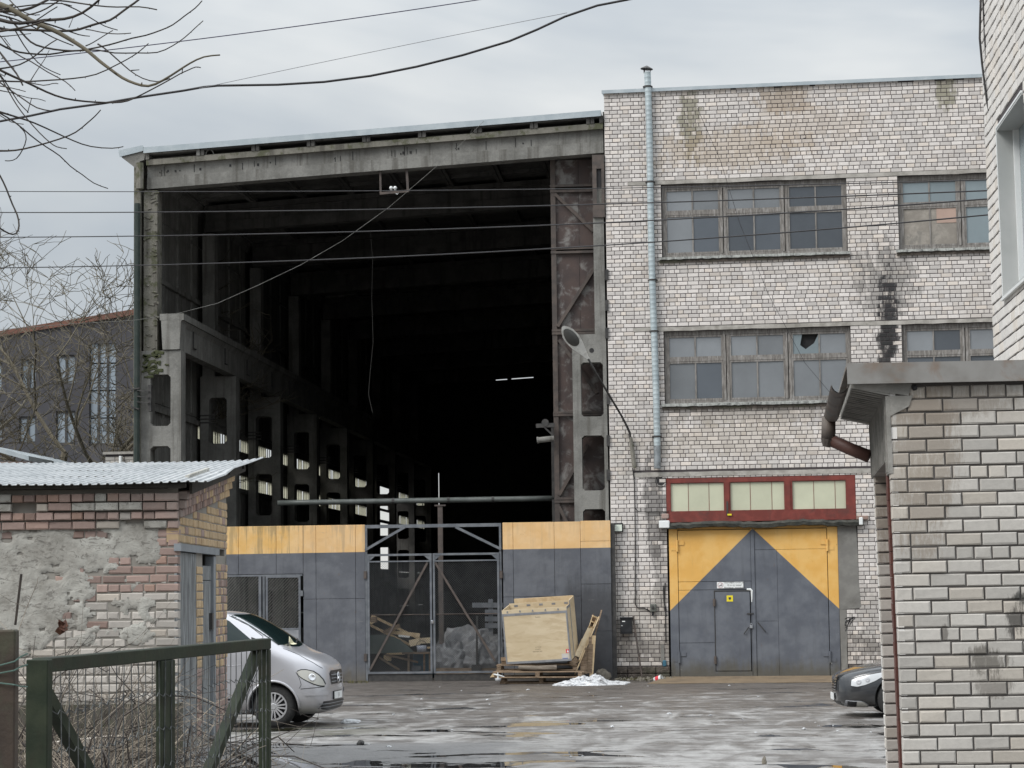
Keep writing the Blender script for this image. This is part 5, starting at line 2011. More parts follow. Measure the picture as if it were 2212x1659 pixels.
# lintel with upright board marks, and the tilted soffit over it
ez0 = 2.2 + (1262 - 1030) / 249.0
b = MB(GF)
b.box(-.012, .16, .37, 3.2, ez0, 3.60)
b.box(-.012, .02, -.004, .368, 3.02, 3.60)
for i in range(18):
    y = .06 + i * .17 + r1.uniform(-.02, .02)
    b.box(-.022, -.0125, y, y + .04, (ez0 if y > .37 else 3.03) + .003, 3.595)
b.build('lintel', M_EAVE, gar)
b = MB(GF)
b.prism([(-.26, 3.665), (0.02, 3.602), (0.02, 3.70), (-.26, 3.72)], -.005, 3.2)
for i in range(18):
    y = .03 + i * .17 + r1.uniform(-.02, .02)
    b.prism([(-.255, 3.6535), (-.012, 3.599), (-.012, 3.6015), (-.255, 3.6635)], y, y + .05)
b.prism([(0.02, 3.45), (.16, 3.52), (.19, 3.60), (.02, 3.60)], -.01, .05)
b.prism([(-.255, 3.662), (.16, 3.60), (.19, 3.69), (-.255, 3.69)], -.012, -.006)
b.build('eave_slab', M_EAVE, gar)
b = MB(GF)
cz = 3.70
b.box(-.29, 5.5, -.07, -.05, cz, cz + .145)
b.box(-.29, 5.5, -.09, -.05, cz - .012, cz + .004)
b.box(-.29, 5.5, -.0495, 3.25, cz + .12, cz + .147)
b.build('coping', M_COPING, gar)
b = MB(GF)
b.tube([(-.02 + .215, -.03, 3.655), (-.02 + .235, -.02, 3.66)], .022, 8)
b.build('cable_hole', M_UNLIT, gar)
gut = thing('rain_gutter', 'rusted half-round gutter and bent downpipe at the garage eave', 'gutter', (GXc - .33, GYc + 1.4, 3.6))
b = MB(GF)
n = 10
sec = [(-.345 + .066 * math.cos(a), 3.69 + .066 * math.sin(a)) for a in np.linspace(math.pi, 2 * math.pi, 9)]
rowsg = []
for y in np.linspace(-.02, 2.95, 7):
    rowsg.append([(s_[0], y, s_[1] - .01 * y / 3) for s_ in sec])
b.sheet(rowsg)
b.sheet([[(s_[0] * 1.0 + (.006 if i < 4 else -.006), y, s_[1] + .004) for i, s_ in enumerate(sec)] for y in (-.02, 2.95)])
b.build('gutter', M_GUTTER, gut, smooth=True)
b = MB(GF)
for y in (.35, 1.2, 2.0, 2.75):
    b.sheet([[(-.345 + .073 * math.cos(a), y + dy, 3.69 + .073 * math.sin(a)) for a in np.linspace(math.pi * .95, 2.05 * math.pi, 9)] for dy in (0, .035)])
b.build_each('gutter_bracket', M_DARKMETAL, gut, fix=False)
def g20(x, y, yy): return at((3200 + x / 2.212) / 1.8228, (1350 + y / 2.212) / 1.8228, yy)
b = MB()
yy = GYc + 2.88
b.tube([g20(140, 640, yy), g20(137, 760, yy), g20(134, 845, yy)], .062, 10)
b.build('downpipe', M_GUTTER, gut, smooth=True)
b = MB()
b.tube([g20(134, 845, yy), g20(120, 905, yy)], [.066, .035], 10)
b.build('broken_elbow', M_GUTTER, gut)
b = MB()
b.tube([g20(165, 850, yy), g20(330, 925, yy - .05), g20(492, 990, yy - .1)], .055, 10)
b.build('cross_pipe', surf('red_brown_pipe', (.065, .03, .024), (.095, .045, .035), 5, (.5, .7), bump=.2), gut, smooth=True)

# ------------------------------------------------------------------ tall white brick building at the far right
P = EYE + ray(2136, 520) * 21.3
TX0, TY0 = P.x, P.y
tb = thing('white_brick_block', 'tall white brick block at the right edge with a boxed grey window', 'building', (TX0, TY0, 0.3))
TF = Matrix(((0, 1, -.009, TX0 + .009 * P.z), (-1, 0, 0, TY0), (0, 0, 1, 0), (0, 0, 0, 1)))
wu = .86
wz0, wz1 = 4.76, 6.30
b = MB(TF)
for a, c, d, e in wall_rects(0.01, 3.2, .3, 10.0, [(wu, wz0, 2.4, wz1)]):
    b.box(a, c, .01, .30, d, e)
b.box(.01, 3.2, .30, 8.0, .3, 10.0)
b.build('wall', M_FMORTAR, tb)
bricks = []
wv, k = .5, 0
r1 = random.Random(77)
while wv < 9.9:
    ivs = [(0.0, 3.2)]
    if wz0 - .05 < wv < wz1 + .03: ivs = [(0.0, wu - .02), (2.42, 3.2)]
    for a, c in ivs:
        pat = 'S' if k % 6 else 'H'
        cn = (((.12,), (.25,))[k % 2] if k % 6 else (.12, .12)) if a == 0 else None
        for u, L in course_layout(a, c, pat, 0, corner=cn):
            bricks.append((u, wv, L, .087, round(r1.uniform(-.003, .003), 3), M_TBRICK))
    wv += .1; k += 1
place_bricks(tb, TF, bricks, T=.06, chamf=.006, limit=300)
bricks = []
wv, k = 3.9, 0
while wv < 9.9:
    for u, L in course_layout(0.0, 7.6, 'SSSH'[k % 4], .13 * (k % 2)): bricks.append((u, wv, L, .087, 0, M_TBRICK))
    wv += .1; k += 1
TF2 = Matrix(((1, 0, -.009, TX0 + .009 * P.z), (0, 1, 0, TY0 - 3.212), (0, 0, 1, 0), (0, 0, 0, 1)))
place_bricks(tb, TF2, bricks, T=.012, chamf=.005, limit=0)
b = MB(TF)
b.box(-.003, .0085, .0105, 8.0, .3, 10.0)
b.build('end_wall', M_TBRICK, tb)
b = MB(TF)
b.box(wu, 2.4, .18, .20, wz0, wz1)
win = b.build('window', M_FROSTL, tb)
b = MB(TF)
b.box(wu, wu + .02, -.012, .179, wz0, wz1)
b.box(wu + .021, 2.4, -.012, .179, wz1 - .02, wz1)
b.box(wu + .021, 2.4, -.012, .179, wz0, wz0 + .02)
b.build('reveal', M_GREYVENT, win)
b = MB(TF)
b.box(wu - .02, wu - .001, -.016, .0, wz0 - .02, wz1 + .02)
b.box(wu - .0, 2.4, -.016, .0, wz1 + .001, wz1 + .02)
b.box(wu - .02, 2.4, -.03, .0, wz0 - .03, wz0 - .005)
b.box(wu + .021, wu + .07, .13, .1795, wz0 + .02, wz1 - .02)
b.build('frame', M_WHITE, win)
b = MB()
cz_ = [(785, -30), (781, 80), (779, 180), (790, 300), (812, 470), (848, 640), (866, 740), (874, 900), (881, 1120), (892, 1300), (914, 1640)]
b.tube([at((3200 + x / 1.185) / 1.8228, (y / 1.185) / 1.8228, TY0 - .25 - .12 * max(0, (i - 3)) / 3) for i, (x, y) in enumerate(cz_)], .011, 5)
cz_ = [(793, -30), (805, 200), (822, 420), (842, 560), (862, 720), (876, 900), (884, 1100), (886, 1330), (908, 1500), (922, 1660)]
b.tube([at((3200 + x / 1.185) / 1.8228, (y / 1.185) / 1.8228, TY0 - .30 - .12 * max(0, (i - 3)) / 3) for i, (x, y) in enumerate(cz_)], .009, 5)
tag(b.build('hanging_cable', M_WIRE), 'bundle of black cables hanging down the corner of the tall right-hand block', 'cable')

# ------------------------------------------------------------------ old brick shed at the left
P = EYE + ray(386, 1300) * 25.0
dv = Vector((CF.x, CF.y, 0)).normalized()
rv = Vector((dv.y, -dv.x, 0))
SM = Matrix(((rv.x, dv.x, 0, P.x), (rv.y, dv.y, 0, P.y), (0, 0, 1, 0), (0, 0, 0, 1)))   # right, depth, up; origin at the near corner
SB = .47
shed = thing('brick_shed', 'old brick shed with patchy render, two grey doors and a whitened corrugated roof', 'shed', SM @ Matrix.Translation((0, 0, SB)))
def shF(x, y):
    d = ray(x, y); o = Vector((P.x, P.y, 0))
    p = EYE + d * ((o - EYE).dot(dv) / d.dot(dv))
    q = p - o
    return q.dot(rv), p.z
def shR(x, y):
    d = ray(x, y); o = Vector((P.x, P.y, 0))
    p = EYE + d * ((o - EYE).dot(rv) / d.dot(rv))
    q = p - o
    return q.dot(dv), p.z
DEPTH = 4.25
TOPF = 3.36
roofr = lambda v: TOPF + .055 + v * .098
SL_ = -6.0
s1 = shR((640 + 215 / 3.319) / 1.8228, 1250)[0]
def sv(px): return shR((640 + px / 3.319) / 1.8228, 1250)[0]
v_d1a, v_d1b, v_d2a, v_d2b, v_fr = sv(212), sv(452), sv(532), sv(662), sv(692)
lz0 = shR((640 + 200 / 3.319) / 1.8228, (1800 + 1225 / 3.319) / 1.8228)[1]
lz1 = shR((640 + 200 / 3.319) / 1.8228, (1800 + 1127 / 3.319) / 1.8228)[1]
b = MB(SM)
b.box(SL_, -.012, .012, .25, .3, TOPF)
b.box(SL_, SL_ + .25, .25, DEPTH, .3, TOPF + .3)
b.box(SL_, -.012, DEPTH - .2, DEPTH, .3, TOPF + .4)
b.prism([(.25, lz1), (DEPTH - .21, lz1), (DEPTH - .21, roofr(DEPTH) - .05), (.25, TOPF + .02)], -.25, -.012, 'yz')
# side wall pieces between the doors
for va, vb in ((.25, v_d1a), (v_d1b, v_d2a), (v_fr + .05, DEPTH)):
    if vb > va: b.box(-.25, -.012, va, vb - .001, .3, lz0)
b.build('wall', M_SMORTAR, shed)
b = MB(SM)
b.box(-.6, -.3, .3, DEPTH - .3, .3, 3.2)
b.build('dark_inside', M_UNLIT, shed)  # black box stands in for the unlit inside of the shed
poly = [(-40, 360), (1085, 362), (1060, 470), (1100, 520), (1040, 590), (860, 602), (720, 622), (640, 688), (330, 700), (255, 765), (600, 760), (645, 862), (430, 900), (430, 1000), (490, 1060), (360, 1150), (250, 1250), (-40, 1320)]
poly = [shF(x * .317, 1014.9 + y * .317) for x, y in poly]
poly[0] = (SL_ + .02, poly[0][1]); poly[-1] = (SL_ + .02, poly[-1][1])
holes = [(105, 230, 365, 422), (490, 600, 362, 480), (625, 742, 428, 478), (0, 70, 430, 500)]
holes = [(*shF(a * .317, 1014.9 + d * .317), *shF(b_ * .317, 1014.9 + c * .317)) for a, b_, c, d in holes]
from mathutils import noise as mnoise
def inpoly(x, y):
    c = False
    n = len(poly)
    for i in range(n):
        (x0, y0), (x1, y1) = poly[i], poly[(i + 1) % n]
        if (y0 > y) != (y1 > y) and x < (x1 - x0) * (y - y0) / (y1 - y0) + x0: c = not c
    return c
def rendered(u, wv):
    q = mnoise.noise((u * 5, wv * 5, 0)) * .10
    q2 = mnoise.noise((u * 5 + 40, wv * 5, 3)) * .07
    if not inpoly(u + q, wv + q2):
        if not (1.62 < wv < TOPF - .42 and u < -.16): return False
        return mnoise.noise((u * 3.2, wv * 6.0, 9)) + mnoise.noise((u * 9, wv * 15, 4)) * .5 > .12
    for a, c, d, e in holes:
        if a + q < u < d + q and c + q2 < wv < e + q2: return False
    return mnoise.noise((u * 9, wv * 13, 7)) < .62
cs = .028
b = MB(SM)
idx = {}
nu, nw = int(2.6 / cs), int(3.0 / cs)
cells = {}
for i in range(nu):
    for j in range(nw):
        if rendered(-2.55 + i * cs, .6 + j * cs): cells[i, j] = 1
def rv_(i, j):
    if (i, j) not in idx:
        u, wv = -2.55 + i * cs, .6 + j * cs
        full = all((i - a, j - c) in cells for a in (0, 1) for c in (0, 1))
        h = mnoise.noise((u * 4, wv * 7, 1)) * .007 + mnoise.noise((u * 16, wv * 22, 2)) * .006
        idx[i, j] = len(b.v)
        jt = 0 if full else .010
        b.v.append((min(u + RNG.uniform(-jt, jt), -.001), (-.010 - h) if full else .003, wv + RNG.uniform(-jt, jt)))
    return idx[i, j]
for (i, j) in cells:
    b.f.append((rv_(i, j), rv_(i + 1, j), rv_(i + 1, j + 1), rv_(i, j + 1)))
    b.mi.append(0)
b.build('render_coat', M_RENDER, shed, smooth=True, fix=False)
# bricks of the front
bricks = []
r1 = random.Random(13)
wv, k = 1.02, 0
topw = TOPF - .405
while wv < TOPF - .05:
    row_from_top = int(round((TOPF - .1 - wv) / .1))
    pr = (.105, .10, .065, .04)[row_from_top] if row_from_top < 4 else 0
    end = 0.0
    cn = ((.25,), (.12,))[k % 2]
    lay = course_layout(.0, 3.0, 'S' if (row_from_top % 2 and row_from_top < 4) or (row_from_top > 3 and k % 3) else 'H', 0, rnd=r1, corner=cn)
    for u, L in lay:
        uu = -u - L
        if row_from_top > 3 and rendered(uu + L / 2, wv + .04) and rendered(uu + .04, wv + .05) and rendered(uu + L - .04, wv + .03): continue
        white = wv < shF(300, 1014.9 + 866 * .317)[1] - .02 and not (uu < -1.0 and wv > 1.75 and r1.random() < .6)
        if r1.random() < .04 and row_from_top < 4: white = True
        if row_from_top < 4 and r1.random() < .08: continue
        m = M_SWHITE if white else M_SRED
        if row_from_top < 4 and r1.random() < .22: m = M_RENDER
        e = r1.uniform(-.004, .006)
        bricks.append((uu + r1.uniform(-.003, .003), wv + r1.uniform(-.004, .003), round(L, 3), round(.084 + r1.uniform(-.006, .003), 3), round(pr + e + (.0 if white else .002), 3), m))
    wv += .1
    k += 1
place_bricks(shed, SM, bricks, T=.14, chamf=.010, limit=300)
b = MB(SM)
b.box(SL_, .02, -.05, .2, SB - .2, .99)
b.box(SL_, -.35, -.20, -.05, SB - .2, .72)
b.build('plinth', surf('mossy_plinth', (.055, .052, .04), (.10, .094, .075), 6, bump=.5, grime=(.055, .06, .025), gsc=3, gamt=.85), shed)
# bricks of the side with the doors
SR = Matrix(((rv.x * 0 + dv.x, -rv.x, 0, P.x), (dv.y, -rv.y, 0, P.y), (0, 0, 1, 0), (0, 0, 0, 1)))
bricks = []
def lay_side(va, vb, z0, z1, mfun, pat='H', pr=0.0):
    wv, k = z0, 0
    while wv + .085 < z1 + .02:
        for u, L in course_layout(va, vb, pat if k % 2 == 0 else 'S', .0, rnd=r1):
            top = roofr(u) - .46
            if wv + .085 > top + .08: continue
            bricks.append((u, wv + r1.uniform(-.003, .003), round(L, 3), .086, round(pr + r1.uniform(-.003, .005), 3), mfun(u, wv)))
        wv += .1; k += 1
def ym(u, wv): return M_SRED if r1.random() < .06 else M_SYELLOW
lay_side(0.0, DEPTH, lz1 + .015, 3.9, ym)
lay_side(v_d1b, v_d2a, SB + .05, lz0 - .09, lambda u, wv: M_SRED if wv < SB + .85 else M_SYELLOW)
lay_side(v_fr + .1, DEPTH, SB - .1, lz0 - .09, lambda u, wv: M_SRED if wv < SB + .75 or r1.random() < .25 else M_SYELLOW)
lay_side(0.0, v_d1a - .02, SB + .05, lz0 - .0, lambda u, wv: M_SWHITE if wv < 2.05 else M_SYELLOW)
# stepped rows following the rake of the roof
for i, (dz, pr) in enumerate(((.36, .03), (.26, .065), (.16, .10), (.07, .12))):
    v = .02
    while v < DEPTH - .05:
        L = .12
        ok = i < 3 or v > .7
        if ok: bricks.append((v, roofr(v) - dz - .02, L, .086, round(pr + r1.uniform(-.004, .008), 3), M_SRED if r1.random() < .85 and v < DEPTH - .9 else M_SYELLOW))
        v += L + .012
place_bricks(shed, SR, bricks, T=.14, chamf=.009, limit=300)
b = MB(SR)
b.box(-.03, v_fr + .16, -.03, .05, lz0, lz1)
b.build('lintel', M_GREYPAINT, shed)
zb = SB - .05
b = MB(SR)
nb = 5
for i in range(nb):
    a, c = v_d1a + (v_d1b - v_d1a) * i / nb, v_d1a + (v_d1b - v_d1a) * (i + 1) / nb
    b.cbox(a + .002, c - .002, .01, .05, zb, lz0 - .01, .004)
b.build('door', M_WEATHERBOARD, shed)
b = MB(SR)
for i in range(3):
    a, c = v_d2a + (v_d2b - v_d2a) * i / 3, v_d2a + (v_d2b - v_d2a) * (i + 1) / 3
    b.cbox(a + .002, c - .002, .03, .07, zb, lz0 - .32, .004)
b.box(v_d2a, v_d2b, .03, .06, lz0 - .31, lz0 - .14)
dr = b.build('door', M_WEATHERBOARD, shed)
b = MB(SR)
b.box(v_d2b, v_fr, -.005, .10, zb, lz0 - .02)
b.build('door_frame', M_GREYPAINT, dr)
b = MB(SR)
b.box(v_d2b - .15, v_d2b - .02, -.01, .03, 1.75, 1.95)
b.build('latch', M_DARKMETAL, dr)
# corrugated roof
b = MB(SM)
u0, u1 = SL_ - .2, .30
pitch = .098
prof = []
u = u0
r1 = random.Random(3)
while u < u1:
    for du, h in ((0, 0), (.045, 0), (.056, .016), (.078, .016), (.09, 0)):
        prof.append((u + du, h))
    u += pitch
rowsr = []
vs_ = np.linspace(-.28, 5.3, 8)
for v in vs_:
    row = []
    for uu, h in prof:
        curl = .02 * max(0, (uu - .05) / .25) ** 2 * (1.0 if v > 2 else -.5)
        sag = .018 * math.sin(uu * 1.1) + .004 * math.sin(uu * 2.3 + v)
        row.append((uu, v, roofr(v) + .03 + h + curl + sag))
    rowsr.append(row)
b.sheet(rowsr)
ro = b.build('roof', M_CORR, shed, fix=False)
md = ro.modifiers.new('thickness', 'SOLIDIFY')
md.thickness = .006
b = MB(SM)
b.box(SL_, .1, -.18, -.10, TOPF + .0, TOPF + .045)
b.box(SL_, .05, -.02, .06, TOPF + .005, TOPF + .05)
for v in (1.5, 3.1, 4.6): b.box(SL_, .18, v, v + .07, roofr(v) - .05, roofr(v) + .02)
b.prism([(.0, roofr(0) - .12), (5.0, roofr(5.0) - .10), (5.0, roofr(5.0) + .01), (.0, roofr(0) + .01)], .12, .15, 'yz')
b.build_each('roof_batten', surf('black_old_timber', (.03, .027, .023), (.055, .05, .043), 6, bump=.4), shed)
b = MB(SM)
b.box(-.12, .02, -.12, .3, TOPF + .0, TOPF + .03)
b.prism([(.3, 3.42), (1.9, 3.48), (2.1, 3.70), (.35, 3.52)], .02, .06, 'yz')
b.build_each('mortar_fillet', M_RENDER, shed)

# ------------------------------------------------------------------ foreground: green gate leaf, post, shrub
Pn = EYE + ray(98, 1417) * 8.45
Pf = EYE + ray(586, 1382) * 11.6
zt = (Pn.z + Pf.z) / 2
gd = Vector((Pf.x - Pn.x, Pf.y - Pn.y, 0)); GLen = gd.length; gd.normalize()
gn = Vector((gd.y, -gd.x, 0))
GMx = Matrix(((gd.x, -gn.x, 0, Pn.x), (gd.y, -gn.y, 0, Pn.y), (0, 0, 1, 0), (0, 0, 0, 1)))  # along, towards the shrub, up
gg = thing('green_mesh_gate', 'open green steel gate leaf with wavy wire mesh and two braces in the foreground', 'gate', GMx @ Matrix.Translation((0, 0, .60)))
def ggp(x, y):
    d = ray(x, y)
    p = EYE + d * ((Vector((Pn.x, Pn.y, 0)) - EYE).dot(gn) / d.dot(gn))
    return (p - Pn).dot(gd), p.z
tw = .055
b = MB(GMx)
b.cbox(0, GLen, -.0, tw, zt - tw, zt, .004)
b.build('top_rail', M_GREENP, gg)
b = MB(GMx)
b.cbox(-.055, .0, -.03, tw + .0, .64, zt - .003, .004)
b.build('stile', M_GREENP, gg)
b = MB(GMx)
b.cbox(GLen - tw, GLen, .001, tw - .001, .64, zt - tw - .001, .004)
b.build('stile', M_GREENP, gg)
mm = ggp(365, 1500)[0]
b = MB(GMx)
b.cbox(mm - .095, mm + .095, .001, .03, .64, zt - tw - .001, .004)
b.build('middle_post', M_GREENP, gg)
b = MB(GMx)
b.box(0, GLen - tw, .001, tw - .001, .64, .69)
b.build('bottom_rail', M_GREENP, gg)
for pa, pb in (((101, 1475), (212, 1680)), ((566, 1412), (458, 1680))):
    a, c = ggp(*pa), ggp(*pb)
    b = MB(GMx)
    dd = Vector((c[0] - a[0], 0, c[1] - a[1]))
    c2 = Vector((a[0], .03, a[1])) + dd * min(1.0, (a[1] - .69) / max(.01, a[1] - c[1]))
    b.bar((a[0], .03, a[1]), c2, .05, .045, (0, 1, 0))
    b.build('brace', M_GREENP, gg)
b = MB(GMx)
x = .06
r1 = random.Random(17)
while x < GLen - tw:
    lean = r1.uniform(-.03, .03)
    b.tube([(x, -.004, zt - tw), (x + lean * .5, -.006 + r1.uniform(-.006, .006), 1.3), (x + lean, -.004, .66)], .0027, 4, cap=False)
    x += .092
for z in np.arange(zt - .20, .7, -.157):
    pts = []
    n = int(GLen / .046)
    for i in range(n):
        pts.append((.02 + i * .046, -.004 + (.005 if i % 2 else -.004), z + (.008 if (i // 1) % 2 else -.008) + .012 * math.sin(i * .21 + z * 9)))
    b.tube(pts, .0024, 4, cap=False)
o = b.build('wire_mesh', surf('green_coated_wire', (.03, .035, .04), (.12, .125, .12), 14, (.4, .6), bump=0), gg, fix=False)
tag(o, kind='stuff')
# rusty post at the left edge
Pp = EYE + ray(19, 1360) * 8.0
b = MB(Matrix.Translation((Pp.x, Pp.y, 0)))
T = Matrix.Rotation(.12, 4, 'Z')
b.cbox(-.045, .030, -.04, .04, .3, Pp.z, .006, T)
ps = thing('gate_post', 'rusty square gate post at the left edge with green wire tied round it', 'post', (Pp.x, Pp.y, .6))
b.build('post', M_RUSTPOST, ps)
b = MB(Matrix.Translation((Pp.x, Pp.y, 0)))
for z, dz in ((Pp.z - .115, .02), (Pp.z - .145, .014), (Pp.z - .19, -.01)):
    b.tube([(-.06, -.05, z - dz), (.036, -.05, z + dz * .2), (.045, .0, z + dz), (.05, .06, z + dz * 1.4)], .0028, 5)
b.build_each('tie_wire', surf('green_tie_wire', (.06, .11, .09), (.08, .13, .11), 9, bump=0), ps)
# dry shrub
sh0 = EYE + ray(190, 1500) * 13.0
shb = thing('dry_shrub', 'leafless tangled shrub between the green gate and the brick shed', 'shrub', (sh0.x, sh0.y, .5))
r1 = random.Random(23)
def shrub_part(name, mat, count, seed, rr, zmax, spread):
    r1 = random.Random(seed)
    b = MB()
    for i in range(count):
        d_ = r1.uniform(10.8, 15.5)
        X = EYE + ray(r1.triangular(-30, 400, 120), 1500) * d_
        p = Vector((X.x, X.y, r1.uniform(.35, .8)))
        dirn = Vector((r1.uniform(-.5, 1.0), r1.uniform(-.5, .5), r1.uniform(.5, 1.6))).normalized()
        L = r1.uniform(.5, 1.5)
        px_ = 1106 + 4883 * (p - EYE).dot(CR) / (p - EYE).dot(CF)
        lim = zmax - max(0, px_ - 110) * .0032
        pts = [p.copy()]
        n = 7
        for j in range(n):
            dirn = (dirn + Vector((r1.uniform(-.35, .45), r1.uniform(-.3, .3), r1.uniform(-.45, .12)))).normalized()
            p = p + dirn * (L / n)
            if p.z > lim: dirn.z = -abs(dirn.z) * .4
            pts.append(p.copy())
        r0 = r1.uniform(*rr)
        b.tube(pts, [r0 * (1 - .75 * j / n) for j in range(n + 1)], 4, cap=False)
        for q in range(r1.randint(1, 4)):
            s_ = pts[r1.randint(2, n)]
            dd = Vector((r1.uniform(-1, 1), r1.uniform(-.6, .6), r1.uniform(-.2, .9))).normalized()
            b.tube([s_, s_ + dd * r1.uniform(.06, .2), s_ + dd * r1.uniform(.2, .35) + Vector((0, 0, .03))], [r0 * .4, r0 * .3, r0 * .2], 3, cap=False)
    o = b.build(name, mat, shb, fix=False)
    return tag(o, kind='stuff')
shrub_part('stems', M_BARK, 420, 1, (.005, .011), 2.0, 1)
shrub_part('twigs', M_TWIG, 620, 2, (.0032, .006), 2.05, 1)
# the thin cane against the wall
b = MB()
b.tube([EYE + ray(33, 1350) * 20.0, EYE + ray(46, 1240) * 20.0], .012, 5)
tag(b.build('cane', M_BARK), 'thin dark cane standing against the rendered shed wall', 'cane')
b = MB()
for (x, y) in ((133, 1345), (128, 1352), (137, 1356), (130, 1362), (140, 1348)):
    c = EYE + ray(x, y) * 13.0
    R_ = Matrix.Rotation(RNG.uniform(0, 6), 4, 'Z') @ Matrix.Rotation(RNG.uniform(-1, 1), 4, 'X')
    vs = [c + (R_ @ Vector(q)) * .03 for q in ((-1, 0, -.4), (0, .3, -.9), (1, 0, -.2), (.5, -.2, .7), (-.4, .2, .9))]
    b.add(vs, [(0, 1, 2, 3, 4)])
b.build('dead_leaves', M_DRYLEAF, shb, fix=False)
# pale kerb stone beside the shrub
b = MB()
a, c = EYE + ray(66, 1622) * 17.0, EYE + ray(262, 1612) * 18.0
b.bar((a.x, a.y, a.z), (c.x, c.y, a.z), .12, .10)
tag(b.build('kerb_stone', M_SWHITE), 'pale kerb stone lying under the dry shrub', 'kerb stone')

# ------------------------------------------------------------------ vehicles
def car_body(name, stations, mat, root, M, arches, lvl=2):
    """stations: (x, zb, zs, zt, wb, wm, ws, wt); x forward. Ring points run from the floor round to the roof."""
    b = MB(M)
    rows = []
    for x, zb, zs, zt, wb, wm, ws, wt in stations:
        h = [(0, zb), (wb * .75, zb), (wb, zb + .05), (wm, zb + (zs - zb) * .38), (wm * .998, zb + (zs - zb) * .72), (ws, zs), ((ws + wt) / 2 + .012, (zs + zt - .03) / 2), (wt, zt - .035), (wt * .72, zt - .004), (0, zt)]
        ring = [(x, -w_, z) for w_, z in h] + [(x, w_, z) for w_, z in h[-2:0:-1]]
        rows.append(ring)
    n = len(rows[0])
    vs = [p for r in rows for p in r]
    fs = []
    for i in range(len(rows) - 1):
        for k in range(n):
            k2 = (k + 1) % n
            fs.append((i * n + k, i * n + k2, (i + 1) * n + k2, (i + 1) * n + k))
    fs.append(tuple(range(n)))
    fs.append(tuple(reversed([(len(rows) - 1) * n + k for k in range(n)])))
    me = bpy.data.meshes.new('shape')
    me.from_pydata(vs, [], fs)
    bm = bmesh.new(); bm.from_mesh(me)
    bmesh.ops.recalc_face_normals(bm, faces=bm.faces[:]); bm.to_mesh(me); bm.free()
    ob = bpy.data.objects.new('shape', me)
    COL.objects.link(ob)
    md = ob.modifiers.new('s', 'SUBSURF'); md.levels = lvl; md.render_levels = lvl
    cut = []
    for ax, r, y0, y1 in arches:
        cb = bmesh.new()
        bmesh.ops.create_cone(cb, cap_ends=True, segments=40, radius1=r, radius2=r, depth=abs(y1 - y0),
                              matrix=Matrix.Translation((ax[0], (y0 + y1) / 2, ax[1])) @ Matrix.Rotation(rad(90), 4, 'X'))
        cm = bpy.data.meshes.new('cut'); cb.to_mesh(cm); cb.free()
        co = bpy.data.objects.new('cut', cm); COL.objects.link(co)
        bo = ob.modifiers.new('b', 'BOOLEAN'); bo.object = co; bo.operation = 'DIFFERENCE'; bo.solver = 'EXACT'
        cut.append(co)
    bpy.context.view_layer.update()
    dg = bpy.context.evaluated_depsgraph_get()
    res = bpy.data.meshes.new_from_object(ob.evaluated_get(dg))
    for c in cut: bpy.data.objects.remove(c)
    bpy.data.objects.remove(ob)
    vv = [p.co.copy() for p in res.vertices]
    ff = [tuple(p.vertices) for p in res.polygons]
    bvh = BVHTree.FromPolygons(vv, ff)
    b.add(vv, ff)
    bpy.data.meshes.remove(res)
    o = b.build(name, mat, root, fix=False)
    smooth_angle(o, 40)
    return o, bvh

def patch(bvh, M, poly, mode, name, mat, root, off=.004, n=12, m=12, side=-1, solid=0.0):
    """a skin piece lying on the body: polygon in (x, z) cast from the side or (y, z) cast from the front"""
    b = MB(M)
    lo, hi = min(p[1] for p in poly), max(p[1] for p in poly)
    rows = []
    for i in range(n + 1):
        z = lo + (hi - lo) * (i / n * .998 + .001)
        xs = []
        for (x0, z0), (x1, z1) in zip(poly, poly[1:] + poly[:1]):
            if (z0 > z) != (z1 > z): xs.append(x0 + (x1 - x0) * (z - z0) / (z1 - z0))
        if len(xs) < 2: continue
        a, c = min(xs), max(xs)
        row = []
        for j in range(m + 1):
            u = a + (c - a) * j / m
            if mode == 'side':
                org, d = Vector((u, side * 3, z)), Vector((0, -side, 0))
            elif mode == 'front':
                org, d = Vector((4, u, z)), Vector((-1, 0, 0))
            else:
                org, d = Vector((u, mode, 4)), Vector((0, 0, -1))
            h = bvh.ray_cast(org, d)
            if h[0] is None:
                row = None
                break
            nn = h[1] if h[1].dot(d) < 0 else -h[1]
            row.append(h[0] + nn * off)
        if row: rows.append(row)
    if len(rows) < 2: return None
    b.sheet(rows)
    if solid:
        o = b.build(name, mat, root, fix=True)
        md = o.modifiers.new('t', 'SOLIDIFY'); md.thickness = solid; md.offset = 0
    else:
        o = b.build(name, mat, root, fix=False)
    o.data.polygons.foreach_set('use_smooth', [True] * len(o.data.polygons))
    return o

def patch2(bvh, M, up, lo, name, mat, root, off=.006, side=-1, n=22, m=9):
    """skin piece between an upper and a lower edge given in (x, z), cast from the side"""
    def samp(c, t):
        k = t * (len(c) - 1)
        i = min(int(k), len(c) - 2)
        return Vector(c[i]).lerp(Vector(c[i + 1]), k - i)
    b = MB(M)
    rows = []
    for i in range(n + 1):
        t = i / n
        p, q = samp(up, t), samp(lo, t)
        row = []
        for j in range(m + 1):
            u = p.lerp(q, j / m)
            h = bvh.ray_cast(Vector((u.x, side * 3, u.y)), Vector((0, -side, 0)))
            if h[0] is None: row = None; break
            row.append(h[0] + (h[1] if h[1].y * side > 0 else -h[1]) * off)
        if row: rows.append(row)
    if len(rows) < 2: return None
    b.sheet(rows)
    return b.build(name, mat, root, fix=False, smooth=True)

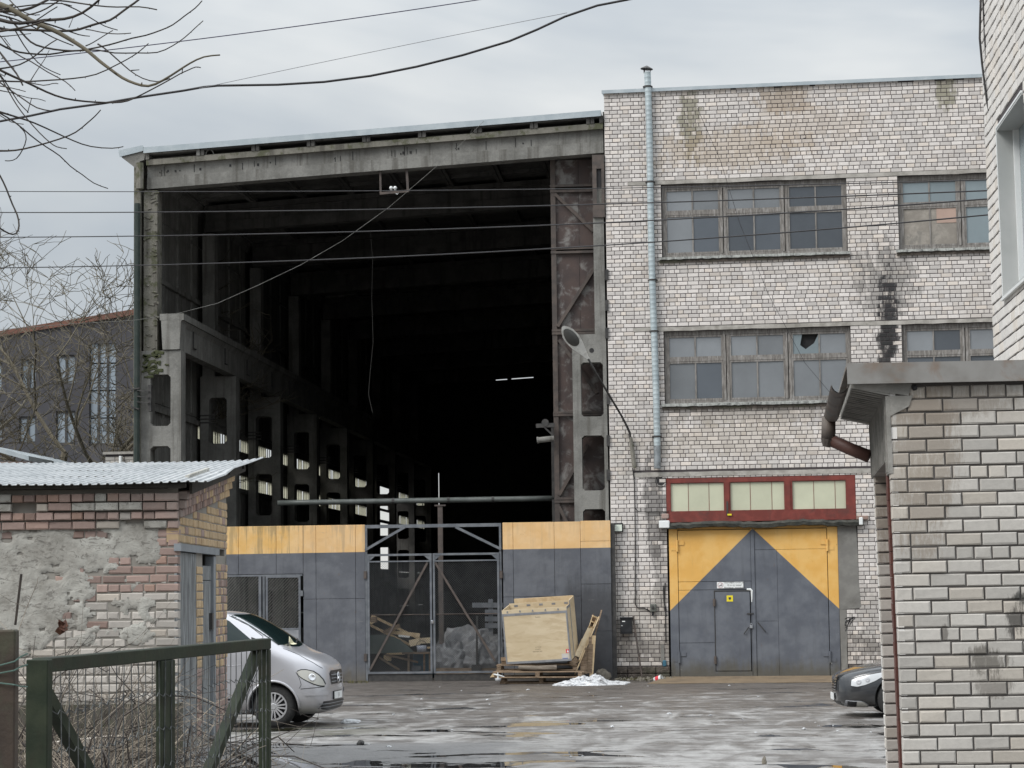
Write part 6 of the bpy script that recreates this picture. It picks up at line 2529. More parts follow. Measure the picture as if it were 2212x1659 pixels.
def seam(bvh, M, pts, root, mode='side', side=-1, r=.006, name='seam', mat=None):
    b = MB(M)
    out = []
    for (u0, z0), (u1, z1) in zip(pts, pts[1:]):
        for t in np.linspace(0, 1, 9):
            u, z = u0 + (u1 - u0) * t, z0 + (z1 - z0) * t
            org, d = (Vector((u, side * 3, z)), Vector((0, -side, 0))) if mode == 'side' else (Vector((4, u, z)), Vector((-1, 0, 0)))
            h = bvh.ray_cast(org, d)
            if h[0] is not None: out.append(h[0] + h[1] * .0005)
    if len(out) > 1:
        b.tube(out, r, 4, cap=False)
        b.build(name, mat or M_BLACKPL, root, fix=False)

def wheel(M, c, root, R=.335, rr=.235, w=.215, side=-1, spokes=8):
    T = Matrix.Translation(c) @ Matrix.Rotation(rad(90 if side < 0 else -90), 4, 'X')
    b = MB(M)
    b.lathe([(rr, -w / 2), (R - .06, -w / 2), (R - .02, -w / 2 + .02), (R, -w / 2 + .05), (R, w / 2 - .05), (R - .02, w / 2 - .02), (R - .06, w / 2), (rr + .01, w / 2), (rr, w / 2 - .02)], 36, T)
    ty = b.build('wheel', M_TYRE, root)
    smooth_angle(ty, 50)
    b = MB(M)
    b.lathe([(0, w / 2 - .07), (rr, w / 2 - .07)], 30, T)
    b.build('hub_shadow', M_BLACKPL, ty, fix=False)
    b = MB(M)
    b.lathe([(rr + .002, w / 2 - .03), (rr + .004, w / 2 - .005), (rr - .018, w / 2 - .004), (rr - .03, w / 2 - .03)], 36, T)
    b.lathe([(0, w / 2 + .004), (.045, w / 2 + .004), (.055, w / 2 - .004), (.058, w / 2 - .05)], 20, T)
    for k in range(spokes):
        for s_ in (-1, 1):
            a = 2 * math.pi * k / spokes
            p0 = Vector((.05 * math.cos(a + s_ * .25), .05 * math.sin(a + s_ * .25), w / 2 - .012))
            p1 = Vector(((rr - .015) * math.cos(a + s_ * .16), (rr - .015) * math.sin(a + s_ * .16), w / 2 - .012))
            d = p1 - p0
            X = Matrix.Rotation(0, 4, 'X')
            b.bar(T @ p0, T @ p1, .026, .02, T.to_3x3() @ Vector((0, 0, 1)))
    b.build('hubcap', M_ALLOY, ty)

# --- silver van
wp = gnd(594, 1572.5)
phi = rad(4.0)
hd_ = Vector((math.cos(phi), -math.sin(phi), 0))
lf = Vector((math.sin(phi), math.cos(phi), 0))        # vehicle's left, away from the viewer
org = wp + lf * .80
VM = Matrix(((hd_.x, lf.x, 0, org.x), (hd_.y, lf.y, 0, org.y), (0, 0, 1, 0), (0, 0, 0, 1)))
van = thing('van', 'silver van parked half behind the brick shed with its nose out', 'van', VM)
ST = [(1.06, .40, .62, .78, .30, .36, .34, .25), (1.035, .30, .68, .88, .58, .63, .60, .46), (.97, .24, .74, .945, .74, .79, .74, .62), (.84, .21, .82, 1.01, .82, .885, .82, .72), (.62, .20, .93, 1.11, .86, .935, .88, .79),
      (.36, .20, 1.06, 1.225, .88, .95, .91, .83), (.16, .20, 1.16, 1.33, .89, .955, .925, .82), (-.10, .20, 1.25, 1.50, .89, .955, .93, .78), (-.40, .20, 1.29, 1.69, .89, .955, .935, .745), (-.68, .20, 1.31, 1.84, .89, .955, .94, .735),
      (-.95, .20, 1.31, 1.895, .89, .955, .94, .74), (-1.6, .20, 1.31, 1.92, .89, .955, .94, .76), (-2.6, .20, 1.31, 1.92, .89, .955, .94, .76), (-3.5, .22, 1.31, 1.90, .89, .955, .94, .75), (-3.72, .30, 1.28, 1.84, .87, .94, .92, .72)]
ST = [((x * .80 if x > 0 else x), zb, zs + (.06 if x > .5 else 0), zt + (.085 * min(1, (x - .3) / .4) if x > .3 else 0), wb, wm, ws, wt) for x, zb, zs, zt, wb, wm, ws, wt in ST]
body, bv = car_body('body', ST, M_SILVER, van, VM, [((0, .345), .415, -1.2, -.5), ((0, .345), .415, .5, 1.2), ((-3.2 + .15, .335), .40, -1.2, -.5)])
b = MB(VM)
b.box(-.40, .40, -.72, -.6, .20, .72)
b.box(-.40, .40, .6, .72, .20, .72)
b.build('wheel_well', M_BLACKPL, van)
for c, s in (((0, -.80, .35), -1), ((0, .80, .35), 1), ((-3.05, -.80, .35), -1), ((-3.05, .80, .35), 1)):
    wheel(VM, c, van, R=.35, rr=.225, side=s)
G = dict(bvh=bv, M=VM, root=van)
patch(bv, VM, [(-1.55, 1.36), (-.30, 1.34), (-.34, 1.40), (-.78, 1.74), (-.92, 1.79), (-1.55, 1.80)], 'side', 'side_window', M_CARGLASS, van, n=14, m=14)
patch(bv, VM, [(-.36, 1.335), (-.12, 1.33), (-.18, 1.40), (-.38, 1.47)], 'side', 'quarter_trim', M_BLACKPL, van, off=.006)
b = MB(VM)
rows = []
for t in np.linspace(0, 1, 12):
    row = []
    for y in np.linspace(-1, 1, 15):
        x = .20 - .90 * t - .14 * y * y * (1 - t * .5)
        yy = y * (.80 - .12 * t)
        h = bv.ray_cast(Vector((x, yy, 4)), Vector((0, 0, -1)))
        row.append(h[0] + h[1] * .005)
    rows.append(row)
b.sheet(rows)
b.build('windscreen', M_CARGLASS, van, smooth=True, fix=False)
seam(bv, VM, [(-.20, 1.30), (-.24, .95), (-.42, .55), (-.46, .30)], van)
seam(bv, VM, [(-.18, 1.34), (-.2, 1.48), (-.46, 1.66), (-.80, 1.82)], van)
seam(bv, VM, [(.38, .90), (.44, .80), (.47, .70), (.44, .64)], van, r=.004)
seam(bv, VM, [(.46, .63), (.66, .645), (.80, .655)], van)
seam(bv, VM, [(.14, 1.28), (.40, 1.17), (.62, 1.05), (.76, .95)], van, r=.005)
seam(bv, VM, [(-1.55, .98), (-.5, 1.02)], van, r=.007, name='crease', mat=M_SILVER)
patch(bv, VM, [(-1.55, .43), (-.62, .43), (-.60, .50), (-1.55, .50)], 'side', 'rub_strip', M_SILVER, van, off=.012)
patch(bv, VM, [(-.84, .455), (-.66, .455), (-.66, .485), (-.84, .485)], 'side', 'strip_end', M_BLACKPL, van, off=.017)
patch(bv, VM, [(-1.55, .26), (-.50, .26), (-.50, .29), (-1.55, .29)], 'side', 'sill_strip', M_CHROME, van, off=.008)
# arch lip
b = MB(VM)
pts = []
for a in np.linspace(-.10, math.pi + .35, 30):
    x, z = .425 * math.cos(a), .335 + .425 * math.sin(a)
    h = bv.ray_cast(Vector((x, -3, z)), Vector((0, 1, 0)))
    if h[0] is not None and h[0].y < -.5: pts.append(h[0] + Vector((0, -.004, 0)))
b.tube(pts, .022, 5)
b.build('arch_lip', M_SILVER, van, smooth=True)
# headlamp, bumper strip, fog grille
for s in (-1, 1):
    UP = [(.40, .905), (.46, .93), (.54, .93), (.64, .90), (.72, .84), (.775, .765), (.80, .69)]
    LO = [(.40, .895), (.43, .845), (.49, .80), (.57, .755), (.66, .71), (.74, .68), (.798, .672)]
    gr = [(a + (.012 if k > 2 else -.004), c + .016) for k, (a, c) in enumerate(UP)]
    gl_ = [(a + .0, c - .016) for a, c in LO]
    patch2(bv, VM, gr, gl_, 'headlight_gap', M_BLACKPL, van, off=.003, side=s)
    hl = patch2(bv, VM, UP, LO, 'headlight', M_HEADLIGHT, van, off=.010, side=s)
    if hl:
        b = MB(VM)
        h = bv.ray_cast(Vector((.63, s * 3, .81)), Vector((0, -s, 0)))
        b.lathe([(0, 0), (.05, .004), (.062, .0)], 14, Matrix.Translation(h[0] + h[1] * .014) @ h[1].to_track_quat('Z', 'Y').to_matrix().to_4x4())
        b.build('reflector', M_CHROME, hl, fix=False)
    patch(bv, VM, [(.50, .52), (.83, .52), (.83, .59), (.50, .59)], 'side', 'bumper_strip', M_SILVER, van, off=.014, side=s)
patch(bv, VM, [(-.38, .68), (.38, .68), (.46, .86), (.38, .905), (-.38, .905), (-.46, .86)], 'front', 'grille', M_BLACKPL, van, off=.006, n=10, m=20)
for z in (.725, .78, .835): patch(bv, VM, [(-.40, z - .008), (.42, z - .008), (.42, z + .008), (-.42, z + .008)], 'front', 'grille_bar', M_STEELTRIM, van, off=.016, n=2, m=20)
patch(bv, VM, [(-.78, .30), (-.48, .27), (.48, .27), (.78, .30), (.72, .42), (-.72, .42)], 'front', 'lower_grille', M_BLACKPL, van, off=.004, n=8, m=26)
for z in (.33, .38): patch(bv, VM, [(-.80, z - .006), (.80, z - .006), (.80, z + .006), (-.80, z + .006)], 'front', 'lower_bar', M_STEELTRIM, van, off=.014, n=2, m=26)
# round three-spoke badge
h = bv.ray_cast(Vector((4, 0, .785)), Vector((-1, 0, 0)))
T = Matrix.Translation(h[0] + Vector((.03, 0, 0))) @ Matrix.Rotation(rad(90), 4, 'Y')
b = MB(VM)
b.tube([T @ Vector((.085 * math.cos(a), .085 * math.sin(a), 0)) for a in np.linspace(0, 2 * math.pi, 25)], .011, 5, cap=False)
for a in (math.pi, math.pi / 3, -math.pi / 3):
    b.tube([T @ Vector((0, 0, 0)), T @ Vector((.083 * math.cos(a), .083 * math.sin(a), 0))], [.016, .006], 5)
b.build('badge', M_CHROME, van)
h = bv.ray_cast(Vector((4, 0, .50)), Vector((-1, 0, 0)))
b = MB(VM)
px = h[0].x + .02
b.box(px, px + .012, -.26, .26, .44, .555)
pl = b.build('number_plate', M_WHITE, van)
b = MB(VM)
TXp = Matrix(((0, 0, 1, px + .0135), (1, 0, 0, .02), (0, 1, 0, .497), (0, 0, 0, 1)))
text_mesh(b, 'J·5·', .10, TXp)
b.build('plate_lettering', M_INK, pl, fix=False)
b = MB(VM)
b.box(px - .03, px - .001, -.28, .28, .43, .565)
b.build('plate_holder', M_BLACKPL, van)
# mirror and wiper
b = MB(VM)
b.cbox(-.30, -.18, -1.16, -.97, 1.28, 1.45, .04)
b.build('mirror', M_BLACKPL, van)
b = MB(VM)
for y0, y1 in ((-.55, .05), (.0, .55)):
    h0 = bv.ray_cast(Vector((.16, y0, 4)), Vector((0, 0, -1)))[0]
    h1 = bv.ray_cast(Vector((.05, y1, 4)), Vector((0, 0, -1)))[0]
    b.tube([h0 + Vector((0, 0, .02)), h1 + Vector((0, 0, .03))], .010, 5)
b.build('wiper', M_BLACKPL, van)
# leaf caught under the wiper
h = bv.ray_cast(Vector((.16, -.30, 4)), Vector((0, 0, -1)))[0]
b = MB(VM)
b.add([h + Vector(q) for q in ((-.05, 0, .03), (.03, -.03, .02), (.09, 0, .03), (.03, .03, .05), (-.02, .0, .13), (-.05, .02, .16))], [(0, 1, 2, 3), (0, 3, 4, 5)])
tag(b.build('paper_scrap', surf('pale_leaf', (.68, .66, .48), (.6, .58, .42), 9, bump=0), fix=False), 'pale crumpled leaf caught on the van windscreen wiper', 'leaf')

# --- dark car
cp = gnd(1866, 1552)
org = Vector((cp.x, cp.y + .78, 0))
phi2 = rad(1.0)
hx = Vector((-math.cos(phi2), -math.sin(phi2), 0)); ly = Vector((math.sin(phi2), -math.cos(phi2), 0))
tipx = at(1797.5, 1500, cp.y + .8).x
org.x = tipx + .02
CM = Matrix(((hx.x, ly.x, 0, org.x), (hx.y, ly.y, 0, org.y), (0, 0, 1, 0), (0, 0, 0, 1)))   # forward is towards the left of the picture
carr = thing('parked_car', 'dark grey car nosing out from behind the brick garage', 'car', CM)
ST = [(.0, .30, .50, .62, .22, .28, .26, .20), (-.03, .22, .54, .69, .42, .50, .46, .38), (-.10, .19, .58, .735, .58, .66, .61, .52), (-.22, .17, .63, .775, .70, .765, .72, .62), (-.40, .165, .69, .82, .77, .84, .795, .70), (-.62, .17, .74, .86, .80, .895, .845, .74),
      (-.85, .18, .78, .895, .82, .92, .87, .76), (-1.2, .19, .83, .95, .83, .925, .885, .76), (-1.55, .19, .87, 1.03, .83, .925, .89, .72), (-2.0, .19, .90, 1.30, .83, .925, .895, .62), (-2.5, .19, .92, 1.45, .83, .925, .90, .60), (-3.3, .2, .93, 1.44, .83, .925, .90, .58), (-4.2, .25, .95, 1.12, .80, .90, .86, .6), (-4.75, .35, .85, .98, .7, .8, .75, .55)]
cbody, cv = car_body('body', ST, M_BLACKCAR, carr, CM, [((-.98, .33), .37, .5, 1.2), ((-3.7, .33), .37, .5, 1.2)])
for c in ((-.98, .78, .33), (-.98, -.78, .33), (-3.7, .78, .33), (-3.7, -.78, .33)):
    wheel(CM, c, carr, R=.33, rr=.23, w=.215, side=1 if c[1] > 0 else -1, spokes=5)
b = MB(CM)
b.box(-1.34, -.62, .60, .70, .20, .68)
b.build('wheel_well', M_BLACKPL, carr)
for s in (1, -1):
    UP = [(-.25, .63), (-.34, .665), (-.50, .705), (-.65, .735), (-.85, .768)]
    LO = [(-.235, .535), (-.33, .52), (-.46, .55), (-.62, .615), (-.85, .745)]
    patch2(cv, CM, [(a + .01, c + .012) for a, c in UP], [(a + .01, c - .012) for a, c in LO], 'headlight_gap', M_BLACKPL, carr, off=.003, side=s)
    hl = patch2(cv, CM, UP, LO, 'headlight', M_HEADLIGHTW, carr, off=.008, side=s)
    if hl:
        for xx, zz, rr_ in ((-.36, .595, .045), (-.50, .63, .04)):
            h = cv.ray_cast(Vector((xx, s * 3, zz)), Vector((0, -s, 0)))
            b = MB(CM)
            b.lathe([(0, 0), (rr_ * .5, .002), (rr_, .0)], 14, Matrix.Translation(h[0] + h[1] * .012) @ h[1].to_track_quat('Z', 'Y').to_matrix().to_4x4())
            b.build('reflector', M_STEELTRIM, hl, fix=False)
    fg = patch(cv, CM, [(-.145, .30), (-.13, .20), (-.17, .165), (-.55, .165), (-.50, .24), (-.42, .285)], 'side', 'fog_lamp_recess', M_STEELTRIM, carr, off=.006, n=10, m=12, side=s)
    if fg:
        patch(cv, CM, [(-.18, .285), (-.18, .185), (-.32, .185), (-.32, .280)], 'side', 'vent', M_BLACKPL, fg, off=.009, side=s)
        patch(cv, CM, [(-.325, .28), (-.325, .185), (-.52, .185), (-.48, .24), (-.42, .275)], 'side', 'fog_lamp', M_HEADLIGHT, fg, off=.010, side=s)
        patch(cv, CM, [(-.14, .178), (-.14, .162), (-.56, .166), (-.56, .178)], 'side', 'chrome_strip', M_CHROME, fg, off=.012, side=s)
    seam(cv, CM, [(-.80, .66), (-1.0, .60)], carr, side=s, r=.006)
    seam(cv, CM, [(-.30, .705), (-.55, .775), (-.95, .825)], carr, side=s, r=.005)
patch(cv, CM, [(-.34, .43), (.34, .43), (.42, .66), (-.42, .66)], 'front', 'grille', M_BLACKPL, carr, off=.004, n=10, m=24)
for z in (.455, .50, .545, .59):
    patch(cv, CM, [(-.40, z - .009), (.40, z - .009), (.40, z + .009), (-.40, z + .009)], 'front', 'grille_bar', M_CHROME, carr, off=.014, n=2, m=24)
patch(cv, CM, [(-.44, .615), (.44, .615), (.42, .665), (-.42, .665)], 'front', 'grille_trim', M_CHROME, carr, off=.015, n=4, m=24)
patch(cv, CM, [(-.5, .19), (.5, .19), (.5, .27), (-.5, .27)], 'front', 'lower_grille', M_BLACKPL, carr, off=.004, n=4, m=24)
b = MB(CM)
b.box(.012, .028, -.26, .26, .285, .395)
b.build('number_plate', M_WHITE, carr)
patch(cv, CM, [(-1.75, .95), (-2.0, 1.24), (-2.3, 1.36), (-3.2, 1.36), (-3.2, .97)], 'side', 'side_window', M_CARGLASS, carr, side=1)

# ------------------------------------------------------------------ crate on its pallets
CY = HY - 1.75
def kz(x, y, Y=CY): return at((1900 + x / 3.95) / 1.8228, (2300 + y / 3.95) / 1.8228, Y)
bl, br_, tl_ = kz(372, 1232), kz(1392, 1190), kz(308, 400)
ex = (br_ - bl); CW = ex.length; ex.normalize()
ex = Matrix.Rotation(rad(-1.0), 3, 'Y') @ ex
ez = (tl_ - bl); ez -= ex * ez.dot(ex); CH = ez.length; ez.normalize()
ey = ez.cross(ex).normalized()
Rt = Matrix.Rotation(rad(-7.0), 3, ez) @ Matrix.Rotation(rad(8.5), 3, ex)        # the back stands a little higher
ex = Rt @ ex; ey = Rt @ ey; ez = Rt @ ez
KM = Matrix(((ex.x, ey.x, ez.x, bl.x), (ex.y, ey.y, ez.y, bl.y), (ex.z, ey.z, ez.z, bl.z), (0, 0, 0, 1)))
CD = .85
cr_t = thing('wooden_crate', 'large open pale plywood crate tilted on a stack of pallets', 'crate', KM)
sk = .035
def lean(x, z): return x - .0 * z
b = MB(KM); b.box(0, CW, 0, .018, 0, CH); b.build('front_panel', M_PLY, cr_t)
b = MB(KM); b.box(0, .018, .0185, CD, 0, CH - .01); b.build('side_panel', M_PLY, cr_t)
b = MB(KM); b.box(CW - .018, CW, .0185, CD - .40, 0, CH - .01); b.build('side_panel', M_PLY, cr_t)
b = MB(KM); b.box(CW - .019, CW + .001, CD - .395, CD + .25, -.02, CH + .08); b.build('side_panel', M_PLY, cr_t)
b = MB(KM); b.box(.0185, CW - .0195, CD - .02, CD, 0, CH + .02); b.build('back_panel', M_PLY, cr_t)
b = MB(KM); b.box(.10, CW - .02, CD + .21, CD + .25, 0, CH + .09); b.build('spare_panel', M_WOODN, cr_t)
b = MB(KM); b.box(.0, CW, .0, CD, -.02, -.001); b.build('floor', M_PLY, cr_t)
b = MB(KM)
b.box(-.004, CW + .004, -.006, -.0005, CH - .14, CH - .085)
b.box(-.006, .028, -.005, -.0006, .03, CH - .14)
b.box(CW - .03, CW + .006, -.005, -.0006, .03, CH - .14)
b.box(-.006, CW + .006, -.0055, -.0006, -.02, .03)
b.box(CW + .0012, CW + .005, -.005, .04, -.02, CH)
b.box(CW + .0012, CW + .005, CD - .43, CD - .36, -.02, CH + .08)
b.box(CW + .0012, CW + .005, .04, CD - .43, CH - .06, CH)
b.build('edge_trim', M_STEELTRIM, cr_t)
for row, (yy, zz, wd_, hh) in enumerate(((-.004, CH - .045, .035, .04), (CD - .024, CH - .04, .085, .045))):
    for i in range(5):
        x = .13 + i * (CW - .24) / 4.3 + row * .05
        b = MB(KM)
        if row == 0: b.prism([(x - wd_ * .6, zz - hh * .5), (x + wd_ * .6, zz - hh * .5), (x + wd_ * .2, zz + hh * .6), (x - wd_ * .2, zz + hh * .6)], yy - .004, yy + .003)
        else: b.box(x - wd_ * .5, x + wd_ * .5, yy, yy + .003, zz - hh * .5, zz + hh * .5)
        b.build('clip', M_STEELTRIM, cr_t)
def kp(x, y):    # place on the front panel
    p = kz(x, y)
    inv = KM.inverted()
    o, d = inv @ EYE, (inv.to_3x3() @ (p - EYE))
    t = -o.y / d.y
    q = o + d * t
    return q.x, q.z
TK = lambda x, z: Matrix(((1, 0, 0, x), (0, 0, 1, -.0015), (0, 1, 0, z), (0, 0, 0, 1)))
b = MB(KM)
for s_, (x, y), sz, ups in (('WIRING', (857, 512), .035, True), ('SMALL M', (868, 978), .035, True), ('CMM/33', (862, 1012), .036, True), ('WC EXXOM', (855, 1046), .040, True)):
    q = kp(x, y)
    T = TK(*q)
    if ups: T = T @ Matrix.Rotation(math.pi, 4, 'Z')
    text_mesh(b, s_, sz, T)
b.build('stencil', surf('faded_stencil', (.16, .12, .08), (.2, .16, .11), 9, bump=0), cr_t, fix=False)
a, c = kp(1295, 1012), kp(1350, 1068)
b = MB(KM)
b.box(a[0], c[0], -.003, -.0005, c[1], a[1])
lab = b.build('red_label', M_REDINK, cr_t)
b = MB(KM)
mx_, mz_ = (a[0] + c[0]) / 2, (a[1] + c[1]) / 2
b.lathe([(0, 0), (.022, 0)], 10, Matrix.Translation((mx_ + .006, -.0042, mz_ - .012)) @ Matrix.Rotation(rad(90), 4, 'X'))
b.box(mx_ - .004, mx_ + .010, -.0043, -.0036, mz_, mz_ + .03)
b.build('label_mark', M_WHITE, lab, fix=False)
a, c = kp(1230, 1082), kp(1345, 1170)
b = MB(KM)
b.box(a[0], c[0], -.003, -.0005, c[1], a[1])
pk = b.build('document_pouch', surf('clear_pouch', (.48, .45, .40), (.55, .53, .50), 7, (.2, .3), bump=0), cr_t)
b = MB(KM)
b.box(a[0] + .01, c[0] - .02, -.0042, -.0036, c[1] + .02, c[1] + .038)
b.build('pouch_print', surf('blue_print', (.10, .13, .30), (.13, .16, .34), 9, bump=0), pk)

# pallets
pal_n = [0]
def pallet(x, y, z, rz, tilt, L, W_, label, seed):
    M = Matrix.Translation((x, y, z)) @ Matrix.Rotation(rz, 4, 'Z') @ Matrix.Rotation(tilt, 4, 'Y')
    t = thing('pallet', label, 'pallet', M, 'pallets stacked under the crate')
    r1 = random.Random(seed)
    for i in range(6):
        yy = i * (W_ - .1) / 5
        b = MB(M)
        b.cbox(r1.uniform(-.03, .02), L + r1.uniform(-.06, .05), yy, yy + .10, .118, .14, .004)
        b.build('deck_board', M_PALLET, t)
    for i in range(3):
        xx = i * (L - .1) / 2
        for j in range(3):
            yy = j * (W_ - .1) / 2
            b = MB(M)
            b.cbox(xx, xx + .1, yy + .005, yy + .095, .022, .095, .004)
            b.build('block', M_PALLET, t)
        b = MB(M)
        b.cbox(xx, xx + .1, 0, W_, .0965, .1165, .003)
        b.build('cross_board', M_PALLET, t)
    for j in range(3):
        yy = j * (W_ - .1) / 2
        b = MB(M)
        b.cbox(0, L, yy, yy + .1, 0, .021, .003)
        b.build('bottom_board', M_PALLET, t)
    return t
px0 = kz(180, 1400).x
pallet(kz(275, 1400).x, CY - .15, .01, .01, 0, kz(1560, 1400).x - kz(275, 1400).x, 1.1, 'lowest pallet of the stack, resting on the wet ground', 1)
pallet(kz(175, 1400).x, CY - .28, .155, -.012, .004, kz(1560, 1400).x - kz(175, 1400).x, 1.1, 'middle pallet of the stack, with pale sagging front boards', 2)
pallet(kz(225, 1400).x, CY - .05, .30, .02, .0, kz(1470, 1400).x - kz(225, 1400).x, 1.0, 'dark top pallet of the stack, directly under the tilted crate', 3)
b = MB()
b.tube([kz(560, 1300, CY - .12), kz(850, 1310, CY - .12), kz(1155, 1300, CY - .12)], [.05, .06, .068], 10)
tag(b.build('round_post', surf('grey_round_timber', (.12, .10, .08), (.2, .17, .14), 4, bump=.3, stretch=(1, 4, 4))), 'short round timber post wedged between the pallets', 'post')
b = MB()
a = kz(150, 1390, CY - .4)
b.add([kz(115, 1452, CY - .4), kz(185, 1440, CY - .4), kz(160, 1385, CY - .4), kz(115, 1452, CY - .3), kz(185, 1440, CY - .3), kz(160, 1385, CY - .3)], [(0, 1, 2), (3, 5, 4), (0, 3, 4, 1), (1, 4, 5, 2), (2, 5, 3, 0)])
tag(b.build('wood_offcut', M_WOODN), 'triangular pale wood offcut at the left end of the pallets', 'wood offcut')
for (z0, y_, nm) in ((-.0, 0, 'block'),):
    T = Matrix.Translation(kz(285, 1200, CY + .3))
    b = MB(T)
    b.cbox(-.0, .2, 0, .1, -.0, .09, .006)
    b.cbox(.01, .16, .01, .1, -.10, -.003, .006)
    tag(b.build('wood_block', M_PALLET), 'brown timber blocks standing left of the crate foot', 'block')
# white twist of plastic by the pallets
b = MB()
b.tube([kz(170, 1400, CY - .4), kz(240, 1415, CY - .42), kz(340, 1440, CY - .4)], [.012, .02, .008], 5)
b.tube([kz(238, 1370, CY - .42), kz(240, 1430, CY - .42), kz(242, 1480, CY - .42)], [.008, .014, .02], 5)
tag(b.build('plastic_strap', M_WHITE), 'white plastic strapping twisted over the left pallet corner', 'strap')
b = MB(Matrix.Translation(kz(242, 1510, CY - .42)))
b.lathe([(0, 0), (.06, 0), (.075, .07), (.07, .07), (.055, .01)], 10)
tag(b.build('plastic_cup', surf('clear_cup', (.35, .36, .37), (.45, .46, .47), 9, (.1, .2), bump=0), smooth=True), 'small clear plastic tub on the ground by the pallets', 'cup')

# leaning boards and frames to the right of the crate
def plank(pa, pb, w_, t_, label, ya=None, yb=None, mat=M_WOODN, name='board'):
    ya = CY + .35 if ya is None else ya
    yb = ya if yb is None else yb
    b = MB()
    a, c = kz(*pa, ya), kz(*pb, yb)
    b.bar(a, c, w_, t_, (0, 1, 0))
    o = b.build(name, mat)
    return tag(o, label, 'board', 'boards leaning beside the crate')
plank((1440, 1395), (1805, 520), .028, .09, 'long narrow pale lath leaning nearest beside the crate', CY + .1, CY + 1.1)
plank((1500, 1190), (1705, 690), .03, .06, 'short pale batten behind the long lath by the crate', CY + .2, CY + 1.0)
plank((1640, 1190), (1850, 410), .035, .05, 'longest dull lath sticking up highest above the leaning boards', CY + .6, CY + 1.4, M_PALLET)
# open box frame of laths
sh = thing('box_frame', 'narrow open wooden box leaning against the partition beside the crate', 'box', kz(1440, 1130, CY + .4))
def bx_(pa, pb, w_, t_, y0, y1, nm='slat', mat=M_WOODN):
    b = MB(); b.bar(kz(*pa, y0), kz(*pb, y1), w_, t_, (0, 1, 0)); b.build(nm, mat, sh)
bx_((1470, 1130), (1690, 680), .15, .03, CY + .45, CY + 1.05, 'side_board', M_PLY)
bx_((1655, 670), (1712, 495), .02, .09, CY + 1.0, CY + 1.2)
bx_((1712, 685), (1775, 530), .02, .09, CY + 1.0, CY + 1.2)
for pa, pb in (((1660, 660), (1715, 680)), ((1690, 575), (1745, 600)), ((1712, 492), (1778, 520))): bx_(pa, pb, .03, .09, CY + 1.05, CY + 1.1)
bx_((1475, 1020), (1545, 860), .015, .09, CY + .6, CY + .75)
b = MB()
b.bar(kz(1690, 590, CY + 1.16), kz(1745, 600, CY + 1.16), .28, .02, (0, 1, 0))
b.build('back_board', M_PALLET, sh)
for pa, pb, w_, lab, m in (((1688, 1475), (1735, 800), .085, 'upright pale board standing at the right end of the pallets', M_WOODN), ((1665, 1385), (1690, 820), .11, 'dark upright board behind the pale one at the pallets', M_PALLET), ((1555, 1370), (1560, 1080), .10, 'short brown board standing beside the pallet stack', M_PALLET), ((1600, 1390), (1625, 1050), .10, 'grimy splintered board beside the pallet stack', M_PALLET)):
    plank(pa, pb, w_, .03, lab, CY + .35, CY + .5, m)
b = MB()
b.bar(kz(1595, 1015, CY + .5), kz(1655, 1015, CY + .5), .09, .08, (0, 1, 0))
tag(b.build('board', M_PALLET), 'short timber end lying across the upright boards', 'board', 'boards leaning beside the crate')
b = MB()
b.bar(kz(1350, 1250, CY + .2), kz(1465, 1170, CY + .3), .10, .12)
tag(b.build('wood_block', M_PALLET), 'split grey timber block under the crate right corner', 'block')

# stone and dirty snow heap by the corner
def blob(c, r, seed, mat, name, label, cat, sx=1, sy=1, sz=1, amp=.3, sub=3):
    bm = bmesh.new()
    bmesh.ops.create_icosphere(bm, subdivisions=sub, radius=1.0)
    for v in bm.verts:
        n = 1 + amp * mnoise.noise(v.co * 1.3 + Vector((seed, 0, 0))) + amp * .4 * mnoise.noise(v.co * 4 + Vector((seed, 3, 0)))
        v.co = Vector((v.co.x * n * r * sx, v.co.y * n * r * sy, max(v.co.z, -.35) * n * r * sz))
    b = MB(Matrix.Translation(c))
    b.bm(bm)
    o = b.build(name, mat)
    smooth_angle(o, 30)
    return tag(o, label, cat)
blob(kz(1860, 1445, CY + 1.0), .19, 4, M_STONE, 'boulder', 'rough grey boulder at the foot of the dark partition', 'boulder', 1, .8, 1)
b = MB()
s0, s1, s2 = kz(1100, 1575, CY - .75), kz(1500, 1575, CY - .75), gnd(1360, 1479)
rowsn = []
nx_, ny_ = 90, 26
X0, X1 = kz(1095, 1575, CY - .75).x, gnd(1362, 1477).x
for i in range(nx_ + 1):
    row = []
    x = X0 + (X1 - X0) * i / nx_
    tx = i / nx_
    env = .15 * math.exp(-((tx - .33) / .22) ** 2) + .13 * math.exp(-((tx - .58) / .13) ** 2) + .05 * math.exp(-((tx - .82) / .14) ** 2)
    for j in range(ny_ + 1):
        ty = j / ny_
        y = CY - 1.55 + 1.9 * ty + .5 * tx
        e = env * math.sin(math.pi * ty) ** .8
        nz = mnoise.noise((x * 3.1, y * 3.1, 0)) * .5 + mnoise.noise((x * 9, y * 9, 1)) * .45 + mnoise.noise((x * 22, y * 22, 2)) * .25
        row.append((x, y, max(-.03, e * (1 + .75 * nz) - .012 + .012 * nz)))
    rowsn.append(row)
b.sheet(rowsn)
tag(b.build('snow_heap', M_SNOW, smooth=False), 'low heap of dirty melting snow between the pallets and the white brick wall', 'snow heap')
q = at((2350 + 395 / 1.746) / 1.8228, (1800 + 1512 / 1.746) / 1.8228, HY - .75)
T = Matrix.Translation(Vector((q.x, q.y, .02))) @ Matrix.Rotation(rad(75), 4, 'Y') @ Matrix.Rotation(.4, 4, 'X')
cup = thing('paper_cup', 'crushed red and white paper cup lying by the gate apron', 'cup', T)
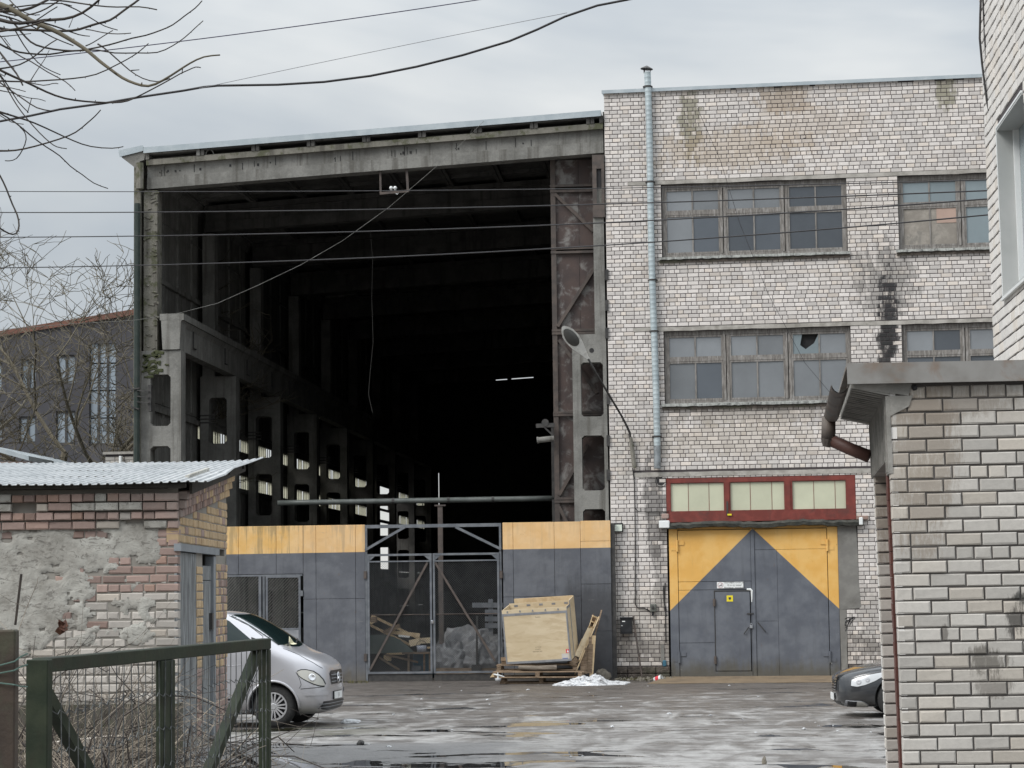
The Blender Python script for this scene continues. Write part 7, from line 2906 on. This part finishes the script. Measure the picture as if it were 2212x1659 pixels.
b = MB(T); b.lathe([(0, 0), (.06, 0), (.082, .2), (.078, .2), (.055, .01)], 14); b.build('cup_body', M_WHITE, cup, smooth=True)
b = MB(T); b.lathe([(.0675, .05), (.0775, .14)], 14); b.build('red_band', M_REDINK, cup, smooth=True, fix=False)
# stones and weeds at the foot of the white wall
r1 = random.Random(41)
b = MB()
for i in range(70):
    u, d_ = r1.uniform(.1, 1.5), r1.uniform(-.75, -.05)
    p = FM @ Vector((u, d_, 0))
    s = r1.uniform(.02, .07)
    bm = bmesh.new()
    bmesh.ops.create_icosphere(bm, subdivisions=1, radius=s)
    for v in bm.verts: v.co *= r1.uniform(.7, 1.2)
    b.bm(bm, Matrix.Translation((p.x, p.y, s * .3)))
tag(b.build('rubble', M_STONE), kind='stuff')
b = MB()
for i in range(420):
    which = r1.random()
    if which < .55: p = FM @ Vector((r1.uniform(.1, 1.5), r1.uniform(-.7, -.03), 0))
    else: p = Vector((r1.uniform(-9.5, -7.6), HY - .35 - abs(r1.gauss(0, .12)), 0))
    h = r1.uniform(.03, .10)
    a = r1.uniform(0, 6.28)
    q = Vector((math.cos(a), math.sin(a), 0)) * .015
    tip = p + Vector((r1.uniform(-.06, .06), r1.uniform(-.06, .06), h))
    b.add([p - q, p + q, tip], [(0, 1, 2)])
tag(b.build('weeds', surf('yellow_green_weeds', (.07, .075, .03), (.14, .12, .05), 6, bump=0), fix=False), kind='stuff')
# scraps of ice and litter on the yard
b = MB()
for i in range(34):
    x = r1.uniform(-6, 4); y = r1.uniform(29, 52)
    s = r1.uniform(.012, .035)
    bm = bmesh.new()
    bmesh.ops.create_icosphere(bm, subdivisions=1, radius=s)
    for v in bm.verts: v.co = Vector((v.co.x * r1.uniform(.8, 1.6), v.co.y, v.co.z * .5))
    b.bm(bm, Matrix.Translation((x, y, .01)))
tag(b.build('ice_crumbs', M_SNOW), kind='stuff')
for (x, y, lab, s) in ((1008, 942, 'lump', .05),):
    p = gnd((850 + 1008 / 1.7696) / 1.8228, (2400 + 942 / 1.7696) / 1.8228)
    blob(p + Vector((0, 0, .02)), .055, 2, M_DARKMETAL, 'dark_lump', 'small dark round lump on the smooth asphalt in front of the van', 'lump', sub=2)
p = gnd((2000 + 1490 / 1.4747) / 1.8228, (2500 + 752 / 1.4747) / 1.8228)
blob(p + Vector((0, 0, .03)), .045, 7, M_STONE, 'pointed_stone', 'dark pointed stone standing in the puddles at the bottom right', 'stone', .7, .7, 1.5, sub=2)
p = gnd((850 + 935 / 1.7696) / 1.8228, (2400 + 795 / 1.7696) / 1.8228)
blob(p + Vector((0, 0, .03)), .11, 9, M_SNOW, 'snow_lump', 'small lump of white snow in front of the van', 'snow', 1.6, 1, .5, sub=2)

# ------------------------------------------------------------------ behind the mesh gate
IY_ = HY + 1.6
def iz(x, y, Y=IY_): return at((1420 + x / 3.8138) / 1.8228, (2400 + y / 3.8138) / 1.8228, Y)
def stick(pa, pb, w_, t_, label, y0=IY_, y1=None, mat=M_WOODN, name='timber', cat='timber', grp='timbers piled behind the mesh gate'):
    b = MB(); b.bar(iz(*pa, y0), iz(*pb, y0 if y1 is None else y1), w_, t_, (0, 1, 0))
    return tag(b.build(name, mat), label, cat, grp)
stick((170, 95), (885, 440), .06, .05, 'upper of two long parallel pale battens slanting behind the mesh gate', IY_, IY_ + .5)
stick((75, 200), (730, 525), .06, .05, 'lower of two long parallel pale battens slanting behind the mesh gate', IY_ - .2, IY_ + .3)
stick((400, 330), (890, 385), .09, .05, 'wide pale board lying almost level across the battens', IY_ - .1)
stick((345, 350), (590, 240), .10, .06, 'brown board crossing the pale battens upwards', IY_ - .15, mat=M_PALLET)
stick((120, 210), (235, 165), .07, .05, 'short pale end piece on the upper batten', IY_)
stick((735, 510), (890, 475), .16, .05, 'new orange-brown board end left of the bucket', IY_ - .1, mat=M_PLY)
stick((895, 470), (1060, 460), .14, .05, 'new board end right of the bucket', IY_, mat=M_PLY)
stick((370, 675), (860, 790), .05, .05, 'thin lath low down under the green sheet', IY_ - .3, mat=M_PALLET)
stick((280, 720), (580, 905), .05, .05, 'thin lath sloping to the floor under the green sheet', IY_ - .4, mat=M_PALLET)
stick((390, 660), (660, 660), .06, .04, 'pale edge of a board just under the green sheet', IY_ - .2)
stick((1000, 575), (1065, 570), .05, .05, 'pale batten end right of the bucket', IY_ + .2)
stick((1130, 925), (2050, 930), .16, .06, 'long muddy plank on the hall floor behind the gate', IY_ - .6, mat=M_PALLET)
stick((570, 390), (735, 405), .06, .04, 'white painted board end among the battens', IY_ + .1, mat=M_WHITE)
for (x0, y0, x1, y1, m, lab) in ((145, 110, 235, 195, M_PALLET, 'brown wooden block at the top of the battens'), (345, 685, 450, 775, M_WOODN, 'pale wooden block on the lath under the green sheet'), (765, 845, 910, 925, M_TARP, 'grey box standing on the hall floor')):
    a, c = iz(x0, y1, IY_ - .3), iz(x1, y0, IY_ - .3)
    b = MB(); b.cbox(a.x, c.x, a.y, a.y + .2, a.z, c.z, .01)
    tag(b.build('block', m), lab, 'block')
b = MB()
gs = [(75, 400), (210, 378), (350, 380), (500, 410), (600, 460), (720, 560), (800, 635), (600, 645), (110, 668), (75, 660)]
b.prism([(iz(*q, IY_ - .55).x, iz(*q, IY_ - .55).z) for q in gs], HY + 1.03, HY + 1.06)
tag(b.build('green_sheet', M_GREENSHEET), 'curved grey-green sheet leaning behind the left leaf of the mesh gate', 'sheet')
a, c = iz(840, 640, IY_ - .35), iz(990, 540, IY_ - .35)
bk = thing('paint_bucket', 'pale splashed bucket standing on boards behind the mesh gate', 'bucket', ((a.x + c.x) / 2, a.y, a.z))
b = MB(Matrix.Translation(((a.x + c.x) / 2, a.y, a.z)))
R_ = (c.x - a.x) / 2; Hh = c.z - a.z
b.lathe([(0, 0), (R_ * .9, 0), (R_, Hh), (R_ * .95, Hh), (R_ * .85, .02)], 16)
b.build('pail', M_BUCKET, bk, smooth=True)
b = MB(Matrix.Translation(((a.x + c.x) / 2, a.y, a.z)))
b.tube([(R_ * math.cos(t), -.01, Hh + .12 * math.sin(t)) for t in np.linspace(0, math.pi, 9)], .008, 4)
b.build('handle', M_DARKMETAL, bk)
b = MB()
b.bar(iz(640, 650, IY_ - .3), iz(1060, 650, IY_ - .3), .05, .5, (0, 1, 0))
for px in (720, 955, 1040): b.bar(iz(px, 655, IY_ - .4), iz(px, 935, IY_ - .4), .05, .05, (0, 1, 0))
tag(b.build('work_bench', M_PALLET), 'rough timber bench under the bucket behind the mesh gate', 'bench')
a = iz(960, 770, IY_ + .1)
b = MB(Matrix.Translation((a.x, a.y, .04)))
b.lathe([(0, 0), (.28, 0), (.30, .2), (.28, .62), (.0, .66)], 18)
tag(b.build('barrel', M_BLUE, smooth=True), 'faded blue barrel under the bench behind the mesh gate', 'barrel')
# heap of grey tarpaulins
def tarp(c, sx, sy, sz, seed, label):
    bm = bmesh.new()
    bmesh.ops.create_icosphere(bm, subdivisions=4, radius=1.0)
    for v in bm.verts:
        p = v.co.copy()
        k = abs(mnoise.noise(p * 1.6 + Vector((seed, 1, 2)))) * .5 + abs(mnoise.noise(p * 3.7 + Vector((seed, 5, 2)))) * .35
        v.co = Vector((p.x * sx * (1.1 - k * .5), p.y * sy * (1.1 - k * .5), max(p.z, -.2) * sz * (1.25 - k * 1.5)))
    b = MB(Matrix.Translation(c)); b.bm(bm)
    return tag(b.build('tarpaulin', M_TARP), label, 'tarpaulin', 'grey tarpaulins heaped behind the mesh gate')
tarp(iz(1390, 830, IY_), .62, .5, .62, 3, 'crumpled grey tarpaulin with an upright fold at the left of the heap')
tarp(iz(1640, 720, IY_ + .5), .9, .6, .75, 8, 'grey tarpaulin draped over the middle of the heap')
tarp(iz(1930, 800, IY_ - .1), .75, .5, .62, 14, 'grey tarpaulin spread flat at the right of the heap')
b = MB()
b.tube([iz(1440, 520, IY_ + .5), iz(1455, 485, IY_ + .5), iz(1530, 482, IY_ + .5), iz(1600, 515, IY_ + .5)], .014, 5)
tag(b.build('bent_tube', M_HC), 'thin bent tube loop standing behind the tarpaulins', 'tube')
sd = thing('support_stand', 'thin upright support stand with a square foot among the tarpaulins', 'stand', iz(1745, 860, IY_ - .6))
b = MB(); b.bar(iz(1747, 860, IY_ - .6), iz(1747, 95, IY_ - .6), .05, .05, (0, 1, 0)); b.build('upright', M_DARKMETAL, sd)
b = MB(); q = iz(1743, 865, IY_ - .6); b.box(q.x - .12, q.x + .12, q.y - .1, q.y + .1, q.z - .1, q.z + .06); b.build('foot', M_DARKMETAL, sd)
rk = thing('slat_stand', 'dark grey upright stand with four cross slats behind the right gate leaf', 'stand', iz(1945, 400, IY_ - .4))
def sz_(x, y): return at((1400 + x / 2.1067) / 1.8228, (2000 + y / 2.1067) / 1.8228, IY_ - .4)
b = MB(); b.bar(sz_(1122, 1030), sz_(1120, 755), .11, .05, (0, 1, 0)); b.build('upright', M_GATEST, rk)
for i, (xa, xb, y) in enumerate(((970, 1225, 806), (1075, 1225, 864), (1075, 1225, 920), (1075, 1225, 976))):
    b = MB(); b.bar(sz_(xa, y) + Vector((0, -.04, 0)), sz_(xb, y) + Vector((0, -.04, 0)), .12, .04, (0, 1, 0)); b.build('slat', M_GATEST, rk)

# ------------------------------------------------------------------ overhead wires
def wire(pts, Yf, r, mat, label, group=None, deg=3, ext=(-60, 0)):
    xs = [p[0] for p in pts]; ys = [p[1] for p in pts]
    c = np.polyfit(xs, ys, min(deg, len(pts) - 1))
    b = MB()
    X = np.linspace(xs[0] + ext[0], xs[-1] + ext[1], 40)
    b.tube([at(x, float(np.polyval(c, x)), Yf(x)) for x in X], r, 5, cap=False)
    o = b.build('overhead_wire', mat, fix=False)
    return tag(o, label, 'wire', group)
yf = lambda x: 34.0 - 11.4 * (x / 2140.0)
gw = 'four parallel wires across the hall'
wire([(0, 413.4), (603, 414), (1262, 406.5), (1827, 397.6), (2137, 387.7)], yf, .006, M_WIRE, 'topmost of four wires crossing the hall and the upper windows', gw)
wire([(0, 459), (603, 455.7), (1262, 442), (1827, 424), (2137, 411.5)], yf, .008, M_WIRE, 'second wire from the top crossing the hall opening', gw)
wire([(0, 512.6), (603, 505), (1262, 482.4), (1827, 452.7), (2137, 429)], yf, .008, M_WIRE, 'third wire from the top crossing the hall opening', gw)
wire([(0, 578.7), (603, 564.2), (1262, 533), (1827, 491.4), (2137, 464)], yf, .008, M_WIRE, 'lowest of four wires crossing the hall and the upper windows', gw)
yg = lambda x: 26.0
wire([(0, 134), (190, 112), (365, 93), (603, 62), (1030, 0)], yg, .006, surf('violet_black_cable', (.03, .025, .06), (.04, .035, .08), 9, bump=0), 'violet-black wire rising across the sky through the bare branches', None, 2, (-60, 40))
cab_pts = [(0, 262), (66, 250), (130, 236), (225, 223), (300, 210), (395, 196), (440, 188), (470, 185), (600, 183), (700, 177), (800, 164), (900, 144), (1000, 119), (1100, 89), (1160, 64), (1220, 36), (1290, 12), (1352, 0), (1400, -10)]
b = MB()
b.tube([at(x, y, 26.5) for x, y in [(-60, 274)] + cab_pts], .014, 6, cap=False)
tag(b.build('overhead_wire', M_WIRE, smooth=True, fix=False), 'thick dark cable sagging in a long curve across the sky', 'wire')
wire([(430, 190), (560, 165), (820, 108), (1050, 62), (1225, 28)], lambda x: 26.3, .0035, M_WIREG, 'hair-thin wire running above the sagging cable', None, 2, (0, 0))
dg_pts = [(1045, 262), (985, 322), (925, 375), (840, 448), (740, 520), (650, 572), (560, 615), (470, 655), (380, 678), (290, 692), (150, 700), (0, 712)]
b = MB()
b.tube([at(x, y, 53.6 - 8 * max(0, (900 - x) / 900)) for x, y in dg_pts], .0045, 5, cap=False)
tag(b.build('overhead_wire', M_HC, smooth=True, fix=False), 'slanting grey cable from the hall roof down to the lower left', 'wire')
wire([(0, 852), (200, 838), (300, 835)], lambda x: 53.0, .006, M_WIRE, 'short dark wire ending at the hall corner among the tree branches', None, 2, (-40, -5))
b = MB(FM)
pts = []
for x, y in ((1510, 245), (1560, 360), (1600, 490), (1660, 640), (1740, 790), (1795, 855)):
    pts.append(fac(x, y))
b.tube([(p[0], -.6, p[1]) for p in pts], .006, 4, cap=False)
tag(b.build('stay_wire', M_WIRE, fix=False), 'thin dark stay wire slanting down over the white brick front', 'wire')

# ------------------------------------------------------------------ background left: charcoal building, low roofs, bare trees
BY = 100.0
hb = thing('charcoal_building', 'modern charcoal building with tall pale windows behind the bare trees', 'building', (at(140, 1200, BY).x, BY, 0))
xa, xb = at(-120, 800, BY).x, at(330, 800, BY).x
def bzp(x, y): return at((0 + x / 1.2693) / 1.8228, (1100 + y / 1.2693) / 1.8228, BY)
tl2, tr2 = at(-120, 735, BY), at(330, 662, BY)
wins = [((447, 283), (580, 828)), ((283, 378), (377, 528)), ((105, 398), (180, 552)), ((280, 658), (375, 825)), ((95, 685), (178, 820)), ((-60, 420), (10, 560)), ((-60, 700), (10, 825))]
rects = []
for a, c in wins:
    p, q = bzp(*a), bzp(*c)
    rects.append((p.x, q.z, q.x, p.z))
b = MB()
for a, c, d, e in wall_rects(xa, xb, 0, min(tl2.z, tr2.z) - .3, rects):
    b.box(a, c, BY, BY + .4, d, e)
b.prism([(xa, min(tl2.z, tr2.z) - .3), (xb, min(tl2.z, tr2.z) - .3), (xb, tr2.z - .25), (xa, tl2.z - .25)], BY + .001, BY + .4)
b.box(xa, xb, BY + .4, BY + 12, 0, tl2.z - .5)
b.build('wall', M_GREYHOUSE, hb)
b = MB()
b.prism([(xa, tl2.z - .25), (xb, tr2.z - .25), (xb, tr2.z), (xa, tl2.z)], BY - .12, BY + 12)
b.build('roof_trim', M_ORANGE, hb)
for i, r_ in enumerate(rects):
    n = 3 if i == 0 else 2
    b = MB()
    for k in range(n + 1):
        x = r_[0] + (r_[2] - r_[0]) * k / n
        b.box(x - .05, x + .05, BY + .08, BY + .2, r_[1], r_[3])
    b.box(r_[0] + .05, r_[2] - .05, BY + .081, BY + .2, r_[1], r_[1] + .1)
    b.box(r_[0] + .05, r_[2] - .05, BY + .081, BY + .2, r_[3] - .1, r_[3])
    wn = b.build('window', M_DARKMETAL, hb)
    rows_ = 4 if i == 0 else 1
    for k in range(n):
        for j in range(rows_):
            b = MB()
            x0, x1 = r_[0] + (r_[2] - r_[0]) * k / n, r_[0] + (r_[2] - r_[0]) * (k + 1) / n
            z0, z1 = r_[1] + (r_[3] - r_[1]) * j / rows_, r_[1] + (r_[3] - r_[1]) * (j + 1) / rows_
            b.box(x0 + .055, x1 - .055, BY + .14, BY + .16, z0 + .03, z1 - .03)
            b.build('pane', M_HOUSEGLASS, wn)
# small chimney-like brick stack and low roofs over the shed
ck = thing('brick_chimney', 'small pale brick stack showing over the shed roof beside the hall', 'chimney', at(258, 1000, 60))
a, c = at(228, 1010, 60), at(288, 977, 60)
b = MB()
b.box(a.x, c.x, 60, 60.8, 0, c.z - .05)
b.build('stack', M_FMORTAR, ck)
bs = []
CF_ = Matrix.Translation((a.x, 59.99, 0))
wv = a.z - .6
k = 0
while wv < c.z - .12:
    for u, L in course_layout(0, c.x - a.x, 'SH'[k % 2], 0): bs.append((u, wv, L, .086, 0, M_GBRICK))
    wv += .1; k += 1
place_bricks(ck, CF_, bs, T=.05, chamf=.006, limit=60)
b = MB()
b.box(a.x - .06, c.x + .06, 59.93, 60.87, c.z - .048, c.z + .02)
b.build('cap', M_CONC, ck)
b = MB()
x_ = at(261, 990, 59.9).x
b.tube([(x_, 59.9, a.z - .5), (x_, 59.9, c.z - .1)], .05, 8)
b.build('pipe', M_WHITE, ck)
for (p0, p1, lab) in (((116, 995), (185, 1006), 'low snow-edged roof just left of the brick chimney stack'), ((-20, 962), (62, 985), 'low pale-edged roof at the far left over the shed')):
    a, c = at(*p0, 58), at(*p1, 58)
    t = thing('low_roof', lab, 'roof', (a.x, 58, 0))
    b = MB()
    b.prism([(a.x, a.z), (c.x, c.z), (c.x, c.z - .12), (a.x, a.z - .12)], 58, 64)
    b.build('roof_sheet', M_ZINC, t)
    b = MB()
    b.box(a.x + .1, c.x - .1, 58.2, 63.8, 0, c.z - .13)
    b.build('wall', M_SRED, t)

def bare_tree(base, h, seed, label, spread=.6, r0=.22, mat=M_BARKG, levels=5, lean=(0, 0, 0)):
    r1 = random.Random(seed)
    t = thing('tree', label, 'tree', base, 'bare trees behind the shed')
    trunk, crown = MB(), MB()
    def grow(p, d, L, r, lvl):
        n = 5 if lvl < 2 else 4
        pts = [p.copy()]
        rr = [r]
        for i in range(n):
            d = (d + Vector((r1.uniform(-1, 1), r1.uniform(-1, 1), r1.uniform(-.5, .7))) * (.10 + .06 * lvl)).normalized()
            p = p + d * (L / n)
            pts.append(p.copy())
            rr.append(r * (1 - .45 * (i + 1) / n))
        (trunk if lvl == 0 else crown).tube(pts, rr, 6 if lvl < 2 else (4 if lvl < 3 else 3), cap=False)
        if lvl >= levels: return
        k = (5, 5, 4, 4, 3, 3)[lvl]
        for i in range(k):
            t_ = r1.uniform(.3, 1.0) if i < k - 1 else 1.0
            idx_ = min(n, max(1, int(t_ * n + .5)))
            s_ = pts[idx_]
            a = r1.uniform(0, 6.28)
            side = Vector((math.cos(a), math.sin(a), r1.uniform(-.1, .6)))
            dd = (d * r1.uniform(.3, .8) + side * r1.uniform(.5, 1.0) * (spread + .25)).normalized()
            grow(s_, dd, L * r1.uniform(.50, .74), max(rr[idx_] * r1.uniform(.5, .68), .012), lvl + 1)
    grow(Vector(base), (Vector((0, 0, 1)) + Vector(lean)).normalized(), h * .42, r0, 0)
    trunk.build('trunk', mat, t, fix=False)
    o = crown.build('crown', mat, t, fix=False)
    return t
for (px, Y, h, sd, lab, sp, ln) in ((-40, 70, 12.5, 3, 'tallest bare tree at the left edge, reaching the wires', .75, (.05, 0, 0)), (45, 66, 11.5, 5, 'bare spreading tree in front of the left windows of the charcoal building', .9, (.15, 0, 0)), (150, 64, 10.0, 8, 'lower bare tree beside the hall corner', .9, (.12, 0, 0)), (235, 84, 9.0, 15, 'small far bare tree next to the hall downpipe', .6, (0, 0, 0))):
    p = at(px, 1300, Y)
    bare_tree(Vector((p.x, Y, 0)), h * 1.36, sd, lab, sp, .19, M_BARKG, 5, ln)

# ------------------------------------------------------------------ near branches hanging in at the upper left
NY = 9.0
M_BARKN = surf('near_bark', (.02, .016, .014), (.042, .034, .028), 9, bump=.2)
nt = thing('tree', 'near leafless tree whose long drooping branches hang in at the upper left', 'tree', (-4.0, NY, .5))
b = MB()
b.tube([(-4.0, NY, .4), (-3.95, NY, 1.6), (-3.8, NY, 3.0), (-3.75, NY + .1, 4.6), (-3.9, NY, 6.2)], [.17, .15, .13, .10, .06], 10)
b.build('trunk', M_BARK, nt, smooth=True)
def nb(x, y, dy=0): return at(x * .3307, y * .3307, NY + dy)
BR = [
 ([(0, 30), (100, 70), (200, 140), (330, 185), (430, 240), (530, 300), (580, 335), (650, 400), (720, 450), (800, 510), (880, 545), (970, 570), (1060, 530), (1170, 460), (1240, 415), (1330, 365), (1435, 358)], 34, 7),
 ([(0, 185), (60, 200), (150, 190), (300, 200), (480, 205), (560, 180), (640, 150), (720, 135), (790, 85), (850, 40), (905, 0), (960, -60)], 15, 11),
 ([(0, 130), (120, 160), (300, 130), (420, 130), (540, 90), (650, 0), (690, -50)], 20, 11),
 ([(0, 20), (150, 120), (300, 150), (400, 185), (520, 230), (585, 236)], 16, 5),
 ([(60, 110), (100, 160), (170, 250), (230, 295), (350, 325), (480, 335), (560, 325), (680, 300), (760, 280), (870, 245), (950, 235), (1060, 195), (1130, 165), (1210, 100), (1280, 55), (1320, 5)], 13, 6),
 ([(0, 290), (80, 330), (170, 350), (330, 360), (430, 335), (540, 330), (640, 325), (740, 350), (900, 345), (1030, 350), (1130, 300), (1210, 245), (1280, 175), (1325, 135)], 12, 5),
 ([(0, 340), (50, 410), (110, 480), (150, 555)], 14, 9),
 ([(0, 455), (80, 500), (190, 545), (300, 600), (420, 645), (560, 665), (680, 672), (800, 670), (870, 645), (980, 590), (1110, 520), (1180, 480), (1230, 460), (1280, 436), (1310, 440)], 14, 5),
 ([(0, 530), (150, 533), (300, 525), (480, 515), (630, 490), (760, 425), (820, 395), (900, 345), (970, 285)], 9, 5),
 ([(0, 450), (130, 430), (240, 360), (300, 300), (370, 260)], 9, 6),
 ([(640, 290), (680, 310), (760, 380), (850, 465), (930, 515), (1030, 540), (1110, 515)], 11, 5),
 ([(0, 730), (120, 770), (220, 800), (370, 870), (480, 920), (590, 960), (740, 970), (805, 958)], 11, 5),
 ([(0, 985), (100, 985), (220, 960), (400, 905), (500, 865), (570, 800), (620, 760), (655, 718)], 10, 6),
 ([(0, 740), (100, 800), (200, 885), (300, 960), (390, 1015), (460, 1090), (540, 1140), (610, 1200), (705, 1232)], 9, 5),
 ([(0, 500), (60, 600), (110, 690), (170, 770), (260, 870), (330, 935), (370, 960), (435, 970)], 8, 5),
 ([(0, 490), (60, 570), (120, 670), (185, 735)], 9, 5),
 ([(0, 540), (80, 600), (160, 650), (240, 710), (335, 725)], 9, 6),
 ([(0, 590), (80, 605), (190, 645), (250, 645), (295, 660)], 6, 4),
 ([(-40, 1090), (0, 1145), (40, 1230), (80, 1340), (115, 1400), (130, 1475), (110, 1533), (60, 1530), (0, 1490), (-30, 1470)], 11, 8),
 ([(130, 830), (160, 860), (175, 910), (150, 980), (110, 1040), (60, 1052), (35, 1048)], 6, 5),
 ([(0, 230), (90, 350), (200, 400), (310, 470), (430, 530), (490, 590)], 8, 5),
 ([(400, 20), (500, 60), (600, 120), (680, 175), (770, 197)], 7, 5),
 ([(330, 0), (430, 8), (520, 20), (640, 40), (760, 50), (915, 40), (1025, 62)], 9, 6),
 ([(0, 60), (150, 40), (260, 25), (400, 20), (470, 40)], 9, 6),
 ([(330, -10), (200, 60), (100, 75), (0, 72)], 14, 16),
 ([(200, 525), (250, 450), (290, 390), (320, 330)], 6, 4),
 ([(560, 190), (590, 195), (680, 215), (770, 225), (855, 218)], 7, 5),
 ([(560, 300), (600, 285), (680, 230), (735, 197)], 7, 5),
 ([(240, 130), (270, 110), (320, 75), (375, 45)], 7, 6),
 ([(100, 200), (160, 300), (210, 370), (280, 440), (395, 490)], 8, 5),
 ([(0, 70), (60, 95), (150, 105), (230, 90), (300, 60), (420, -20)], 10, 8),
 ([(0, 240), (100, 230), (200, 217)], 7, 4), ([(180, 535), (290, 565), (345, 542), (380, 548)], 6, 4), ([(0, 480), (30, 500)], 6, 4),
 ([(0, 560), (80, 575), (165, 600)], 6, 4), ([(30, 250), (65, 300)], 5, 3), ([(180, 735), (205, 640)], 5, 4), ([(1190, 450), (1188, 480)], 5, 4),
 ([(640, 30), (650, 0), (660, -30)], 6, 5), ([(450, 180), (475, 120)], 5, 4), ([(0, 755), (70, 800), (155, 810)], 6, 4), ([(860, 460), (910, 455)], 7, 5),
 ([(60, 0), (120, 60), (200, 100), (260, 95)], 8, 5), ([(0, 100), (90, 120), (200, 165), (350, 250), (480, 300)], 10, 6), ([(0, 205), (90, 190), (230, 160), (330, 120)], 12, 8),
]
r1 = random.Random(90)
for i, (pts, w0, w1_) in enumerate(BR):
    dy = r1.uniform(-.5, .5)
    P3 = []
    for j, (x, y) in enumerate(pts):
        P3.append(nb(x + r1.uniform(-2, 2), y + r1.uniform(-2, 2), dy + .25 * j / len(pts) * (1 if i % 2 else -1)))
    # smooth the polyline a little
    Q = []
    for a, c in zip(P3, P3[1:]):
        Q += [a, a.lerp(c, .5)]
    Q.append(P3[-1])
    S = [Q[0]] + [(Q[k - 1] + Q[k] * 2 + Q[k + 1]) / 4 for k in range(1, len(Q) - 1)] + [Q[-1]]
    k_ = .3307 / 4883 * NY * .5 * 1.3
    rr = [(w0 + (w1_ - w0) * (j / (len(S) - 1)) ** .6) * k_ for j in range(len(S))]
    if pts[0][0] <= 0:
        z = S[0].z
        root_ = Vector((-3.85, NY + .05, min(max(z - .2, 1.8), 5.0)))
        S = [root_, root_.lerp(S[0], .5) + Vector((0, 0, .12))] + S
        rr = [rr[0] * 2.0, rr[0] * 1.4] + rr
    b = MB()
    b.tube(S, rr, 6)
    # buds
    for j in range(3, len(S), 2):
        if r1.random() < .75:
            n = Vector((r1.uniform(-1, 1), r1.uniform(-1, 1), r1.uniform(-1, 1))).normalized()
            b.tube([S[j], S[j] + n * rr[j] * 2.6], [rr[j] * .9, rr[j] * .35], 4)
    b.build('branch', M_BARKN if i else M_BARKG, nt, smooth=True, fix=False)

# dry climber stems on the far sky side are left to the trees above; last, make every part of the air clear
bpy.context.view_layer.update()
